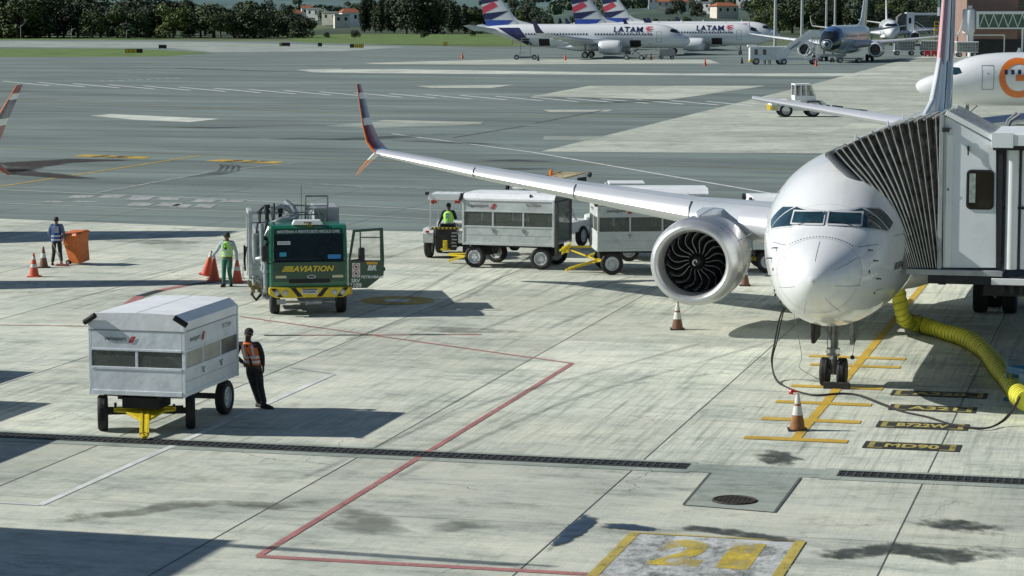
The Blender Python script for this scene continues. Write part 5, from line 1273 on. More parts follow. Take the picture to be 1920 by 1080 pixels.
for x0, x1, y, z in ((-.55, .1, 1.72, 2.85), (-.5, .6, 1.8, 2.78), (-.9, .1, 1.9, 3.05)):
    mb.path([(x0, y, 2.55), (x0, y, z), (x0 + .06, y, z + .06), (x1 - .06, y, z + .06), (x1, y, z), (x1, y, 2.55)], .022, 8)
mb.path([(.15, 1.7, 2.6), (.2, 1.6, 2.95), (.3, 1.6, 3.05), (.4, 1.65, 2.9), (.45, 1.7, 2.6)], .02, 6); mb.build('guard_rail', STEEL, T, 40)
# hose boom frame and pipework at the left side
PG = paint('pipe_grey', (.42, .46, .48), .38, .4, var=.2, scale=5, dirt=(.1, .1, .1, .6))
mb = MB()
for y in (2.0, 3.2): mb.bar((-1.62, y, .9), (-1.62, y, 2.95), .13, .13)
mb.bar((-1.62, 2.0, 2.9), (-1.62, 3.2, 2.9), .12, .12); mb.bar((-1.62, 2.0, 2.9), (-.6, 2.0, 2.9), .10, .10); mb.bar((-1.1, 2.0, .95), (-1.1, 2.0, 2.9), .08, .08)
for z in (1.5, 2.1, 2.6): mb.bar((-1.62, 2.0, z), (-1.1, 2.0, z), .06, .05)
mb.build('hose_gantry', paint('gantry_grey', (.50, .54, .54), .45, .2, var=.12, dirt=(.15, .15, .14, .5)), T, 0, bevel=.01)
mb = MB()
mb.path([(-.55, 2.1, 3.2), (-.35, 1.9, 3.05), (-.25, 1.85, 2.85), (-.45, 1.75, 2.72), (-.75, 1.7, 2.68), (-1.0, 1.7, 2.55), (-1.15, 1.7, 2.2)], [.09, .09, .11, .11, .10, .10, .09], 12)
mb.path([(-1.0, 1.9, 3.0), (-.7, 1.9, 3.1), (-.4, 1.95, 2.95)], .075, 10)
mb.lathe([(.14, -.05), (.14, .05)], (-.3, 1.86, 2.8), 'Y', 16, caps=True)
mb.path([(-1.2, 1.6, 2.1), (-1.25, 1.6, 1.6), (-1.3, 1.5, 1.2)], .06, 10)
mb.build('swivel_pipe', PG, T, 45)
mb = MB()
for (x, y) in ((-1.12, 1.9), (-.72, 2.0)):
    mb.tube((x, y, 2.5), (x, y, 3.12), .06); mb.tube((x, y, 2.88), (x, y, 3.0), .09); mb.tube((x, y, 3.04), (x, y, 3.14), .10)
    for k in range(5): mb.path([(x, y, 3.08), (x - .12 - .04 * k, y, 3.1 - .04 * k), (x - .2, y, 2.8 - .1 * k)], .012, 5)
mb.path([(-1.1, 1.8, 2.7), (-1.2, 1.75, 2.2), (-1.1, 1.7, 1.8), (-1.2, 1.65, 1.4)], .06, 8)
mb.path([(-1.4, 1.9, 2.6), (-1.5, 1.8, 2.0), (-1.45, 1.8, 1.6), (-1.3, 1.7, 1.5)], .03, 6)
mb.build('hose_reel_fittings', DARK, T, 45)
mb = MB()
random.seed(3)
for k in range(11):
    x = -1.15 - random.random() * .45; y = 1.4 + random.random() * 1.8; z = .75 + random.random() * .9
    mb.tube((x, y, z), (x + random.uniform(-.1, .1), y + random.uniform(-.3, .3), z + random.uniform(.1, .4)), .05 + random.random() * .05, None, 10)
mb.path([(-1.45, 1.5, 1.55), (-1.3, 1.35, 1.6), (-1.2, 1.3, 1.4), (-1.2, 1.3, .75), (-1.2, 1.3, .55)], [.07, .08, .085, .085, .085], 12)
mb.path([(-1.28, 1.3, .62), (-1.3, 1.28, .45), (-1.18, 1.25, .40), (-1.1, 1.28, .48)], .055, 10); mb.lathe([(.13, -.04), (.13, .04)], (-1.2, 1.3, .62), 'Z', 16, caps=True); mb.lathe([(.12, -.03), (.12, .03)], (-1.2, 1.3, 1.2), 'Z', 16, caps=True)
mb.bx(-1.45, -1.12, 2.1, 5.5, .9, 2.35); mb.tube((-1.5, 1.7, 1.0), (-1.5, 1.7, 2.3), .09); mb.tube((-1.3, 1.6, 1.4), (-1.3, 1.6, 2.6), .07); mb.tube((-1.6, 1.75, 1.9), (-1.1, 1.75, 1.95), .08); mb.bx(-1.62, -1.2, 1.6, 3.4, 1.05, 1.35); mb.bx(-1.55, -1.15, 1.9, 3.0, .6, 1.0)
mb.build('metering_pipework', PG, T, 45)
mb = MB()
for k in range(9):
    x = -1.72 + .07 * k; z = .95 - .06 * (k % 3) - .03 * k
    mb.tube((x, 1.35 + .05 * k, z), (x + .03, 1.33 + .05 * k, z - .22), .035); mb.tube((x - .04, 1.33 + .05 * k, z - .1), (x + .08, 1.33 + .05 * k, z - .1), .025)
mb.build('brass_couplings', paint('brass_dirty', (.32, .25, .12), .4, .7, var=.4), T, 45)
mb = MB(); mb.path([(-1.75, 1.8, 1.9), (-1.82, 1.7, 1.5), (-1.8, 1.6, 1.2)], .035, 6); mb.prism([(1.75, 1.95), (1.62, 1.3), (1.75, 1.25)], 'X', -1.84, -1.78); mb.path([(-1.86, 1.7, 1.3), (-1.87, 1.65, 1.0), (-1.82, 1.6, .94)], .012, 5)
mb.path([(-1.5, 1.6, .8), (-1.62, 1.45, .5), (-1.5, 1.35, .35), (-1.35, 1.4, .5)], .05, 8); mb.build('dispensing_hose', BLACK, T, 45)
for y in (.55 + .25, 5.2):
    for sg in (-1, 1): wheel(T, (sg * (W - .15), y, .45), .45, .28, BLACK, STEEL)
mb = MB(); mb.path([(-.9, 1.7, 2.6), (-.9, 1.7, 3.05)], .012, 5); mb.tube((-.12 - .8, 1.65, 3.0), (-.92, 1.65, 3.2), .03); mb.path([(-.1, 1.8, 2.6), (-.1, 1.8, 3.7)], .008, 5); mb.build('antenna', BLK, T, 0)
p = P(588, 590); T.location = (p.x, p.y - .35, 0); T.rotation_euler.z = RZ(-8.5)

# ------------------------------------------------------------------ traffic cones
CONE_O = paint('faded_cone_orange', (.66, .11, .045), .55, var=.12, scale=5, dirt=(.2, .06, .04, .5))
CONE_B = paint('dirty_brown_cone', (.20, .10, .06), .7, var=.3, scale=5)
CONE_W = paint('cone_sleeve_white', (.68, .68, .64), .5, var=.12, scale=7, dirt=(.3, .28, .22, .6))
def cone(label, loc, h=.80, body=CONE_O, bands=((.38, .52), (.72, .86)), tilt=(0, 0), group=None, top=None):
    T = thing('traffic_cone', label, 'cone', loc, .2, group); rb, rt = h * .21, h * .035
    rr = lambda f: rb + (rt - rb) * f
    mb = MB(); mb.box((0, 0, .02), (h * .52, h * .52, .035)); mb.build('base', BLACK if body is not CONE_O else CONE_O, T, 0, bevel=.012)
    mb = MB(); mb.lathe([(rr(f), .035 + f * (h - .035)) for f in (0, .02, .3, .6, .97, 1)] + [(rt * .6, h)], (0, 0, 0), 'Z', 24); mb.build('shell', body, T, 50)
    for (a, b) in bands: mb = MB(); mb.lathe([(rr(f) + .004, .035 + f * (h - .035)) for f in (a, b)], (0, 0, 0), 'Z', 24); mb.build('reflective_sleeve', CONE_W, T, 50)
    T.rotation_euler = (tilt[0], tilt[1], .2); return T
cone('orange and white cone at the far left in front of the brownish cone', P(64, 519))
cone('dull brownish cone with one pale band beside the sweeping worker', P(82, 502), .74, CONE_B, ((.45, .68),))
cone('grimy white and brown cone beneath the silver engine', P(1270, 618), .78, CONE_B, ((.36, .62), (.68, .97)))
cone('tall white and rust stained cone beside the cable, in front of the nose wheel', P(1495, 807), .80, paint('rust_cone', (.30, .13, .04), .7, var=.4, scale=6), ((.40, .66), (.72, .98)))
cone('orange cone behind the engine on the far side of the nacelle', P(1397, 536), .7, CONE_B, ((.5, .7),))
cone('orange cone leaning left, held by its tip in the left of the picture', P(386, 522) + Vector((0, 0, .10)), .85, CONE_O, ((.74, .95),), (0, R(14)))
cone('orange cone standing upright beside the leaning one, held by its tip', P(402, 526), .85, CONE_O, ((.86, .95),))
cone('orange cone with one white band at the other hand of the cone carrier', P(445, 530), .84, CONE_O, ((.46, .62),))
for x, y, l in ((1322, 123, 'tiny red cone on the far apron left of the white box truck'), (1391, 119, 'small dark cone on the far apron by the box truck'), (1530, 124, 'small orange cone before the stair truck'), (1221, 112, 'small red cone under the nearest striped-tail jet nose'), (1060, 113, 'small red cone under the tail of the nearest striped-tail jet'), (1009, 114, 'small dark cone behind the tail of the nearest striped-tail jet'), (867, 110, 'lone small cone on the far concrete left of the striped-tail jets')):
    cone(l, P(x, y), 1.1, CONE_O if 'dark' not in l else BLACK, ())

# ------------------------------------------------------------------ waste bin tipped on its wheels
T = thing('waste_bin', 'orange wheeled waste bin pulled along by the sweeping worker', 'bin')
mb = MB(); mb.loft([[(-a, -b, z), (a, -b, z), (a, b, z), (-a, b, z)] for a, b, z in ((.25, .27, .06), (.28, .31, .6), (.32, .36, 1.04))], 0, True); mb.build('tub', ORANGE, T, 0, bevel=.03)
mb = MB(); mb.loft([[(-a, -b, z), (a, -b, z), (a, b, z), (-a, b, z)] for a, b, z in ((.36, .41, 1.04), (.37, .42, 1.09), (.30, .34, 1.15))], 0, True); mb.build('lid', ORANGE, T, 0, bevel=.015)
mb = MB(); mb.tube((-.25, .44, 1.02), (.25, .44, 1.02), .02); mb.bar((-.25, .36, 1.02), (-.25, .45, 1.02), .03); mb.bar((.25, .36, 1.02), (.25, .45, 1.02), .03); mb.build('handle', ORANGE, T, 40)
for sg in (-1, 1): wheel(T, (sg * .30, .26, .10), .11, .06, BLACK, STEEL)
p = P(150, 495); T.location = (p.x, p.y, .02); T.rotation_euler = (R(-4), R(-9), RZ(-58))

# ------------------------------------------------------------------ towing tractor further out, side on
T = thing('aircraft_tractor', 'white four-wheeled aircraft tractor with windowed cab and yellow nose guard on the far concrete', 'tractor')
mb = MB(); mb.prism([(-2.35, .55), (-2.3, 1.25), (-1.9, 1.38), (-.9, 1.42), (-.9, .5)], 'Y', -1.1, 1.1); mb.prism([(-.9, .5), (-.9, 1.15), (.2, 1.1), (.5, 1.35), (1.9, 1.3), (2.2, 1.1), (2.2, .55)], 'Y', -1.08, 1.08); mb.build('body', WHITE, T, 0, bevel=.05)
mb = MB(); mb.bx(-.35, 1.35, -1.0, 1.0, 1.35, 1.75)
mb.bx(-.4, 1.0, -1.05, 1.05, 2.58, 2.70)
for x, xt in ((-.34, -.34), (.15, .12), (.6, .5), (1.35, .95)):
    for sg in (-1, 1): mb.bar((x, sg * .98, 1.4), (xt, sg * .98, 2.6), .10, .08)
mb.build('cab_frame', WHITE2, T, 0, bevel=.02)
mb = MB(); mb.prism([(-.33, 1.75), (-.33, 2.58), (.95, 2.58), (1.32, 1.75)], 'Y', -.94, .94); mb.build('cab_window', CLEARG, T, 0)
mb = MB()
for k in range(6): mb.bx(-2.40, -2.36, -1.0 + k * .34, -.84 + k * .34, .55, .95); mb.bx(-2.36 + k * .1, -2.31 + k * .1, -1.12, -1.10, .55, .9)
mb.bx(-2.38, -2.34, -1.05, 1.05, .55, .98); mb.build('nose_guard', YEL, T, 0)
for x in (-1.1, 1.15):
    for sg in (-1, 1):
        wheel(T, (x, sg * .95, .55), .55, .36, BLACK, RIM, 'Y'); mb = MB(); mb.prism([(x - .72, .95), (x - .45, 1.3), (x + .45, 1.3), (x + .72, .95), (x + .66, .92), (x + .4, 1.2), (x - .4, 1.2), (x - .66, .92)], 'Y', sg * .8, sg * 1.16); mb.build('mudguard', BLK, T, 0)
mb = MB(); mb.bx(2.15, 2.6, -.6, .6, .6, .95); mb.build('rear_bumper', DARK, T, 0, bevel=.02)
p = P(1494, 219); T.location = (p.x, p.y + .4, 0); T.rotation_euler.z = YAW + R(2)
T2 = thing('tow_bar', 'long thin aircraft tow bar on two small wheels behind the white tractor', 'tow bar')
mb = MB(); mb.tube((0, 0, .75), (3.2, 0, .45), .07); mb.tube((.3, 0, .8), (1.2, 0, .7), .12); mb.build('beam', STEEL, T2, 40)
for sg in (-1, 1): wheel(T2, (2.7, sg * .35, .28), .28, .14, BLACK, RIM, 'Y')
p = P(1552, 218); T2.location = (p.x, p.y + .3, 0); T2.rotation_euler.z = YAW + R(-3)

# ------------------------------------------------------------------ far service vehicles
def boxy(nm, label, cat, px, py, s, phi, build):
    T = thing(nm, label, cat); build(T); p = P(px, py); T.location = (p.x, p.y, 0); T.rotation_euler.z = RZ(phi); return T
def b_box(T):
    mb = MB(); mb.bx(-2.9, 2.9, -1.1, 1.1, .7, 2.75); mb.build('body', WHITE, T, 0, bevel=.05)
    mb = MB(); mb.bx(-2.93, -2.0, -1.12, 1.12, .45, .75); mb.build('bumper', YEL, T, 0)
    for x in (-.9, -2.2): mb = MB(); mb.bx(x, x + .5, -1.13, -1.105, 1.5, 2.35); mb.build('window', GLASS, T, 0)
    for x in (-1.9, 1.8):
        for sg in (-1, 1): wheel(T, (x, sg * 1.0, .5), .5, .3, BLACK, RIM, 'Y')
    mb = MB(); mb.bx(-3.2, -1.8, -.9, .9, 2.75, 3.0); mb.build('roof_unit', WHITE2, T, 0, bevel=.04)
boxy('service_truck', 'white box-bodied service truck with yellow bumper left of the mobile stairs', 'truck', 1440, 121, 12, 0, b_box)
def b_stairs(T):
    mb = MB(); mb.bx(-3.2, 2.9, -1, 1, .7, 1.0); mb.build('chassis', WHITE, T, 0, bevel=.03)
    mb = MB(); mb.prism([(-3.6, .9), (-3.2, .6), (2.0, 4.2), (3.2, 4.2), (3.2, 5.3), (1.9, 5.3), (-3.7, 1.6)], 'Y', -1.0, -.92); mb.prism([(-3.6, .9), (-3.2, .6), (2.0, 4.2), (3.2, 4.2), (3.2, 5.3), (1.9, 5.3), (-3.7, 1.6)], 'Y', .92, 1.0); mb.build('side_panel', WHITE2, T, 0)
    mb = MB()
    for k in range(16): x = -3.3 + k * .34; mb.bx(x, x + .36, -.9, .9, .78 + k * .225, .84 + k * .225)
    mb.bx(2.0, 3.3, -.9, .9, 4.15, 4.25); mb.build('steps', STEEL, T, 0)
    lettering('side_lettering', 'swissport', 2.0, (-.7, -1.02, 2.9), (.82, 0, .57), (-.57, 0, .82), BLK, T, .02)
    mb = MB()
    for sg in (-1, 1): mb.bar((2.6, sg * .85, 4.2), (1.0, sg * .85, 1.0), .12, .12); mb.bar((1.2, sg * .85, 3.6), (2.8, sg * .85, 1.0), .1, .1); mb.bar((3.1, sg * .85, 1.0), (3.1, sg * .85, 4.2), .1, .1)
    mb.build('lift_frame', WHITE2, T, 0)
    for x in (-2.4, 2.3):
        for sg in (-1, 1): wheel(T, (x, sg * .95, .45), .45, .25, BLACK, RIM, 'Y')
boxy('mobile_stairs', 'white mobile passenger stairs rising towards the dark-nosed jet', 'mobile stairs', 1497, 121, 12, -4, b_stairs)
def b_dolly(T):
    mb = MB(); mb.bx(-2.2, 2.2, -.9, .9, .6, .8); mb.bx(-2.1, -1.0, -.8, .8, .8, 1.25); mb.build('deck', STEEL, T, 0, bevel=.02)
    for x in (-1.5, 1.5):
        for sg in (-1, 1): wheel(T, (x, sg * .8, .42), .42, .24, BLACK, RIM, 'Y')
boxy('cargo_tug', 'low flat cargo tug under the dark-nosed jet', 'tug', 1592, 118, 12, 0, b_dolly)
def b_loader(T):
    mb = MB(); mb.bx(-2.0, 2.0, -.8, .8, .5, .9); mb.build('chassis', STEEL, T, 0)
    mb = MB(); mb.bar((-2.2, 0, 1.0), (2.6, 0, 2.6), .9, .2); mb.build('conveyor', paint('grey_belt', (.2, .22, .22), .6), T, 0)
    mb = MB(); mb.bar((-.5, 0, .9), (.8, 0, 2.0), .1); mb.bar((.9, 0, .9), (-.2, 0, 1.6), .1); mb.bx(-1.6, -.8, -.6, .6, .9, 1.5); mb.build('lift_frame', DARK, T, 0)
    for x in (-1.3, 1.3):
        for sg in (-1, 1): wheel(T, (x, sg * .8, .4), .4, .24, BLACK, RIM, 'Y')
boxy('belt_loader', 'grey belt loader under the forward hold of the nearest striped-tail jet', 'belt loader', 1190, 112, 11, 15, b_loader)
def b_gpu(T):
    mb = MB(); mb.bx(-1.3, 1.3, -.7, .7, .5, 1.7); mb.build('housing', STEEL, T, 0, bevel=.04)
    for x in (-.9, .9):
        for sg in (-1, 1): wheel(T, (x, sg * .65, .32), .32, .2, BLACK, RIM, 'Y')
    mb = MB(); mb.bar((-1.3, 0, .5), (-2.4, 0, .4), .08); mb.build('tow_bar', YEL, T, 0)
boxy('ground_power_unit', 'grey power unit trolley under the nose of the nearest striped-tail jet', 'power unit', 1250, 111, 11, 0, b_gpu)
def b_tailstairs(T):
    mb = MB()
    for x in (-.6, .6):
        for y in (-.5, .5): mb.bar((x * 1.6, y, .5), (x, y, 3.6), .1)
    for z in (1.2, 2.2, 3.2): mb.bar((-.9, -.5, z), (.7, .5, z), .07); mb.bar((.9, -.5, z), (-.7, .5, z), .07)
    mb.bx(-1.8, 1.8, -.7, .7, .45, .62); mb.bx(-.8, .8, -.6, .6, 3.5, 3.62); mb.build('tower', STEEL, T, 0)
    for x in (-1.5, 1.5):
        for sg in (-1, 1): wheel(T, (x, sg * .6, .42), .42, .22, BLACK, RIM, 'Y')
boxy('service_platform', 'grey wheeled service platform under the tail of the nearest striped-tail jet', 'platform', 985, 112, 11, 0, b_tailstairs)
boxy('flatbed_dolly', 'pale flat dolly between the mobile stairs and the dark-nosed jet', 'dolly', 1560, 114, 12, 0, lambda T: (MB.build((lambda m: (m.bx(-3.2, 2.2, -.8, .8, .7, 1.1), m)[1])(MB()), 'deck', WHITE2, T, 0), [wheel(T, (x, -.7, .38), .38, .2, BLACK, RIM, 'Y') for x in (-2.0, 1.4)]))

# luggage carts in a line by the far terminal
def b_mesh(T):
    mb = MB(); mb.bx(-1.9, 1.9, -.9, .9, .8, .95); mb.bx(-1.95, 1.95, -.95, .95, 2.55, 2.75); mb.build('deck_and_roof', WHITE2, T, 0, bevel=.03)
    mb = MB(); mb.bx(-1.8, 1.8, -.8, .8, .95, 2.55); mb.build('cargo', paint('greenish_cargo', (.22, .26, .24), .6, var=.4, scale=3), T, 0)
    mb = MB()
    for k in range(9): mb.bx(-1.85 + k * .46, -1.81 + k * .46, -.92, -.88, .95, 2.55)
    for z in (1.4, 1.9): mb.bx(-1.85, 1.85, -.925, -.885, z, z + .04)
    mb.build('side_mesh', WHITE, T, 0)
    for x in (-1.3, 1.3):
        for sg in (-1, 1): wheel(T, (x, sg * .8, .42), .42, .24, BLACK, RIM, 'Y')
mc = None
for x, y, l in ((1695, 104, 'mesh-sided cargo cart right of the dark-nosed jet engine, leftmost of its row'), (1744, 104, 'mesh-sided cargo cart between the first one and the tail fin of the near jet'), (1812, 107, 'mesh-sided cargo cart just right of the near jet tail fin'), (1846, 104, 'mesh-sided cargo cart in the middle of the row below the far boarding bridge'), (1895, 102, 'mesh-sided cargo cart at the right end of the row below the far boarding bridge')):
    if mc is None: mc = boxy('cargo_cart', l, 'cargo cart', x, y, 10, 0, b_mesh); mc['group'] = 'mesh-sided cargo carts in a row'
    else:
        p = P(x, y); mc2 = dup(mc, (p.x, p.y, 0), RZ(0), l)
for i, x in enumerate((1739, 1752, 1763)):
    T = thing('water_barrier', ('red plastic barrier nearest the far jet engine', 'red plastic barrier in the middle of its short row', 'red plastic barrier against the tail fin edge')[i], 'barrier', P(x, 106), RZ(0), 'red plastic barriers')
    mb = MB(); mb.prism([(-.55, 0), (-.5, .9), (.5, .9), (.55, 0), (.2, 0), (.15, .35), (-.15, .35), (-.2, 0)], 'Y', -.2, .2); mb.bx(-.6, .6, -.1, .1, .9, 1.05); mb.build('shell', REDP, T, 0, bevel=.03)
# ------------------------------------------------------------------ boarding bridge
def PY(px, py, Y):
    d = ray(px, py); t = Y / d.y; return Vector((d.x * t, Y, CAMH + d.z * t))
BRW = paint('bridge_white_panel', (.78, .83, .85), .42, var=.05, scale=.8, dirt=(.42, .45, .45, .35))
BRF = paint('bridge_frame_grey', (.42, .45, .46), .45, .3, var=.15, dirt=(.15, .15, .14, .5))
CANV = paint('canopy_black_canvas', (.15, .145, .135), .8, var=.85, scale=5.5, bump=1.2, bscale=5)
Y1 = AY + 3.75; Y2 = Y1 + 3.3
BR = thing('boarding_bridge', 'white boarding bridge cab with black pleated canopy docked against the jet nose', 'boarding bridge', (0, 0, 0))
b0, t0 = PY(1772, 500, Y1), PY(1772, 216, Y1)
XA = b0.x; ZF = b0.z; ZT = t0.z
XB = PY(1868, 500, Y1).x
# pleated canopy: frames fan out from the cab to the aircraft
top = [(1772, 216), (1750, 219), (1728, 223), (1707, 228), (1686, 233), (1667, 239), (1648, 246), (1630, 253), (1613, 260), (1597, 268), (1583, 275), (1570, 281), (1557, 289)]
bot = [(1772, 500), (1765, 501), (1758, 501), (1751, 502), (1745, 502), (1739, 502), (1733, 502), (1727, 502), (1721, 502), (1716, 502), (1711, 502), (1706, 502), (1702, 502)]
def resample(pts, n):
    out = []
    for i in range(n):
        t = i / (n - 1) * (len(pts) - 1); k = min(len(pts) - 2, int(t)); f = t - k; out.append((pts[k][0] * (1 - f) + pts[k + 1][0] * f, pts[k][1] * (1 - f) + pts[k + 1][1] * f))
    return out
top, bot = resample(top, 16), resample(bot, 16); NF = 16
frames = []
for k, (a, b) in enumerate(zip(top, bot)):
    T_, B_ = PY(*a, Y1 - .02), PY(*b, Y1 + .0)
    frames.append((B_, T_))
def leg(k, yoff, f, bow=True):
    """point on the near (f=0 bottom .. 1 top) leg of frame k"""
    B_, T_ = frames[k]; p = B_.lerp(T_, f)
    q = k / (NF - 1)
    if bow: p.x += .38 * q ** 2 * math.sin(math.pi * min(1, f * 1.05)) * (1 if True else 0)
    p.y += yoff; return p
cv = MB()
M_ = 14
for yoff, sg in ((0, 1), (3.3, -1)):
    for k in range(NF - 1):
        rows = []
        for i in range(M_ + 1):
            f = i / M_; a, b = leg(k, yoff, f), leg(k + 1, yoff, f); m = (a + b) / 2
            wob = .02 * math.sin(i * 1.7 + k * 2.3); dp = min(.20, (a - b).length * .75) + wob
            m.y += sg * dp; rows.append([a, a.lerp(m, .5) + Vector((0, sg * wob * .6, 0)), m, m.lerp(b, .5) + Vector((0, -sg * wob * .5, 0)), b])
        cv.loft(rows, 0, closed=False)
for k in range(NF - 1):   # roof pleats
    rows = []
    for j in range(7):
        y = 3.3 * j / 6; a, b = leg(k, y, 1), leg(k + 1, y, 1); m = (a + b) / 2; m.z -= .10 + .02 * math.sin(j * 2 + k); rows.append([a, m, b])
    cv.loft(rows, 0, closed=False)
CN = cv.build('canopy', CANV, BR, 60)
for k in range(NF):       # thin metal hoops
    hp = [leg(k, 0, i / 8) + Vector((0, -.03, 0)) for i in range(9)] + [leg(k, 3.3, 1 - i / 4) for i in range(5)]
    mb = MB()
    for i in range(8): mb.bar(hp[i], hp[i + 1], .016, .03)
    mb.bar(hp[8], leg(k, 3.3, 1), .05, .04)
    mb.build('hoop', paint('hoop_aluminium', (.62, .62, .58), .4, .5, var=.2), CN, 0)
    if k % 2 == 0: mb = MB(); q = hp[8]; mb.bar(q + Vector((0, 0, -.02)), q + Vector((-.07, -.02, .04)), .05, .03); mb.build('hoop_clip', BRF, CN, 0)
# bumper cushion against the hull
mb = MB(); mb.path([leg(NF - 1, .0, i / 10) + Vector((-.05, .02, 0)) for i in range(11)], .085, 10); mb.path([leg(NF - 1, y, 1) + Vector((-.05, 0, -.02)) for y in (0, 1.1, 2.2, 3.3)], .08, 10); mb.build('hull_cushion', paint('cushion_grey', (.20, .21, .22), .7, var=.2), CN, 50)
# cab
def cabp(px, py, dy=0): p = PY(px, py, Y1); return Vector((p.x, p.y + dy, p.z))
c = [(1768, 219), (1776, 219), (1868, 272), (1868, 502), (1768, 502)]
pl = [cabp(*q) for q in c]
mb = MB(); mb.prism([(p.x, p.z) for p in pl], 'Y', Y1 - .02, Y1 + .06)
WALL = mb.build('cab_wall', BRW, BR, 0, bevel=.01)
mb = MB(); mb.prism([(p.x, p.z) for p in pl], 'Y', Y2 - .06, Y2); mb.build('cab_wall', BRW, BR, 0)
mb = MB(); a, b, c_ = pl[1], pl[2], pl[3]
mb.loft([[(a.x, Y1, a.z), (b.x, Y1, b.z), (b.x, Y1, b.z + .04), (a.x, Y1, a.z + .04)], [(a.x, Y2, a.z), (b.x, Y2, b.z), (b.x, Y2, b.z + .04), (a.x, Y2, a.z + .04)]], 0, True); mb.build('cab_roof', paint('roof_blue_grey', (.34, .42, .47), .5, var=.1), BR, 0)
for dy, w_ in ((-.04, .10), (.75, .08), (1.5, .08), (3.2, .1)):
    mb = MB(); mb.bar((a.x - .02, Y1 + dy, a.z + .10), (b.x + .06, Y1 + dy, b.z + .10), w_, .12); mb.build('roof_beam', BRF if dy > 0 else WHITE2, BR, 0, bevel=.01)
e0, e1 = cabp(1766, 216), cabp(1766, 504)
mb = MB(); mb.bx(e0.x - .04, e0.x + .06, Y1 - .09, Y1 + .08, e1.z, e0.z); mb.build('portal_post', BRF, BR, 0, bevel=.01)
mb = MB(); w0_, w1_ = cabp(1776, 252), cabp(1779, 500); mb.bx(w0_.x, w1_.x + .05, Y1 - .05, Y1 - .01, w1_.z, w0_.z); mb.build('edge_strip', WHITE2, BR, 0)
wa, wb = cabp(1816, 321), cabp(1860, 390)
def rrect(x0, x1, z0, z1, r, n=6):
    out = []
    for cx, cz, a0 in ((x1 - r, z1 - r, 0), (x0 + r, z1 - r, 90), (x0 + r, z0 + r, 180), (x1 - r, z0 + r, 270)):
        for k in range(n + 1): an = R(a0 + 90 * k / n); out.append((cx + r * math.cos(an), cz + r * math.sin(an)))
    return out
mb = MB(); mb.prism(rrect(wa.x - .04, wb.x + .04, wb.z - .04, wa.z + .04, .11), 'Y', Y1 - .045, Y1 - .01); WD = mb.build('window_seal', BLK, WALL, 0)
mb = MB(); mb.prism(rrect(wa.x, wb.x, wb.z, wa.z, .09), 'Y', Y1 - .055, Y1 - .04); mb.build('window_pane', paint('dark_brown_glass', (.02, .015, .012), .08, var=.3), WD, 0)
mb = MB(); mb.bx(wa.x + .03, wa.x + .17, Y1 - .060, Y1 - .056, wb.z + .12, wa.z - .05); mb.build('window_view', paint('pale_window_view', (.35, .42, .40), .3, var=.4, scale=8), WD, 0)
mb = MB(); q = cabp(1816, 278); mb.box((q.x, Y1 - .06, q.z), (.05, .08, .10)); mb.path([q + Vector((0, -.08, 0)), q + Vector((0, -.1, -.16))], .02, 6); mb.build('hook_lamp', BLK, BR, 0)
q = cabp(1768, 355); mb = MB(); mb.box((q.x + .12, Y1 - .06, q.z), (.03, .03, .05)); mb.build('latch', BLK, BR, 0)
q = cabp(1776, 243); mb = MB(); mb.box((q.x - .02, Y1 - .12, q.z), (.16, .12, .10)); mb.path([q + Vector((.04, -.12, 0)), q + Vector((.12, -.12, .05))], .012, 5); mb.build('camera_box', DARK, BR, 0, bevel=.01)
# floor sill and platform
s0, s1 = cabp(1700, 503), cabp(1880, 511)
mb = MB(); mb.bx(s0.x, s1.x, Y1 - .12, Y2 + .1, s0.z - .13, s0.z - .0); mb.build('floor_sill', BRF, BR, 0, bevel=.012)
mb = MB(); mb.bx(s0.x + .5, XB + 3.5, Y1 - .05, Y2, s0.z - .34, s0.z - .135); mb.bx(XB - .3, XB + 3.5, Y1 + .2, Y2 + .6, s0.z - .62, s0.z - .345)
q = cabp(1767, 520); mb.bx(q.x - .05, q.x + .06, Y1 - .04, Y1 + .07, q.z - .14, s0.z - .13); mb.box((q.x, Y1, q.z - .14), (.18, .12, .06))
for k in range(6): mb.bx(XB + .1 + k * .22, XB + .2 + k * .22, Y1 - .1 + .03 * (k % 2), Y1 + .05, s0.z - .5 - .04 * (k % 3), s0.z - .12)
mb.build('underframe', DARK, BR, 0, bevel=.01)
mb = MB(); mb.bx(XB - .1, XB + 2.5, Y1 - .16, Y1 - .06, s0.z - .32, s0.z - .17); mb.build('side_channel', WHITE2, BR, 0, bevel=.01)
# roof canopy and pillars right of the cab wall
r0, r1 = cabp(1861, 252), cabp(1900, 276)
ROOFZ = r0.z
mb = MB(); mb.bx(r0.x, r0.x + 3.6, Y1 - .35, Y2 + .4, r1.z + .05, ROOFZ + .02); mb.bx(r0.x, r0.x + .5, Y1 - .37, Y1 - .353, r1.z, ROOFZ + .06); mb.build('cab_canopy_roof', BRW, BR, 0, bevel=.015)
mb = MB(); mb.bx(r0.x + .03, r0.x + 3.6, Y1 - .25, Y2, r1.z - .06, r1.z + .05); mb.bx(XB + .0, XB + .11, Y1 - .10, Y1 + .12, ZF, r1.z - .06); mb.build('soffit', DARK, BR, 0)
x = XB + .17
for k in range(5):
    mb = MB(); w_ = .30 if k % 2 == 0 else .14
    mb.lathe([(w_ / 2, ZF - .02), (w_ / 2, r1.z - .06)], (x + w_ / 2, Y1 + .05 + .05 * (k % 2), 0), 'Z', 20, caps=True); x += w_ + .06
    mb.build('shutter_column', WHITE2, BR, 40)
mb = MB(); mb.bx(XB + .1, XB + 3.6, Y1 + .35, Y1 + .42, ZF, r1.z); mb.build('inner_wall', paint('inner_wall_grey', (.30, .33, .33), .6, var=.2), BR, 0)
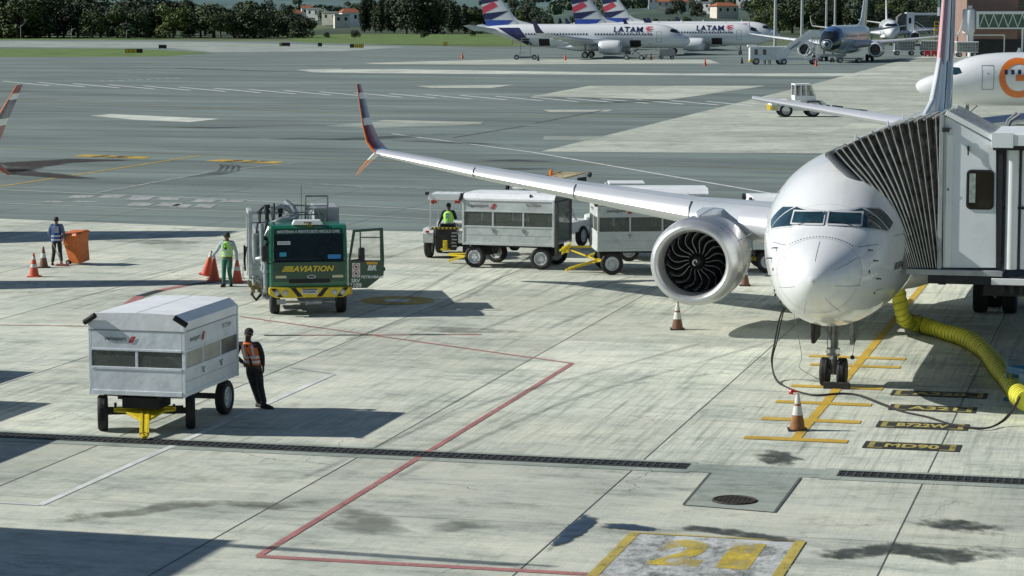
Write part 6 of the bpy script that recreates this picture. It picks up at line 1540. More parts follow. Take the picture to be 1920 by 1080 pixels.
mb = MB(); zz = (ZF + r1.z) / 2; mb.bx(XB + .15, XB + 3.5, Y1 - .0, Y1 + .03, zz - .03, zz + .03); mb.build('hand_rail', DARK, BR, 0)
# arched flood lamp over the roof
q = Dp(1880, 250, 72)
mb = MB(); mb.path([(q.x, q.y, q.z), (q.x + .12, q.y, q.z + .35), (q.x + .35, q.y, q.z + .55)], .03, 8); mb.path([(q.x + .06, q.y - .1, q.z - .02), (q.x + .20, q.y - .1, q.z + .33), (q.x + .44, q.y - .1, q.z + .50)], .045, 8); mb.path([(q.x + .10, q.y, q.z), (q.x + .22, q.y, q.z + .3), (q.x + .4, q.y, q.z + .46)], .02, 8); mb.build('arched_rail', STEEL, BR, 40)
# tunnel going right, lift columns and wheel bogie
mb = MB(); mb.bx(XB + 3.5, XB + 32, Y1 + .2, Y2 + .0, ZF - .05, r1.z + .1); mb.build('tunnel', BRW, BR, 0, bevel=.03)
bz = P(1888, 574)
mb = MB(); mb.bx(bz.x - 1.0, bz.x + 1.4, bz.y - .4, bz.y + .6, .5, 1.15); mb.bx(bz.x - .5, bz.x + 1.0, bz.y - .2, bz.y + .4, 1.15, 2.3); mb.tube((bz.x + .15, bz.y, 1), (bz.x + .15, bz.y, 2.6), .22); mb.tube((bz.x + 1.0, bz.y, 1), (bz.x + 1.0, bz.y, 2.6), .16)
for k in range(4): mb.path([(bz.x - .4 + k * .3, bz.y - .45, 2.2), (bz.x - .3 + k * .3, bz.y - .6, 1.5 - .1 * k), (bz.x + .1 + k * .2, bz.y - .45, .9)], .03, 6)
BG = mb.build('wheel_bogie', DARK, BR, 40, bevel=.02)
for dx in (-.42, 1.1): wheel(BG, (bz.x + dx, bz.y - .25, .55), .55, .62, BLACK, DARK)

# ------------------------------------------------------------------ air hose, its stand, power cable
HOSE = bpy.data.materials.new('yellow_hose_fabric'); HOSE.use_nodes = True
nt = HOSE.node_tree; b = nt.nodes['Principled BSDF']
c = ramp(nt, noise(nt, 2.2, 5), [(.3, (.55, .53, .03)), (.7, (.84, .80, .07))])
nt.links.new(c, b.inputs['Base Color']); b.inputs['Roughness'].default_value = .5
hp = [PY(1681, 560, P(1690, 640).y + .8), P(1692, 590, .62), P(1708, 604, .36), P(1735, 611, .25), P(1772, 622, .24), P(1815, 636, .24), P(1847, 660, .24), P(1869, 686, .26), P(1888, 712, .30), P(1908, 738, .42), P(1925, 752, .6)]
def catmull(pts, n=8):
    pts = [Vector(p) for p in pts]; out = []
    for i in range(len(pts) - 1):
        p0, p1, p2, p3 = pts[max(0, i - 1)], pts[i], pts[i + 1], pts[min(len(pts) - 1, i + 2)]
        for k in range(n):
            t = k / n; out.append(.5 * ((2 * p1) + (p2 - p0) * t + (2 * p0 - 5 * p1 + 4 * p2 - p3) * t * t + (3 * p1 - p0 - 3 * p2 + p3) * t ** 3))
    out.append(pts[-1]); return out
hp[0].z = 1.62; hc = catmull(hp, 26)
T = thing('air_hose', 'fat yellow ribbed air hose running from the jet belly to the blue stand', 'hose')
mb = MB(); rr = [.205 + .009 * math.cos(i * 2 * math.pi / 4.0) + .014 * math.sin(i * .11) + (.015 if i > 30 else -.02) for i in range(len(hc))]
mb.path(hc, rr, 22); mb.build('duct', HOSE, T, 80)
mb = MB()
hx = []
for i in range(2, len(hc) - 2):
    d = (hc[i + 1] - hc[i - 1]).normalized(); x = d.cross(Vector((0, 0, 1))).normalized(); y = d.cross(x)
    for j in range(6):
        a = 2 * math.pi * (i + j / 6) / 4 ; c_ = hc[i].lerp(hc[i + 1], j / 6); hx.append(c_ + (x * math.cos(a) + y * math.sin(a)) * (rr[i] + .006))
mb.path(hx, .007, 4)
mb.build('spiral_rib', paint('hose_rib_dark', (.14, .13, .03), .6), T, 0)
T = thing('hose_stand', 'blue steel stand carrying the hose end at the right edge', 'stand')
BLU = paint('stand_blue', (.05, .22, .36), .45, var=.15, dirt=(.3, .35, .36, .6))
q = P(1888, 752); e = P(1912, 800)
mb = MB(); mb.bar((q.x, q.y, 0), (q.x, q.y, 1.0), .05); mb.bar((q.x + .55, q.y - .9, 0), (q.x + .55, q.y - .9, .8), .05); mb.bar((q.x - .0, q.y, .75), (q.x + .9, q.y - 1.1, .75), .07, .16); mb.bar((q.x + .1, q.y + .0, .7), (q.x + 1.6, q.y, .7), .06, .3); mb.bar((q.x - .08, q.y, .03), (q.x + .1, q.y, .03), .12); mb.build('frame', BLU, T, 0, bevel=.01)
mb = MB(); mb.box((q.x + .75, q.y - .35, .58), (.9, .8, .34)); mb.build('plenum', paint('plenum_white_blue', (.40, .52, .56), .4, var=.25, scale=6), T, 0, bevel=.02)
cabp_ = [PY(1467, 562, AY + 3.4), P(1462, 600, 1.0) + Vector((0, 0, 0)), P(1455, 650, .5), P(1452, 695, .12), P(1482, 733, .03), P(1520, 740, .03), P(1580, 738, .03), P(1612, 742, .03), P(1650, 757, .03), P(1690, 771, .03), P(1740, 782, .03), P(1790, 797, .03), P(1845, 803, .05), P(1875, 792, .10), P(1896, 770, .35), P(1912, 745, .75)]
hull_p = Hull(B737).side(3.3, 2.15, -1, .02) + Vector((AX, AY, 0)); cabp_[0] = hull_p
for k, (x_, y_) in enumerate(((1461, 600), (1453, 640), (1447, 680))): cabp_[k + 1] = PY(x_, y_, hull_p.y + (P(1452, 705).y - hull_p.y) * (.12, .35, .7)[k])
cabp_[4] = P(1462, 718, .03)
mb = MB(); cc = catmull(cabp_, 8); mb.path(cc, .021, 8); mb.path([p + Vector((.05 * math.sin(i * .13), .055 + .03 * math.sin(i * .3), .0)) for i, p in enumerate(cc)], .016, 8)
tag(mb.build('power_cable', BLACK, None, 60), 'thick black power cable hanging from the jet nose and snaking to the blue stand', 'cable')
mb = MB(); q = P(1484, 735, .05); mb.lathe([(.06, -.05), (.085, 0), (.06, .05)], q, 'X', 12); mb.box(q + Vector((.08, 0, .02)), (.12, .05, .05)); tag(mb.build('cable_tie', REDP, None, 30), 'red tie round the black cable above the tall cone', 'cable tie')
# external power hatch on the hull
mb = MB(); hp_ = Hull(B737)
quad_grid(mb, lambda a, b: hp_.side(a, b, -1, .05), [(3.05, 2.0), (3.45, 2.0), (3.45, 2.42), (3.05, 2.42)], 3); PLT = mb.build('power_hatch', WINF, MAIN, 30)
for k in range(6): mb = MB(); mb.sphere(hp_.side(3.14 + .1 * (k % 3), 2.12 + .16 * (k // 3), -1, .06), .028, 6); mb.build('socket', BLK, PLT, 30)
# thin lanyard
mb = MB(); a_ = hull_p + Vector((.1, 0, 0)); mb.path(catmull([a_, a_ + Vector((.35, -.6, -1.2)), P(1500, 690, .25), P(1540, 713, .05)], 8), .006, 4); tag(mb.build('lanyard', BLK, None, 0), 'thin dark cord hanging from the hull to the nose wheel chock', 'cord')
# chocks in front of the nose wheels and between main wheels
mb = MB(); q = Vector((AX, AY + 4 - .42, 0)); mb.prism([(-.02, 0), (.16, 0), (.13, .12), (.06, .17), (0, .15)], 'X', -.31, .31); o = mb.build('wheel_chock', BLACK, None, 0, bevel=.012); o.location = (q.x - .02, q.y - .08, 0); tag(o, 'black rubber chock lying against the front of the nose wheels', 'chock')

# ------------------------------------------------------------------ unseen terminal wing outside the lower left, added to cast the shadow there
q = P(430, 1028); bx_ = q - Vector((math.sin(R(82.7)), math.cos(R(82.7)), 0)) * (6.8 / math.tan(R(33.5)))
T = thing('unseen_terminal_wing', 'unseen low terminal wing left of the frame, added for the shadow in the lower left corner', 'building')
mb = MB(); bx_.x -= .45; mb.bx(bx_.x - 14, bx_.x, bx_.y - 10.5, bx_.y, 0, 6.6); mb.build('wall', BRW, T, 0)
mb = MB(); mb.bx(bx_.x - 14.2, bx_.x + .1, bx_.y - 10.6, bx_.y + .1, 6.6, 6.8); mb.build('roof', BRF, T, 0)
for k in range(5): mb = MB(); mb.bx(bx_.x - 12.5 + k * 2.6, bx_.x - 10.6 + k * 2.6, bx_.y - .0, bx_.y + .04, 3.6, 5.4); mb.build('window', GLASS, T, 0)
mb = MB()
for z in (7.9, 8.3): mb.bar((bx_.x - 14, bx_.y - .1, z), (bx_.x + 3.5, bx_.y - .9, z), .08)
mb.build('railing', STEEL, T, 0)
# ------------------------------------------------------------------ people: one skinned body each, clothes as children
SKIN_D = paint('dark_brown_skin', (.085, .045, .028), .5, var=.12)
SKIN_M = paint('brown_skin', (.20, .105, .065), .5, var=.12)
HAIR = paint('black_hair', (.012, .010, .009), .7, var=.3)
def skinned(name, chains, mat, parent, sub=2):
    """chains: list of [(co, radius)...]; points at the same place are shared, so the surface is one piece"""
    idx = {}; vs = []; rs = []; es = []
    for ch in chains:
        last = None
        for co, r in ch:
            key = tuple(round(c, 4) for c in co)
            if key not in idx: idx[key] = len(vs); vs.append(co); rs.append(r)
            i = idx[key]
            if last is not None and last != i: es.append((last, i))
            last = i
    me = bpy.data.meshes.new(name); me.from_pydata(vs, es, [])
    o = bpy.data.objects.new(name, me); COL.objects.link(o)
    m = o.modifiers.new('skin', 'SKIN'); m.use_smooth_shade = True
    for k, d in enumerate(me.skin_vertices[0].data):
        r = rs[k]; d.radius = (r, r) if isinstance(r, (int, float)) else r; d.use_root = (k == 0)
    s = o.modifiers.new('sub', 'SUBSURF'); s.levels = s.render_levels = sub
    dg = bpy.context.evaluated_depsgraph_get(); ev = o.evaluated_get(dg); m2 = bpy.data.meshes.new_from_object(ev)
    m2.name = name; m2.materials.clear(); m2.materials.append(mat); m2.polygons.foreach_set('use_smooth', [True] * len(m2.polygons))
    o.modifiers.clear(); o.data = m2; bpy.data.meshes.remove(me)
    if parent: o.parent = parent
    return o
def V(*a): return Vector(a)
def hand_chains(wr, d, side, palm):
    """palm and five unequal, bent fingers; d = direction of the forearm, palm = palm normal"""
    d = d.normalized(); n = palm.normalized(); s = d.cross(n).normalized() * side
    c0 = wr + d * .045; out = [[(tuple(wr), .026), (tuple(c0), (.034, .02))]]
    for k, L in enumerate((.070, .080, .074, .058)):
        b = c0 + d * .035 + s * (.030 - .020 * k)
        out.append([(tuple(c0), (.034, .02)), (tuple(b), .0125), (tuple(b + d * L * .45 + n * .012), .0098), (tuple(b + d * L * .72 + n * .035), .009), (tuple(b + d * L * .8 + n * .058), .008)])
    t = c0 + s * .036 - d * .015
    out.append([(tuple(c0), (.034, .02)), (tuple(t), .013), (tuple(t + s * .018 + d * .032 + n * .012), .011), (tuple(t + s * .018 + d * .055 + n * .03), .009)])
    return out
def person(label, loc, rz, J, skin, shirt, trousers, shoes, vest=None, hat=None, hair=True, face=V(0, -1, 0), extra=None, lean=None, sc=1.0):
    """J: joints in metres, the figure faces -Y"""
    T = thing('person', label, 'person', loc, rz)
    g = lambda k: V(*J[k])
    pel, ch, nk = g('pelvis'), g('chest'), g('neck'); hd = g('head'); f = face.normalized(); up = (hd - nk).normalized()
    side_v = up.cross(f).normalized() * -1
    ch_ = []
    mid = pel.lerp(ch, .5)
    ch_.append([(tuple(pel), (.145, .11)), (tuple(mid), (.125, .10)), (tuple(ch), (.150, .11)), (tuple(nk), (.055, .055)), (tuple(hd - up * .03 + f * .012), (.068, .078)), (tuple(hd + up * .05), (.078, .092)), (tuple(hd + up * .115 - f * .005), (.055, .065))])
    nose = hd + up * .015
    ch_.append([(tuple(hd - up * .03 + f * .012), (.068, .078)), (tuple(nose + f * .098), .013), (tuple(nose + f * .112 - up * .012), .010)])
    for sg, k in ((1, 'L'), (-1, 'R')):
        sh_, el, wr = g('sh' + k), g('el' + k), g('wr' + k); hp_, kn, an, to = g('hip' + k), g('kn' + k), g('an' + k), g('to' + k)
        ch_.append([(tuple(ch), (.150, .11)), (tuple(sh_), .062), (tuple(sh_.lerp(el, .5)), .050), (tuple(el), .041), (tuple(el.lerp(wr, .4)), .039), (tuple(wr), .026)])
        pn = V(*J.get('palm' + k, (-sg, 0, 0))); ch_ += hand_chains(wr, V(*J['hd' + k]) if ('hd' + k) in J else wr - el, sg, pn)
        ch_.append([(tuple(pel), (.145, .11)), (tuple(hp_), .098), (tuple(hp_.lerp(kn, .5)), .080), (tuple(kn), .058), (tuple(kn.lerp(an, .35)), .056), (tuple(an), .038), (tuple(an.lerp(to, .6) - V(0, 0, .03)), .036), (tuple(to), .028)])
    B = skinned('body', ch_, skin, T, 2)
    # shirt
    st = [[(tuple(pel + V(0, 0, .02)), (.160, .125)), (tuple(mid), (.150, .125)), (tuple(ch), (.170, .128)), (tuple(nk - (nk - ch) * .25), (.085, .075))]]
    lc = [[(tuple(pel + V(0, 0, .03)), (.158, .122)), (tuple(pel), (.155, .122))]]
    for k in 'LR':
        sh_, el, wr = g('sh' + k), g('el' + k), g('wr' + k); hp_, kn, an = g('hip' + k), g('kn' + k), g('an' + k)
        st.append([(tuple(ch), (.170, .128)), (tuple(sh_), .078), (tuple(sh_.lerp(el, .5)), .066), (tuple(el), .056), (tuple(el.lerp(wr, .5)), .050), (tuple(el.lerp(wr, .93)), .040)])
        lc.append([(tuple(pel), (.155, .122)), (tuple(hp_), .112), (tuple(hp_.lerp(kn, .5)), .094), (tuple(kn), .076), (tuple(kn.lerp(an, .5)), .070), (tuple(kn.lerp(an, .97)), .064)])
    skinned('shirt', st, shirt, T, 2); skinned('trousers', lc, trousers, T, 2)
    if vest:
        vm, tape, badge = vest
        pts = [(pel + V(0, 0, .02), .185, .15), (mid, .178, .15), (ch.lerp(mid, .4), .19, .152), (ch + V(0, 0, .03), .195, .15), (ch.lerp(nk, .55), .165, .125), (ch.lerp(nk, .82), .10, .09)]
        if 'vestlow' in J: pts[0] = (pel - V(0, 0, .08), .195, .165)
        dirx = (g('shL') - g('shR')).normalized()
        def ring(c, a, b, n=28): 
            fy = dirx.cross(V(0, 0, 1)); return [c + dirx * a * math.cos(t) * (1) + fy * b * math.sin(t) for t in (2 * math.pi * k / n for k in range(n))]
        mb = MB(); mb.loft([ring(c, a, b) for c, a, b in pts], 0); VS = mb.build('hi_vis_vest', vm, T, 60)
        for i0, fr_ in tape:
            c = pts[i0][0].lerp(pts[i0 + 1][0], fr_); a = pts[i0][1] * (1 - fr_) + pts[i0 + 1][1] * fr_ + .006; b_ = pts[i0][2] * (1 - fr_) + pts[i0 + 1][2] * fr_ + .006
            mb = MB(); mb.loft([ring(c - V(0, 0, .027), a, b_), ring(c + V(0, 0, .027), a, b_)], 0); mb.build('reflective_tape', paint('reflective_silver', (.62, .64, .64), .35, .3), VS, 60)
        # open front with dark shirt strip
        fy = dirx.cross(V(0, 0, 1)); fy = fy if fy.dot(f) > 0 else -fy
        if badge:
            c = pts[3][0] * .5 + pts[2][0] * .5 - fy * .165; mb = MB(); mb.add([c + dirx * a + V(0, 0, b_) for a, b_ in ((-.08, -.11), (.08, -.11), (.08, .11), (-.08, .11))], [(0, 1, 2, 3)]); bd_ = mb.build('back_patch', badge, VS, 0)
            for z_, w in ((.05, 'APOIO'), (-.04, 'SOLO')): lettering('patch_lettering', w, .12, c - fy * .004 + V(0, 0, z_), dirx * (-1 if dirx.cross(V(0, 0, 1)).dot(-fy) < 0 else 1), (0, 0, 1), NAVY, bd_, .04, height=.055)
        else:
            for sx in (-1, 1):
                mb = MB(); a = pts[4][0] + fy * .135 + dirx * sx * .10; b_ = pts[1][0] + fy * .162 + dirx * sx * .10
                mb.bar(a, b_, .045, .008); mb.build('reflective_tape', bpy.data.materials['reflective_silver'], VS, 0)
            mb = MB(); mb.bar(pts[4][0] + fy * .128, pts[0][0] + fy * .162, .05, .012); mb.build('front_opening', shirt, VS, 0)
    for k in 'LR':
        an, to = g('an' + k), g('to' + k); d = V(to.x - an.x, to.y - an.y, 0).normalized(); s_ = V(d.y, -d.x, 0); z0 = min(an.z, to.z + .04) - .085
        mb = MB(); tl = (to - an).z * .0
        for (p0, w_, h0, h1) in ((0, 0, 0, 0),): pass
        prof = [(-.09, .030, .075), (-.07, .042, .10), (0, .045, .115), (.07, .047, .085), (.14, .052, .065), (.19, .045, .05), (.215, .02, .03)]
        base = an - V(0, 0, .075); slope = (to.z - an.z + .045) / .18
        mb.loft([[base + d * t + s_ * a * w_ + V(0, 0, b_ * h + slope * t) for a, b_ in ((-1, 0), (1, 0), (1, .55), (.55, 1), (-.55, 1), (-1, .55))] for t, w_, h in prof], 0, True)
        mb.build('shoe', shoes, T, 50)
    if hair:
        mb = MB(); c = hd + up * .055 - f * .016; mb.sphere(c, .101, 12, 0, (.86, 1.0, .98)); mb.build('hair', HAIR, T, 60)
        if not hat:
            mb = MB(); mb.sphere(hd + up * .09 - f * .02, .085, 10, 0, (1, 1.05, .75)); mb.build('hair', HAIR, T, 60)
    if hat:
        mb = MB(); c = hd + up * .075 - f * .004; mb.sphere(c, .106, 14, 0, (.92, 1.02, .80)); 
        mb.loft([[c + f * (.07 + .0) + side_v * a * .085 + up * .012 for a in (-1, -.5, 0, .5, 1)], [c + f * (.175 - .035 * abs(a) ** 2) + side_v * a * .068 - up * .004 for a in (-1, -.5, 0, .5, 1)]], 0, closed=False); mb.build('cap', hat, T, 60)
    mb = MB()
    for sg in (-1, 1): mb.sphere(hd + up * .028 + f * .082 + side_v * sg * .031, .011, 6)
    mb.build('eyes', paint('eye_dark', (.02, .015, .012), .2), T, 60)
    mb = MB(); mb.box(hd - up * .035 + f * .088, (.045, .012, .010)); mb.build('mouth', paint('lips', (.16, .05, .04), .5), T, 0)
    mb = MB()
    for sg in (-1, 1): mb.sphere(hd + up * .015 + side_v * sg * .083 - f * .005, .026, 6, 0, (.45, .7, 1.2))
    mb.build('ears', skin, T, 60)
    if extra: extra(T, g)
    T.scale = (sc,) * 3
    return T
def base(**kw):
    J = dict(pelvis=(0, 0, .96), chest=(0, 0, 1.33), neck=(0, 0, 1.50), head=(0, -.01, 1.61), shL=(.19, 0, 1.43), shR=(-.19, 0, 1.43), elL=(.26, .02, 1.14), elR=(-.26, .02, 1.14), wrL=(.27, -.04, .89), wrR=(-.27, -.04, .89),
             hipL=(.10, 0, .90), hipR=(-.10, 0, .90), knL=(.11, -.02, .50), knR=(-.11, -.02, .50), anL=(.11, .02, .09), anR=(-.11, .02, .09), toL=(.13, -.14, .04), toR=(-.13, -.14, .04))
    J.update(kw); return J
NAVYC = paint('navy_cloth', (.012, .018, .05), .85, var=.3, bump=.5, bscale=12)
DKC = paint('charcoal_cloth', (.034, .033, .035), .85, var=.35, bump=.5, bscale=12)
GRNC = paint('green_work_trousers', (.03, .17, .11), .85, var=.3, bump=.6, bscale=10)
PALEC = paint('pale_blue_shirt', (.42, .50, .54), .8, var=.12, bump=.5, bscale=12)
LIME = paint('lime_vest', (.38, .95, .08), .7, var=.12, bump=.6, bscale=10)
ORV = paint('orange_vest', (.90, .20, .05), .7, var=.12, bump=.6, bscale=10)
BLV = paint('blue_tabard', (.025, .09, .32), .7, var=.2, bump=.6, bscale=10)
SHO = paint('black_boots', (.015, .013, .012), .5, var=.3)
# 1: leaning with the shoulder against the rear corner of the cart, feet out to the right
pl = P(486, 766)
J = base(pelvis=(-.11, .02, .93), chest=(-.19, .03, 1.28), neck=(-.23, .03, 1.46), head=(-.21, .02, 1.58), shL=(-.00, -.02, 1.40), shR=(-.40, .06, 1.40), elL=(.08, .02, 1.13), elR=(-.49, .0, 1.13), wrL=(.10, -.06, .89), wrR=(-.30, -.17, 1.00),
         hipL=(-.01, 0, .87), hipR=(-.21, .04, .88), knL=(.04, -.06, .47), knR=(-.11, .04, .47), anL=(.12, -.05, .09), anR=(.0, .10, .09), toL=(.29, -.13, .04), toR=(.15, -.02, .04), palmL=(-1, 0, 0), palmR=(0, 1, 0))
person('man in black cap and orange vest leaning against the white baggage cart', (pl.x, pl.y, 0), YAW + R(2), J, SKIN_D, DKC, DKC, SHO, (ORV, [(1, .1), (0, .45)], None), DKC, False, face=V(.10, -1, -.05), sc=1.06)
# 2: cone carrier
def cones_lanyard(T, g):
    mb = MB(); c = g('chest'); mb.path([c + V(-.08, -.13, .14), c + V(0, -.175, -.04), c + V(.08, -.13, .14)], .009, 5); mb.box(c + V(0, -.18, -.08), (.06, .015, .08)); mb.build('badge_lanyard', DKC, T, 0)
    mb = MB(); h = g('head')
    for sg in (-1, 1): mb.sphere(h + V(sg * .09, 0, .02), .038, 8, 0, (.5, 1, 1.1))
    mb.path([h + V(.09, 0, .04), h + V(.075, .01, .13), h + V(0, .01, .165), h + V(-.075, .01, .13), h + V(-.09, 0, .04)], .008, 6); mb.build('ear_defenders', DKC, T, 60)
pg = P(427, 537)
J = base(wrR=(-.52, -.02, .96), elR=(-.36, .04, 1.16), wrL=(.33, -.02, .83), elL=(.29, .05, 1.12), knL=(.08, -.05, .50), anL=(.10, .06, .09), toL=(.14, -.10, .04), knR=(-.09, -.10, .50), anR=(-.08, -.16, .09), toR=(-.10, -.34, .04), palmR=(0, 0, -1), palmL=(-1, 0, 0), hdR=(-.5, 0, -.25))
person('man in lime green vest and green trousers carrying orange cones beside the fuel truck', (pg.x, pg.y, 0), YAW + R(-12), J, SKIN_M, PALEC, GRNC, SHO, (LIME, [(1, .4), (0, .5)], None), DKC, False, face=V(-.35, -1, -.12), extra=cones_lanyard)
# 3: sweeper seen from behind, walking away, broom in the left hand, bin pulled with the right
pc = P(107, 497)
def broom(T, g):
    pass
J = base(pelvis=(0, 0, .94), wrR=(-.28, .22, .90), elR=(-.27, .10, 1.14), wrL=(.20, -.16, 1.02), elL=(.27, -.02, 1.15), knL=(.10, -.06, .50), anL=(.16, .10, .09), toL=(.16, -.07, .04), knR=(-.12, .0, .49), anR=(-.17, .26, .13), toR=(-.18, .10, .04), head=(0, -.02, 1.60), palmL=(0, -1, 0), palmR=(1, 0, 0), vestlow=1)
person('sweeping worker in blue tabard with white back patch, seen from behind', (pc.x, pc.y, 0), YAW + R(188), J, SKIN_M, paint('striped_grey_shirt', (.16, .22, .30), .8, var=.3), DKC, SHO, (BLV, [(0, .25), (0, .75)], paint('patch_white', (.62, .60, .62), .6)), None, True, face=V(.1, -1, -.1), sc=.97)
T = thing('broom', 'long-handled broom with flat reddish head trailing at the sweeping worker', 'broom')
a = P(97, 461, .95); b_ = P(117, 497, .04); a = Dp(98, 455, 54.0); mb = MB(); mb.tube((a.x, a.y, a.z), (b_.x, b_.y, .07), .014); mb.build('handle', paint('pale_wood_handle', (.5, .38, .34), .6), T, 40)
mb = MB(); mb.box((b_.x, b_.y, .05), (.42, .14, .06)); mb.box((b_.x, b_.y, .02), (.40, .12, .035)); mb.build('brush', paint('broom_red', (.30, .10, .09), .8, var=.3), T, 0)
# 4: tug driver, seated, seen from behind
def seated(**kw):
    return base(pelvis=(0, 0, .06), chest=(0, .02, .42), neck=(0, 0, .60), head=(0, -.03, .71), shL=(.19, 0, .53), shR=(-.19, 0, .53), elL=(.25, -.10, .28), elR=(-.25, -.10, .28), wrL=(.15, -.34, .32), wrR=(-.15, -.34, .32),
         hipL=(.10, -.02, .02), hipR=(-.10, -.02, .02), knL=(.13, -.42, .04), knR=(-.13, -.42, .04), anL=(.12, -.48, -.34), anR=(-.12, -.48, -.34), toL=(.13, -.64, -.38), toR=(-.13, -.64, -.38), **kw)
J = seated()
J['elL'], J['wrL'] = (-.02 + .30, .02, .24), (.38, -.10, .10)
tr = Matrix.Rotation(rzt, 4, 'Z'); o_ = Vector(TUG.location) + tr @ Vector((0, -.20, 1.12))
person('tug driver in lime vest sitting under the canopy, seen from behind', tuple(o_), rzt + math.pi, J, SKIN_D, NAVYC, NAVYC, SHO, (LIME, [(0, .6)], paint('pale_patch', (.55, .65, .5), .6)), None, True, face=V(-.1, -1, 0))
# 5: truck driver behind the windscreen
J = seated(); tr = Matrix.Rotation(TR.rotation_euler.z, 4, 'Z'); o_ = Vector(TR.location) + tr @ Vector((.62, 1.12, 1.50))
person('truck driver sitting dark behind the windscreen of the fuel truck', tuple(o_), TR.rotation_euler.z, J, SKIN_D, DKC, DKC, SHO, None, None, True, face=V(.1, -1, 0))
# tiny distant ground crew
tiny = [(1443, 121, 'distant worker in dark clothes left of the mobile stairs wheel'), (1434, 121, 'distant worker standing by the box truck wheel'), (1526, 121, 'distant worker under the platform of the mobile stairs')]
for x, y, l in tiny:
    q = P(x, y); person(l, (q.x, q.y, 0), YAW, base(), SKIN_M, DKC, DKC, SHO, None, None, True)
# ------------------------------------------------------------------ hills, trees, town, far terminal
def G(px, Z):
    """ground position under pixel column px at optical distance Z"""
    d = Dp(px, 10, F / Z); return Vector((d.x, d.y, 0))
def sstep(t): t = max(0, min(1, t)); return t * t * (3 - 2 * t)
def height(px, Z):
    r = sstep((px - 900) / 500)
    a = 120 * sstep((Z - 1700) / 2200) * (.75 + .35 * math.sin(px * .0031 + 1) + .1 * math.sin(px * .011)) + 60 * sstep((Z - 3200) / 2500)
    b = 15 * sstep((Z - 760) / 1250) + 80 * sstep((Z - 1900) / 1800)
    return a * (1 - r) + b * r + 2.2 * math.sin(px * .013 + Z * .004) * sstep((Z - 900) / 500)
Zs = [690, 740, 800, 870, 950, 1050, 1170, 1300, 1450, 1650, 1900, 2200, 2500, 2900, 3300, 3800, 4400, 5200, 6200, 7500]
pxs = list(range(-4200, 6200, 80)); mb = MB()
mb.loft([[(G(px, Z).x, G(px, Z).y, height(px, Z) - (.03 if Z < 800 else 0)) for px in pxs] for Z in Zs], 0, closed=False)
HM = bpy.data.materials.new('hazy_wooded_hillside'); HM.use_nodes = True; nt = HM.node_tree; b = nt.nodes['Principled BSDF']
c = ramp(nt, noise(nt, .012, 8, .75), [(.36, (.016, .04, .022)), (.52, (.05, .085, .035)), (.66, (.13, .155, .07))])
c = mix(nt, c, ramp(nt, noise(nt, .09, 5, .8), [(.38, (.3, .36, .35)), (.6, (1.15, 1.15, 1.1))]), .9, 'MULTIPLY')
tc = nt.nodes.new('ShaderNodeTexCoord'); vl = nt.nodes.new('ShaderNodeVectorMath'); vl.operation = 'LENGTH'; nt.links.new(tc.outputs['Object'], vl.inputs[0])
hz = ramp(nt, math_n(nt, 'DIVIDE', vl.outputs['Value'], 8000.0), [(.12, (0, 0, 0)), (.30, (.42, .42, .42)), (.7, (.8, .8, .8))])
c = mix(nt, c, (.15, .29, .35), hz)  # bluish distance haze mixed into the base colour
nt.links.new(c, b.inputs['Base Color']); b.inputs['Roughness'].default_value = 1
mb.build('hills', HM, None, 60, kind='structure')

def leaf_mat(name, a, b_, c_):
    m = bpy.data.materials.new(name); m.use_nodes = True; nt = m.node_tree; b = nt.nodes['Principled BSDF']
    oi = nt.nodes.new('ShaderNodeObjectInfo')
    c = ramp(nt, noise(nt, .55, 4, .7), [(.32, a), (.52, b_), (.72, c_)])
    t = ramp(nt, oi.outputs['Random'], [(0, (.5, .62, .6)), (.35, (1, 1, 1)), (.8, (1.4, 1.3, .95)), (1, (1.9, 1.6, 1.0))])
    c = mix(nt, c, t, 1.0, 'MULTIPLY')
    nt.links.new(c, b.inputs['Base Color']); b.inputs['Roughness'].default_value = .75
    return m
LEAF = leaf_mat('dark_foliage', (.014, .028, .013), (.028, .048, .020), (.055, .08, .03))
LEAF2 = leaf_mat('mid_foliage', (.03, .055, .018), (.06, .095, .03), (.10, .14, .045))
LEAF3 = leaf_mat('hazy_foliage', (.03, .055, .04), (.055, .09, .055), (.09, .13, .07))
BARK = paint('grey_brown_bark', (.09, .075, .06), .9, var=.4, bump=1, bscale=6)
def crown_mesh(seed, n, blobs, leaf=.55, base=.0):
    rnd = random.Random(seed); vs, fs = [], []
    tot = sum(b[3] ** 2 for b in blobs)
    for (cx, cy, cz, r, fz) in blobs:
        for _ in range(int(n * r * r / tot)):
            while True:
                d = Vector((rnd.gauss(0, 1), rnd.gauss(0, 1), rnd.gauss(0, 1)))
                if d.length > .1: break
            d.normalize(); k = r * (rnd.uniform(.55, 1.0) ** .5) * (1 + .18 * math.sin(d.x * 5 + seed) * math.cos(d.y * 6) + .12 * math.sin(d.z * 9 + cx))
            p = Vector((cx + d.x * k, cy + d.y * k, cz + d.z * k * fz))
            nrm = (d + Vector((rnd.gauss(0, .6), rnd.gauss(0, .6), rnd.gauss(0, .6)))).normalized()
            t = nrm.cross(Vector((rnd.random(), rnd.random(), rnd.random() + .1))).normalized(); q = nrm.cross(t); s = leaf * rnd.uniform(.5, 1.25)
            o = len(vs)
            vs += [p - t * s * .5 - q * s * .2, p + t * s * .1 - q * s * .5, p + t * s * .55 + q * s * .1, p - t * s * .05 + q * s * .5]
            fs.append((o, o + 1, o + 2, o + 3))
    return vs, fs
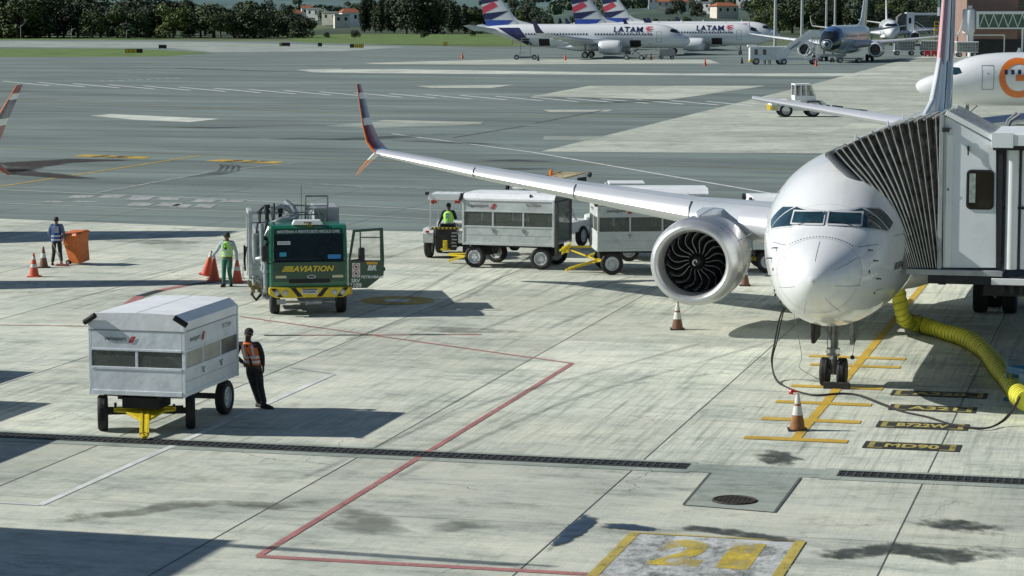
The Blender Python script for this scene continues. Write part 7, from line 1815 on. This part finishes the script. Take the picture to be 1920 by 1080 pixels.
def proto(seed, kind):
    rnd = random.Random(seed); bl = []
    if kind == 'round':
        bl.append((0, 0, 5.6, 3.0, .9))
        for k in range(8): a = k * .8 + rnd.random(); bl.append((2.4 * math.cos(a), 2.4 * math.sin(a), rnd.uniform(2.4, 7.9), rnd.uniform(1.5, 2.4), .85))
        trunk = 4.5
    elif kind == 'low':
        for k in range(10): a = k * .63 + rnd.random(); bl.append((rnd.uniform(.6, 2.9) * math.cos(a), 2.4 * math.sin(a), rnd.uniform(1.4, 6.8), rnd.uniform(1.5, 2.3), .85))
        trunk = 3
    else:
        for k in range(11): z = 1.4 + k * .95; a = rnd.random() * 6.28; r = 2.2 * (1 - abs(k - 4) / 11); bl.append((.5 * math.cos(a), .5 * math.sin(a), z, r, .7))
        trunk = 6
    vs, fs = crown_mesh(seed, 2600, bl, .5)
    mb = MB(); mb.v = [tuple(v) for v in vs]; mb.f = fs; mb.m = [0] * len(fs)
    cr = mb
    tb = MB(); tb.path([(0, 0, -.5), (.1, 0, trunk * .5), (0, .1, trunk), (.1, 0, trunk + 1.8)], [.32, .24, .18, .06], 8)
    for k in range(6):
        a = k * 1.1 + rnd.random(); z = trunk * rnd.uniform(.55, 1.0); tb.path([(0, 0, z), (.9 * math.cos(a), .9 * math.sin(a), z + .9), (1.9 * math.cos(a), 1.9 * math.sin(a), z + 2.0)], [.12, .08, .03], 6)
    return cr, tb
PRO = {}
def tree(px, Z, h, kind, leaf, label, cat='tree', group=None, wid=1.0, dz=0.0):
    seed = random.randrange(3); key = (kind, seed, leaf.name)
    if key not in PRO:
        cr, tb = proto(seed * 7 + len(kind), kind); a = cr.build('crown', leaf, None, 0); b2 = tb.build('trunk', BARK, None, 50); PRO[key] = (a.data, b2.data); bpy.data.objects.remove(a); bpy.data.objects.remove(b2)
    g = G(px, Z); H0 = {'round': 9.6, 'low': 8.4, 'tall': 12.0}[kind]
    T = thing('tree', label, cat, (g.x, g.y, height(px, Z) + dz), random.random() * 6.28, group)
    k = h / H0 * random.uniform(.86, 1.14); wid *= random.uniform(.8, 1.2); T.scale = (k * wid, k * wid, k)
    for nm, me in zip(('crown', 'trunk'), PRO[key]): o = bpy.data.objects.new(nm, me); COL.objects.link(o); o.parent = T
    return T
random.seed(11)
def prof(tab, x):
    for (a, b_), (c, d) in zip(tab, tab[1:]):
        if a <= x <= c: return b_ + (d - b_) * (x - a) / (c - a)
    return tab[-1][1]
hp_l = [(-400, 12), (100, 13), (125, 10.5), (185, 11.5), (200, 8.6), (235, 9), (250, 10.5), (330, 9.0), (380, 10), (410, 8), (520, 8.4), (560, 5.5), (600, 4)]
gA = 'dense dark trees along the left edge of the airfield'
x = -330
while x < 575:
    h = prof(hp_l, x) * random.uniform(.82, 1.12)
    tree(x + random.uniform(-8, 8), random.uniform(690, 720), h, random.choice(['low', 'low', 'round']), random.choice([LEAF, LEAF, LEAF2, LEAF2]), 'one of the dark leafy trees in the unbroken front row at the left', group=gA, wid=1.25)
    x += 25
x = -330
while x < 590:
    tree(x + random.uniform(-8, 8), random.uniform(750, 800), prof(hp_l, x) * random.uniform(1.0, 1.3), random.choice(['low', 'round', 'tall']), LEAF, 'one of the taller trees behind the front row at the left edge', group='back row of dark trees at the left', wid=1.3); x += 36
# palm
def palm(px, Z, h, label):
    g = G(px, Z); T = thing('palm_tree', label, 'palm', (g.x, g.y, height(px, Z)), 0); mb = MB(); mb.path([(0, 0, 0), (.15, 0, h * .5), (0, .1, h)], [.28, .2, .16], 8); mb.build('trunk', BARK, T, 50); mb = MB()
    for k in range(16):
        a = k * 2 * math.pi / 16; el = .9 - .5 * (k % 3); pts = [(0, 0, h)]
        for j in range(1, 6): t = j / 5; pts.append((2.6 * t * math.cos(a), 2.6 * t * math.sin(a), h + 1.5 * el * t - 1.9 * t * t))
        for j in range(5):
            p, q = Vector(pts[j]), Vector(pts[j + 1]); s_ = Vector((-math.sin(a), math.cos(a), 0)) * (.42 * math.sin(math.pi * (j + .6) / 6)); mb.poly([p - s_ - V(0, 0, .1), q - s_ - V(0, 0, .15), q, p]); mb.poly([p, q, q + s_ - V(0, 0, .15), p + s_ - V(0, 0, .1)])
    mb.build('crown', LEAF, T, 0)
palm(470, 740, 9.2, 'single palm rising above the dark tree row left of the white houses')
# middle clump behind the lawn
gB = 'tall dark trees on the lawn behind the apron'
for x in range(684, 890, 11):
    h = prof([(650, 7), (680, 11.5), (820, 12), (850, 11), (890, 10)], x)
    if 640 < x < 682: h = 7
    tree(x + random.uniform(-4, 4), random.uniform(790, 900), h * random.uniform(.9, 1.15), random.choice(['tall', 'tall', 'round', 'low']), LEAF, 'one of the tall dark trees clumped on the lawn left of the striped tails', group=gB)
gB2 = 'trees behind the striped-tail jets'
for x in range(880, 1300, 14):
    tree(x + random.uniform(-4, 4), random.uniform(830, 1000), prof([(880, 8), (950, 6), (985, 9), (1010, 7), (1060, 4.5), (1300, 3.6)], x) * random.uniform(.75, 1.2), random.choice(['low', 'round', 'tall']), random.choice([LEAF, LEAF2, LEAF3]), 'one of the bushy trees in the band just above the white striped-tail jets', group=gB2)
for x, Z, h, l in ((666, 700, 2.3, 'dark rounded bush on the lawn right of the white houses'), (795, 705, 1.8, 'low dark bush in front of the tall dark clump'), (612, 705, 1.6, 'low brownish bush at the right end of the left tree row'), (890, 740, 5.0, 'broad mid-green bush behind the nearest striped tail')):
    tree(x, Z, h, 'low', LEAF, l, 'bush', wid=1.5)
# right hillside: dark wood and scattered garden trees
gC = 'wooded slope behind the right-hand aircraft'
for row, Z in enumerate((800, 890, 1000, 1130)):
    x = 1440 - row * 6
    while x < 1830:
        tree(x + random.uniform(-8, 8), Z * random.uniform(.97, 1.03), random.uniform(8.5, 13), random.choice(['low', 'round', 'tall']), random.choice([LEAF, LEAF, LEAF2, LEAF3]), 'one of the close-set trees of the wooded slope above the dark-nosed jet', group=gC); x += 26 - row * 1.5
gD = 'garden trees between the hillside houses'
for k in range(64):
    x = random.uniform(1040, 1460); Z = random.uniform(1150, 2000)
    tree(x, Z, random.uniform(4, 8), random.choice(['low', 'round', 'tall']), random.choice([LEAF, LEAF2, LEAF3, LEAF3]), 'one of the scattered garden trees between the houses on the right hillside', group=gD)
gE = 'trees around the distant white houses'
for k in range(34):
    x = random.uniform(470, 1040); Z = random.uniform(1150, 2400)
    tree(x, Z, random.uniform(5, 9), random.choice(['low', 'round']), random.choice([LEAF, LEAF3, LEAF3]), 'one of the small hazy trees around the distant houses at the left', group=gE)
# houses
WALLW = paint('whitewashed_wall', (.86, .86, .82), .8, var=.12, scale=.6); WALLP = paint('pale_plaster_wall', (.70, .66, .56), .8, var=.15, scale=.6); TILE = paint('terracotta_tiles', (.36, .12, .06), .8, var=.3, scale=1.5); TILEG = paint('grey_roof_sheet', (.42, .43, .42), .7, var=.2)
hn = 0
def house(px, Z, w, d, h, roof, wall, label, turn=0):
    w, d, h = w * .85, d * .9, h * .9
    g = G(px, Z); T = thing('house', label, 'house', (g.x, g.y, height(px, Z) + 2.0), YAW + R(turn), 'houses of the town on the slope')
    mb = MB(); mb.bx(-w / 2, w / 2, -d / 2, d / 2, -4, h); mb.build('wall', wall, T, 0)
    mb = MB()
    if roof == 'hip': mb.loft([[(-w * .56, -d * .58, h), (w * .56, -d * .58, h), (w * .56, d * .58, h), (-w * .56, d * .58, h)], [(-w * .3, -.1, h + 1.7), (w * .3, -.1, h + 1.7), (w * .3, .1, h + 1.7), (-w * .3, .1, h + 1.7)]], 0, True); mb.build('roof', TILE, T, 0)
    else: mb.bx(-w * .53, w * .53, -d * .55, d * .55, h, h + .5); mb.build('roof', TILEG, T, 0)
    n = max(2, int(w / 3))
    for k in range(n): xx = -w / 2 + (k + .5) * w / n; mb = MB(); mb.bx(xx - .55, xx + .55, -d / 2 - .04, -d / 2, h * .35, h * .75); mb.build('window', GLASS, T, 0)
sides = ['leftmost', 'second']
HS = [(530, 1250, 10, 7, 5, 'flat', 'white flat-roofed house just right of the left palm'), (548, 1300, 12, 7, 4, 'hip', 'white house with terracotta roof, highest of the pair near the left palm'), (596, 1350, 13, 7, 4.5, 'flat', 'long white house midway between palm and dark clump'), (622, 1150, 9, 6, 4, 'flat', 'white house beside the left end of the dark clump'), (577, 1500, 9, 6, 4, 'hip', 'small terracotta-roofed house in the haze above the long white house'), (655, 1050, 9, 6, 4.5, 'hip', 'white gabled house close against the dark clump'), (640, 1000, 7, 5, 3.5, 'flat', 'low white shed at the left foot of the dark clump'), (512, 1600, 8, 6, 4, 'flat', 'pale house half hidden behind the left tree row'),
      (1240, 1500, 18, 9, 6, 'flat', 'wide white block with flat roof right of the third striped tail'), (1262, 1350, 20, 9, 3.5, 'hip', 'long low house with red roof above the middle striped-tail jet'), (1300, 1700, 12, 8, 6, 'flat', 'pale two-storey house high on the hillside'), (1345, 1600, 12, 8, 5, 'flat', 'white house near the top of the hillside left of the light masts'), (1358, 1150, 13, 8, 4, 'hip', 'cream house with bright orange hip roof above the jet cockpit'), (1322, 1300, 9, 7, 4, 'flat', 'small white house left of the orange-roofed one'), (1395, 1500, 10, 7, 5, 'flat', 'pale house among trees just left of the tallest light mast'), (1285, 1950, 14, 8, 7, 'flat', 'highest white house on the hill behind the striped tails'), (1155, 1500, 13, 8, 6, 'flat', 'pale block between the middle and right striped tails'), (1120, 1800, 10, 8, 5, 'hip', 'terracotta-roofed house between the striped tails'), (1420, 1900, 12, 7, 6, 'flat', 'hazy white house above the left light mast'), (1215, 1900, 11, 7, 5, 'hip', 'red-roofed house on the skyline right of the third striped tail'), (1375, 1950, 11, 7, 5, 'hip', 'distant tiled house above the orange-roofed one')]
for i, (px, Z, w, d, h, rf, l) in enumerate(HS): house(px, Z, w, d, h, rf, WALLW if i % 3 else WALLP, l, random.uniform(-25, 25))
# far woods that read as one mass
vs, fs = [], []; rnd = random.Random(5)
for (xa, xb, za, zb, n) in ((-500, 1060, 1300, 2600, 260), (1040, 1470, 1500, 2600, 130), (1430, 1900, 1180, 2000, 260)):
    for _ in range(n):
        px_, Z_ = rnd.uniform(xa, xb), za + (zb - za) * rnd.random(); g = G(px_, Z_); h0 = height(px_, Z_); r = rnd.uniform(3.0, 5.5)
        cv_, cf_ = crown_mesh(rnd.randrange(999), 170, [(0, 0, 0, r, .8)], 1.9)
        o = len(vs); vs += [(v.x + g.x, v.y + g.y, v.z + h0 + r * .6) for v in cv_]; fs += [tuple(i + o for i in f) for f in cf_]
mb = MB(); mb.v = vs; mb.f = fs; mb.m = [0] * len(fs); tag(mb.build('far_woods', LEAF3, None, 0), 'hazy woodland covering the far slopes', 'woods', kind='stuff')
# light masts
for i, (px, py, l) in enumerate(((1453, 96, 'tall light mast left of all, beside the white box truck'), (1503, 88, 'tall light mast rising behind the mobile stairs'), (1549, 74, 'tall light mast behind the nose of the dark-nosed jet'), (1565, 72, 'thinner light mast, rightmost of the four'), )):
    p = P(px, py); T = thing('light_mast', l, 'light mast', (p.x, p.y, 0), YAW)
    mb = MB(); mb.path([(0, 0, 0), (0, 0, 24)], [.34, .2], 12); mb.build('pole', paint('galvanised_pole', (.48, .52, .52), .4, .4, var=.1), T, 50)
    mb = MB(); mb.bx(-1.4, 1.4, -.1, .1, 23.6, 23.9)
    mb.build('crossbar', STEEL, T, 0)
    for k in range(4): mb = MB(); mb.box((-1.2 + k * .8, -.2, 23.5), (.5, .35, .35)); mb.build('floodlight', WHITE2, T, 0)
for i, (px, py, h, l) in enumerate(((39, 73, 3.6, 'thin curved lamp post before the left trees, leftmost of three'), (134, 73, 2.6, 'thin lamp post before the left trees, middle of three'), (237, 74, 2.4, 'thin bent lamp post before the left trees, rightmost of three'))):
    p = P(px, py); T = thing('lamp_post', l, 'lamp post', (p.x, p.y, 0), YAW); mb = MB(); mb.path([(0, 0, 0), (0, 0, h * .8), (.15, 0, h), (.6, 0, h * 1.05)], .08, 6); mb.build('pole', STEEL, T, 40); mb = MB(); mb.box((.7, 0, h * 1.05), (.4, .2, .1)); mb.build('lamp', WHITE2, T, 0)
# taxiway signs
def sign(px, py, wpx, body, cols, label):
    s = (py - 10) / CAMH; w = wpx / s; p = P(px, py); T = thing('taxiway_sign', label, 'sign', (p.x, p.y, 0), YAW); mb = MB(); mb.bx(-w / 2, w / 2, -.12, .12, .18, .95); mb.build('cabinet', BLK, T, 0, bevel=.02)
    for a in (-.35, .35): mb = MB(); mb.bx(a * w - .04, a * w + .04, -.04, .04, 0, .18); mb.build('leg', STEEL, T, 0)
    for (f0, f1, m_) in cols: mb = MB(); mb.bx(-w / 2 + f0 * w, -w / 2 + f1 * w, -.135, -.121, .24, .90); mb.build('face', m_, T, 0)
    if body: lettering('sign_lettering', body[0], w * body[2], (-w / 2 + w * body[1], -.14, .57), (1, 0, 0), (0, 0, 1), body[3], T, .03, height=.42)
sign(251, 101, 33, ('← D', .35, .36, BLK), [(.03, .66, YEL)], 'low black and yellow taxiway sign on the grass strip, the nearest of the signs')
sign(305, 92.5, 15, None, [], 'small dark taxiway sign behind the grass strip, right of the yellow one')
sign(534, 88, 20, None, [(.1, .2, YEL)], 'dark low taxiway sign beyond the taxiway near the end of the left tree row')
sign(600, 88.5, 8, None, [], 'tiny dark sign box right of the long dark one')
sign(669, 91, 26, ('D D', .64, .5, BLK), [(.30, .97, YEL)], 'yellow taxiway sign with black left part below the round bush')
sign(835, 87, 8, None, [(.05, .95, YEL)], 'small bright yellow sign on the kerb before the dark clump')
# far terminal and its bridges
BRN = paint('brown_render', (.28, .19, .155), .85, var=.12, scale=.5); GRNG = paint('green_glass', (.05, .26, .22), .12, var=.4, scale=1.5, coat=.5)
t0_ = P(1800, 108); T = thing('terminal_building', 'brown rendered terminal building with dark glazed bay at the top right', 'terminal', (t0_.x, t0_.y + 14, 0), YAW)
mb = MB(); mb.bx(0, 9.2, 0, 14, 0, 14); mb.bx(12.2, 40, 0, 14, 0, 14); mb.bx(9.2, 12.2, .8, 14, 0, 14); mb.build('wall', BRN, T, 0)
mb = MB(); mb.bx(9.2, 12.2, .4, .8, 5.9, 14); mb.build('window', GLASS, T, 0)
mb = MB(); [mb.bx(9.2, 12.2, .36, .42, z, z + .12) for z in (6.0, 7.4, 8.8, 10.2)]; mb.build('mullions', GRNG, T, 0)
mb = MB(); mb.bx(1, 12, -.1, .01, 0, 3.0); mb.bx(13, 26, -.1, .01, 0, 3.4); mb.build('doorway', DARK, T, 0)
T = thing('control_tower', 'small tower with green glass storeys left of the jet tail fin', 'tower', P(1763, 108) + Vector((0, 10, 0)), YAW)
mb = MB(); mb.bx(-1.3, 1.3, -1.2, 1.2, 7.2, 8.7); mb.bx(-.2, .2, -.2, .2, 0, 7.2); mb.build('base', paint('blue_grey_cladding', (.24, .31, .34), .5), T, 0)
mb = MB(); mb.bx(-1.2, 1.2, -1.1, 1.1, 8.7, 15); mb.build('glass_storey', GRNG, T, 0)
mb = MB(); [mb.bx(-1.24, 1.24, -1.14, 1.14, z, z + .2) for z in (10.2, 12)]; [mb.bx(x_ - .07, x_ + .07, -1.15, 1.15, 8.7, 15) for x_ in (-1.2, -.4, .4, 1.2)]; mb.build('mullions', paint('dark_teal_frame', (.02, .09, .08), .5), T, 0)
T = thing('scaffold_platform', 'small yellow maintenance platform below the green glass tower', 'platform', P(1759, 104) + Vector((0, 4, 0)), YAW)
mb = MB()
for z in (4.6, 5.3, 6.0): mb.bx(-1.2, 1.2, -.5, -.4, z, z + .14)
for x_ in (-1.2, -.4, .4, 1.15): mb.bx(x_, x_ + .1, -.5, -.4, 0, 6.1)
mb.bx(-1.2, 1.2, -.5, .5, 4.5, 4.65); mb.build('frame', YEL, T, 0)
def far_bridge(T):
    s = 1.0
    mb = MB(); mb.bx(1.6, 13, -1.2, 1.2, 7.5, 8.0); mb.bx(1.6, 13, -1.2, 1.2, 4.9, 5.15); mb.bx(1.2, 1.6, -1.2, 1.2, 4.9, 8); mb.build('tunnel_frame', WHITE2, T, 0)
    mb = MB(); mb.bx(1.6, 13, -1.0, 1.0, 5.15, 7.5); mb.build('tunnel_glass', glassy('bridge_side_glass', (.10, .22, .16), .65), T, 0)
    mb = MB()
    for k in range(7): mb.bar((1.7 + k * 1.7, -1.1, 5.2), (2.5 + k * 1.7, -1.1, 7.5), .12); mb.bar((3.4 + k * 1.7, -1.1, 5.2), (2.5 + k * 1.7, -1.1, 7.5), .12)
    mb.build('truss', WHITE2, T, 0)
    mb = MB(); mb.lathe([(1.05, 4.2), (1.1, 4.5), (1.1, 8.2), (.9, 8.4)], (0, 0, 0), 'Z', 24, caps=True); mb.bx(-.2, .5, -.4, .4, 8.4, 9.0); mb.build('rotunda', WHITE2, T, 50)
    mb = MB(); mb.tube((.4, 0, 0), (.4, 0, 4.2), .5); mb.tube((-.2, -.3, 2.5), (-.2, -.3, 4.3), .15); mb.bar((-1, 0, 3.8), (6.4, 0, 3.8), .18); mb.bar((6.4, 0, 3.8), (6.4, 0, 0), .18); mb.bar((9.6, 0, 5), (9.6, 0, 0), .3); mb.build('support_column', WHITE2, T, 40)
q = P(1815, 106); T = thing('boarding_bridge', 'far white boarding bridge with glazed trussed tunnel right of the tail fin', 'boarding bridge', (q.x, q.y, 0), YAW); far_bridge(T)
q = P(1697, 84); T = thing('boarding_bridge', 'far boarding bridge with grey canopy on the small distant white jet', 'boarding bridge', (q.x, q.y, 0), YAW)
mb = MB(); mb.prism([(-2.2, 3.6), (-2.0, 6.4), (-1.0, 7.2), (0, 7.2), (0, 3.2), (-1.6, 3.0)], 'Y', -1.6, 1.6); mb.build('canopy', CANV, T, 0)
mb = MB(); mb.bx(0, 1.8, -1.6, 1.6, 3.0, 7.4); mb.bx(1.8, 12, -1.2, 1.2, 6.8, 7.3); mb.bx(1.8, 12, -1.2, 1.2, 3.6, 4.0); mb.build('cab', WHITE2, T, 0, bevel=.05)
mb = MB(); mb.bx(.5, 1.1, -1.64, -1.6, 4.9, 6.2); mb.build('window', GLASS, T, 0)
mb = MB(); mb.bx(1.8, 12, -1.0, 1.0, 4.0, 6.8); mb.build('tunnel_wall', PERSPEX, T, 0)
mb = MB()
for k in range(14): mb.bx(2 + k * .45, 2.5 + k * .45, -2.2, -1.4, 4.3 - k * .3, 4.4 - k * .3)
mb.bar((2, -2.2, 5.4), (8.4, -2.2, 1.1), .1); mb.bar((2, -2.2, 4.5), (8.4, -2.2, .2), .16); mb.bar((.8, 0, 0), (.8, 0, 3), .6); mb.bar((2, -1.8, 0), (4, -1.8, 4), .15); mb.bar((7, 0, 0), (7, 0, 3.6), .4); mb.build('service_stair', WHITE2, T, 0)
# ------------------------------------------------------------------ camera, sun, sky
cd = bpy.data.cameras.new('camera'); cam = bpy.data.objects.new('camera', cd); COL.objects.link(cam)
cd.sensor_width = 36; cd.lens = F / 1920 * 36; cd.clip_start = .5; cd.clip_end = 20000
cam.location = (0, 0, CAMH); cam.rotation_euler = (math.pi / 2 - PITCH, 0, YAW)
scene.camera = cam
EL = R(32.7); az = R(94.5) - YAW            # heading of the shadows, clockwise from +Y
sh = Vector((math.sin(az) * math.cos(EL), math.cos(az) * math.cos(EL), -math.sin(EL)))
sd = bpy.data.lights.new('sun', 'SUN'); sun = bpy.data.objects.new('sun', sd); COL.objects.link(sun)
sd.energy = 5.0; sd.angle = R(.53); sd.color = (1.0, .972, .91)
sun.rotation_euler = sh.to_track_quat('-Z', 'Y').to_euler(); sun.location = (-30, 0, 40)
w = bpy.data.worlds.new('World'); scene.world = w; w.use_nodes = True; nt = w.node_tree
sky = nt.nodes.new('ShaderNodeTexSky'); sky.sky_type = 'NISHITA'; sky.sun_disc = False
sky.sun_elevation = EL; sky.sun_rotation = math.atan2(-sh.x, -sh.y); sky.altitude = 1100; sky.air_density = 1.0; sky.dust_density = .5; sky.ozone_density = 1.3
nt.links.new(sky.outputs[0], nt.nodes['Background'].inputs[0]); nt.nodes['Background'].inputs[1].default_value = .064
scene.view_settings.view_transform = 'Standard'; scene.view_settings.look = 'None'; scene.view_settings.exposure = 0
scene.cycles.max_bounces = 6; scene.cycles.transparent_max_bounces = 12; scene.cycles.use_denoising = True
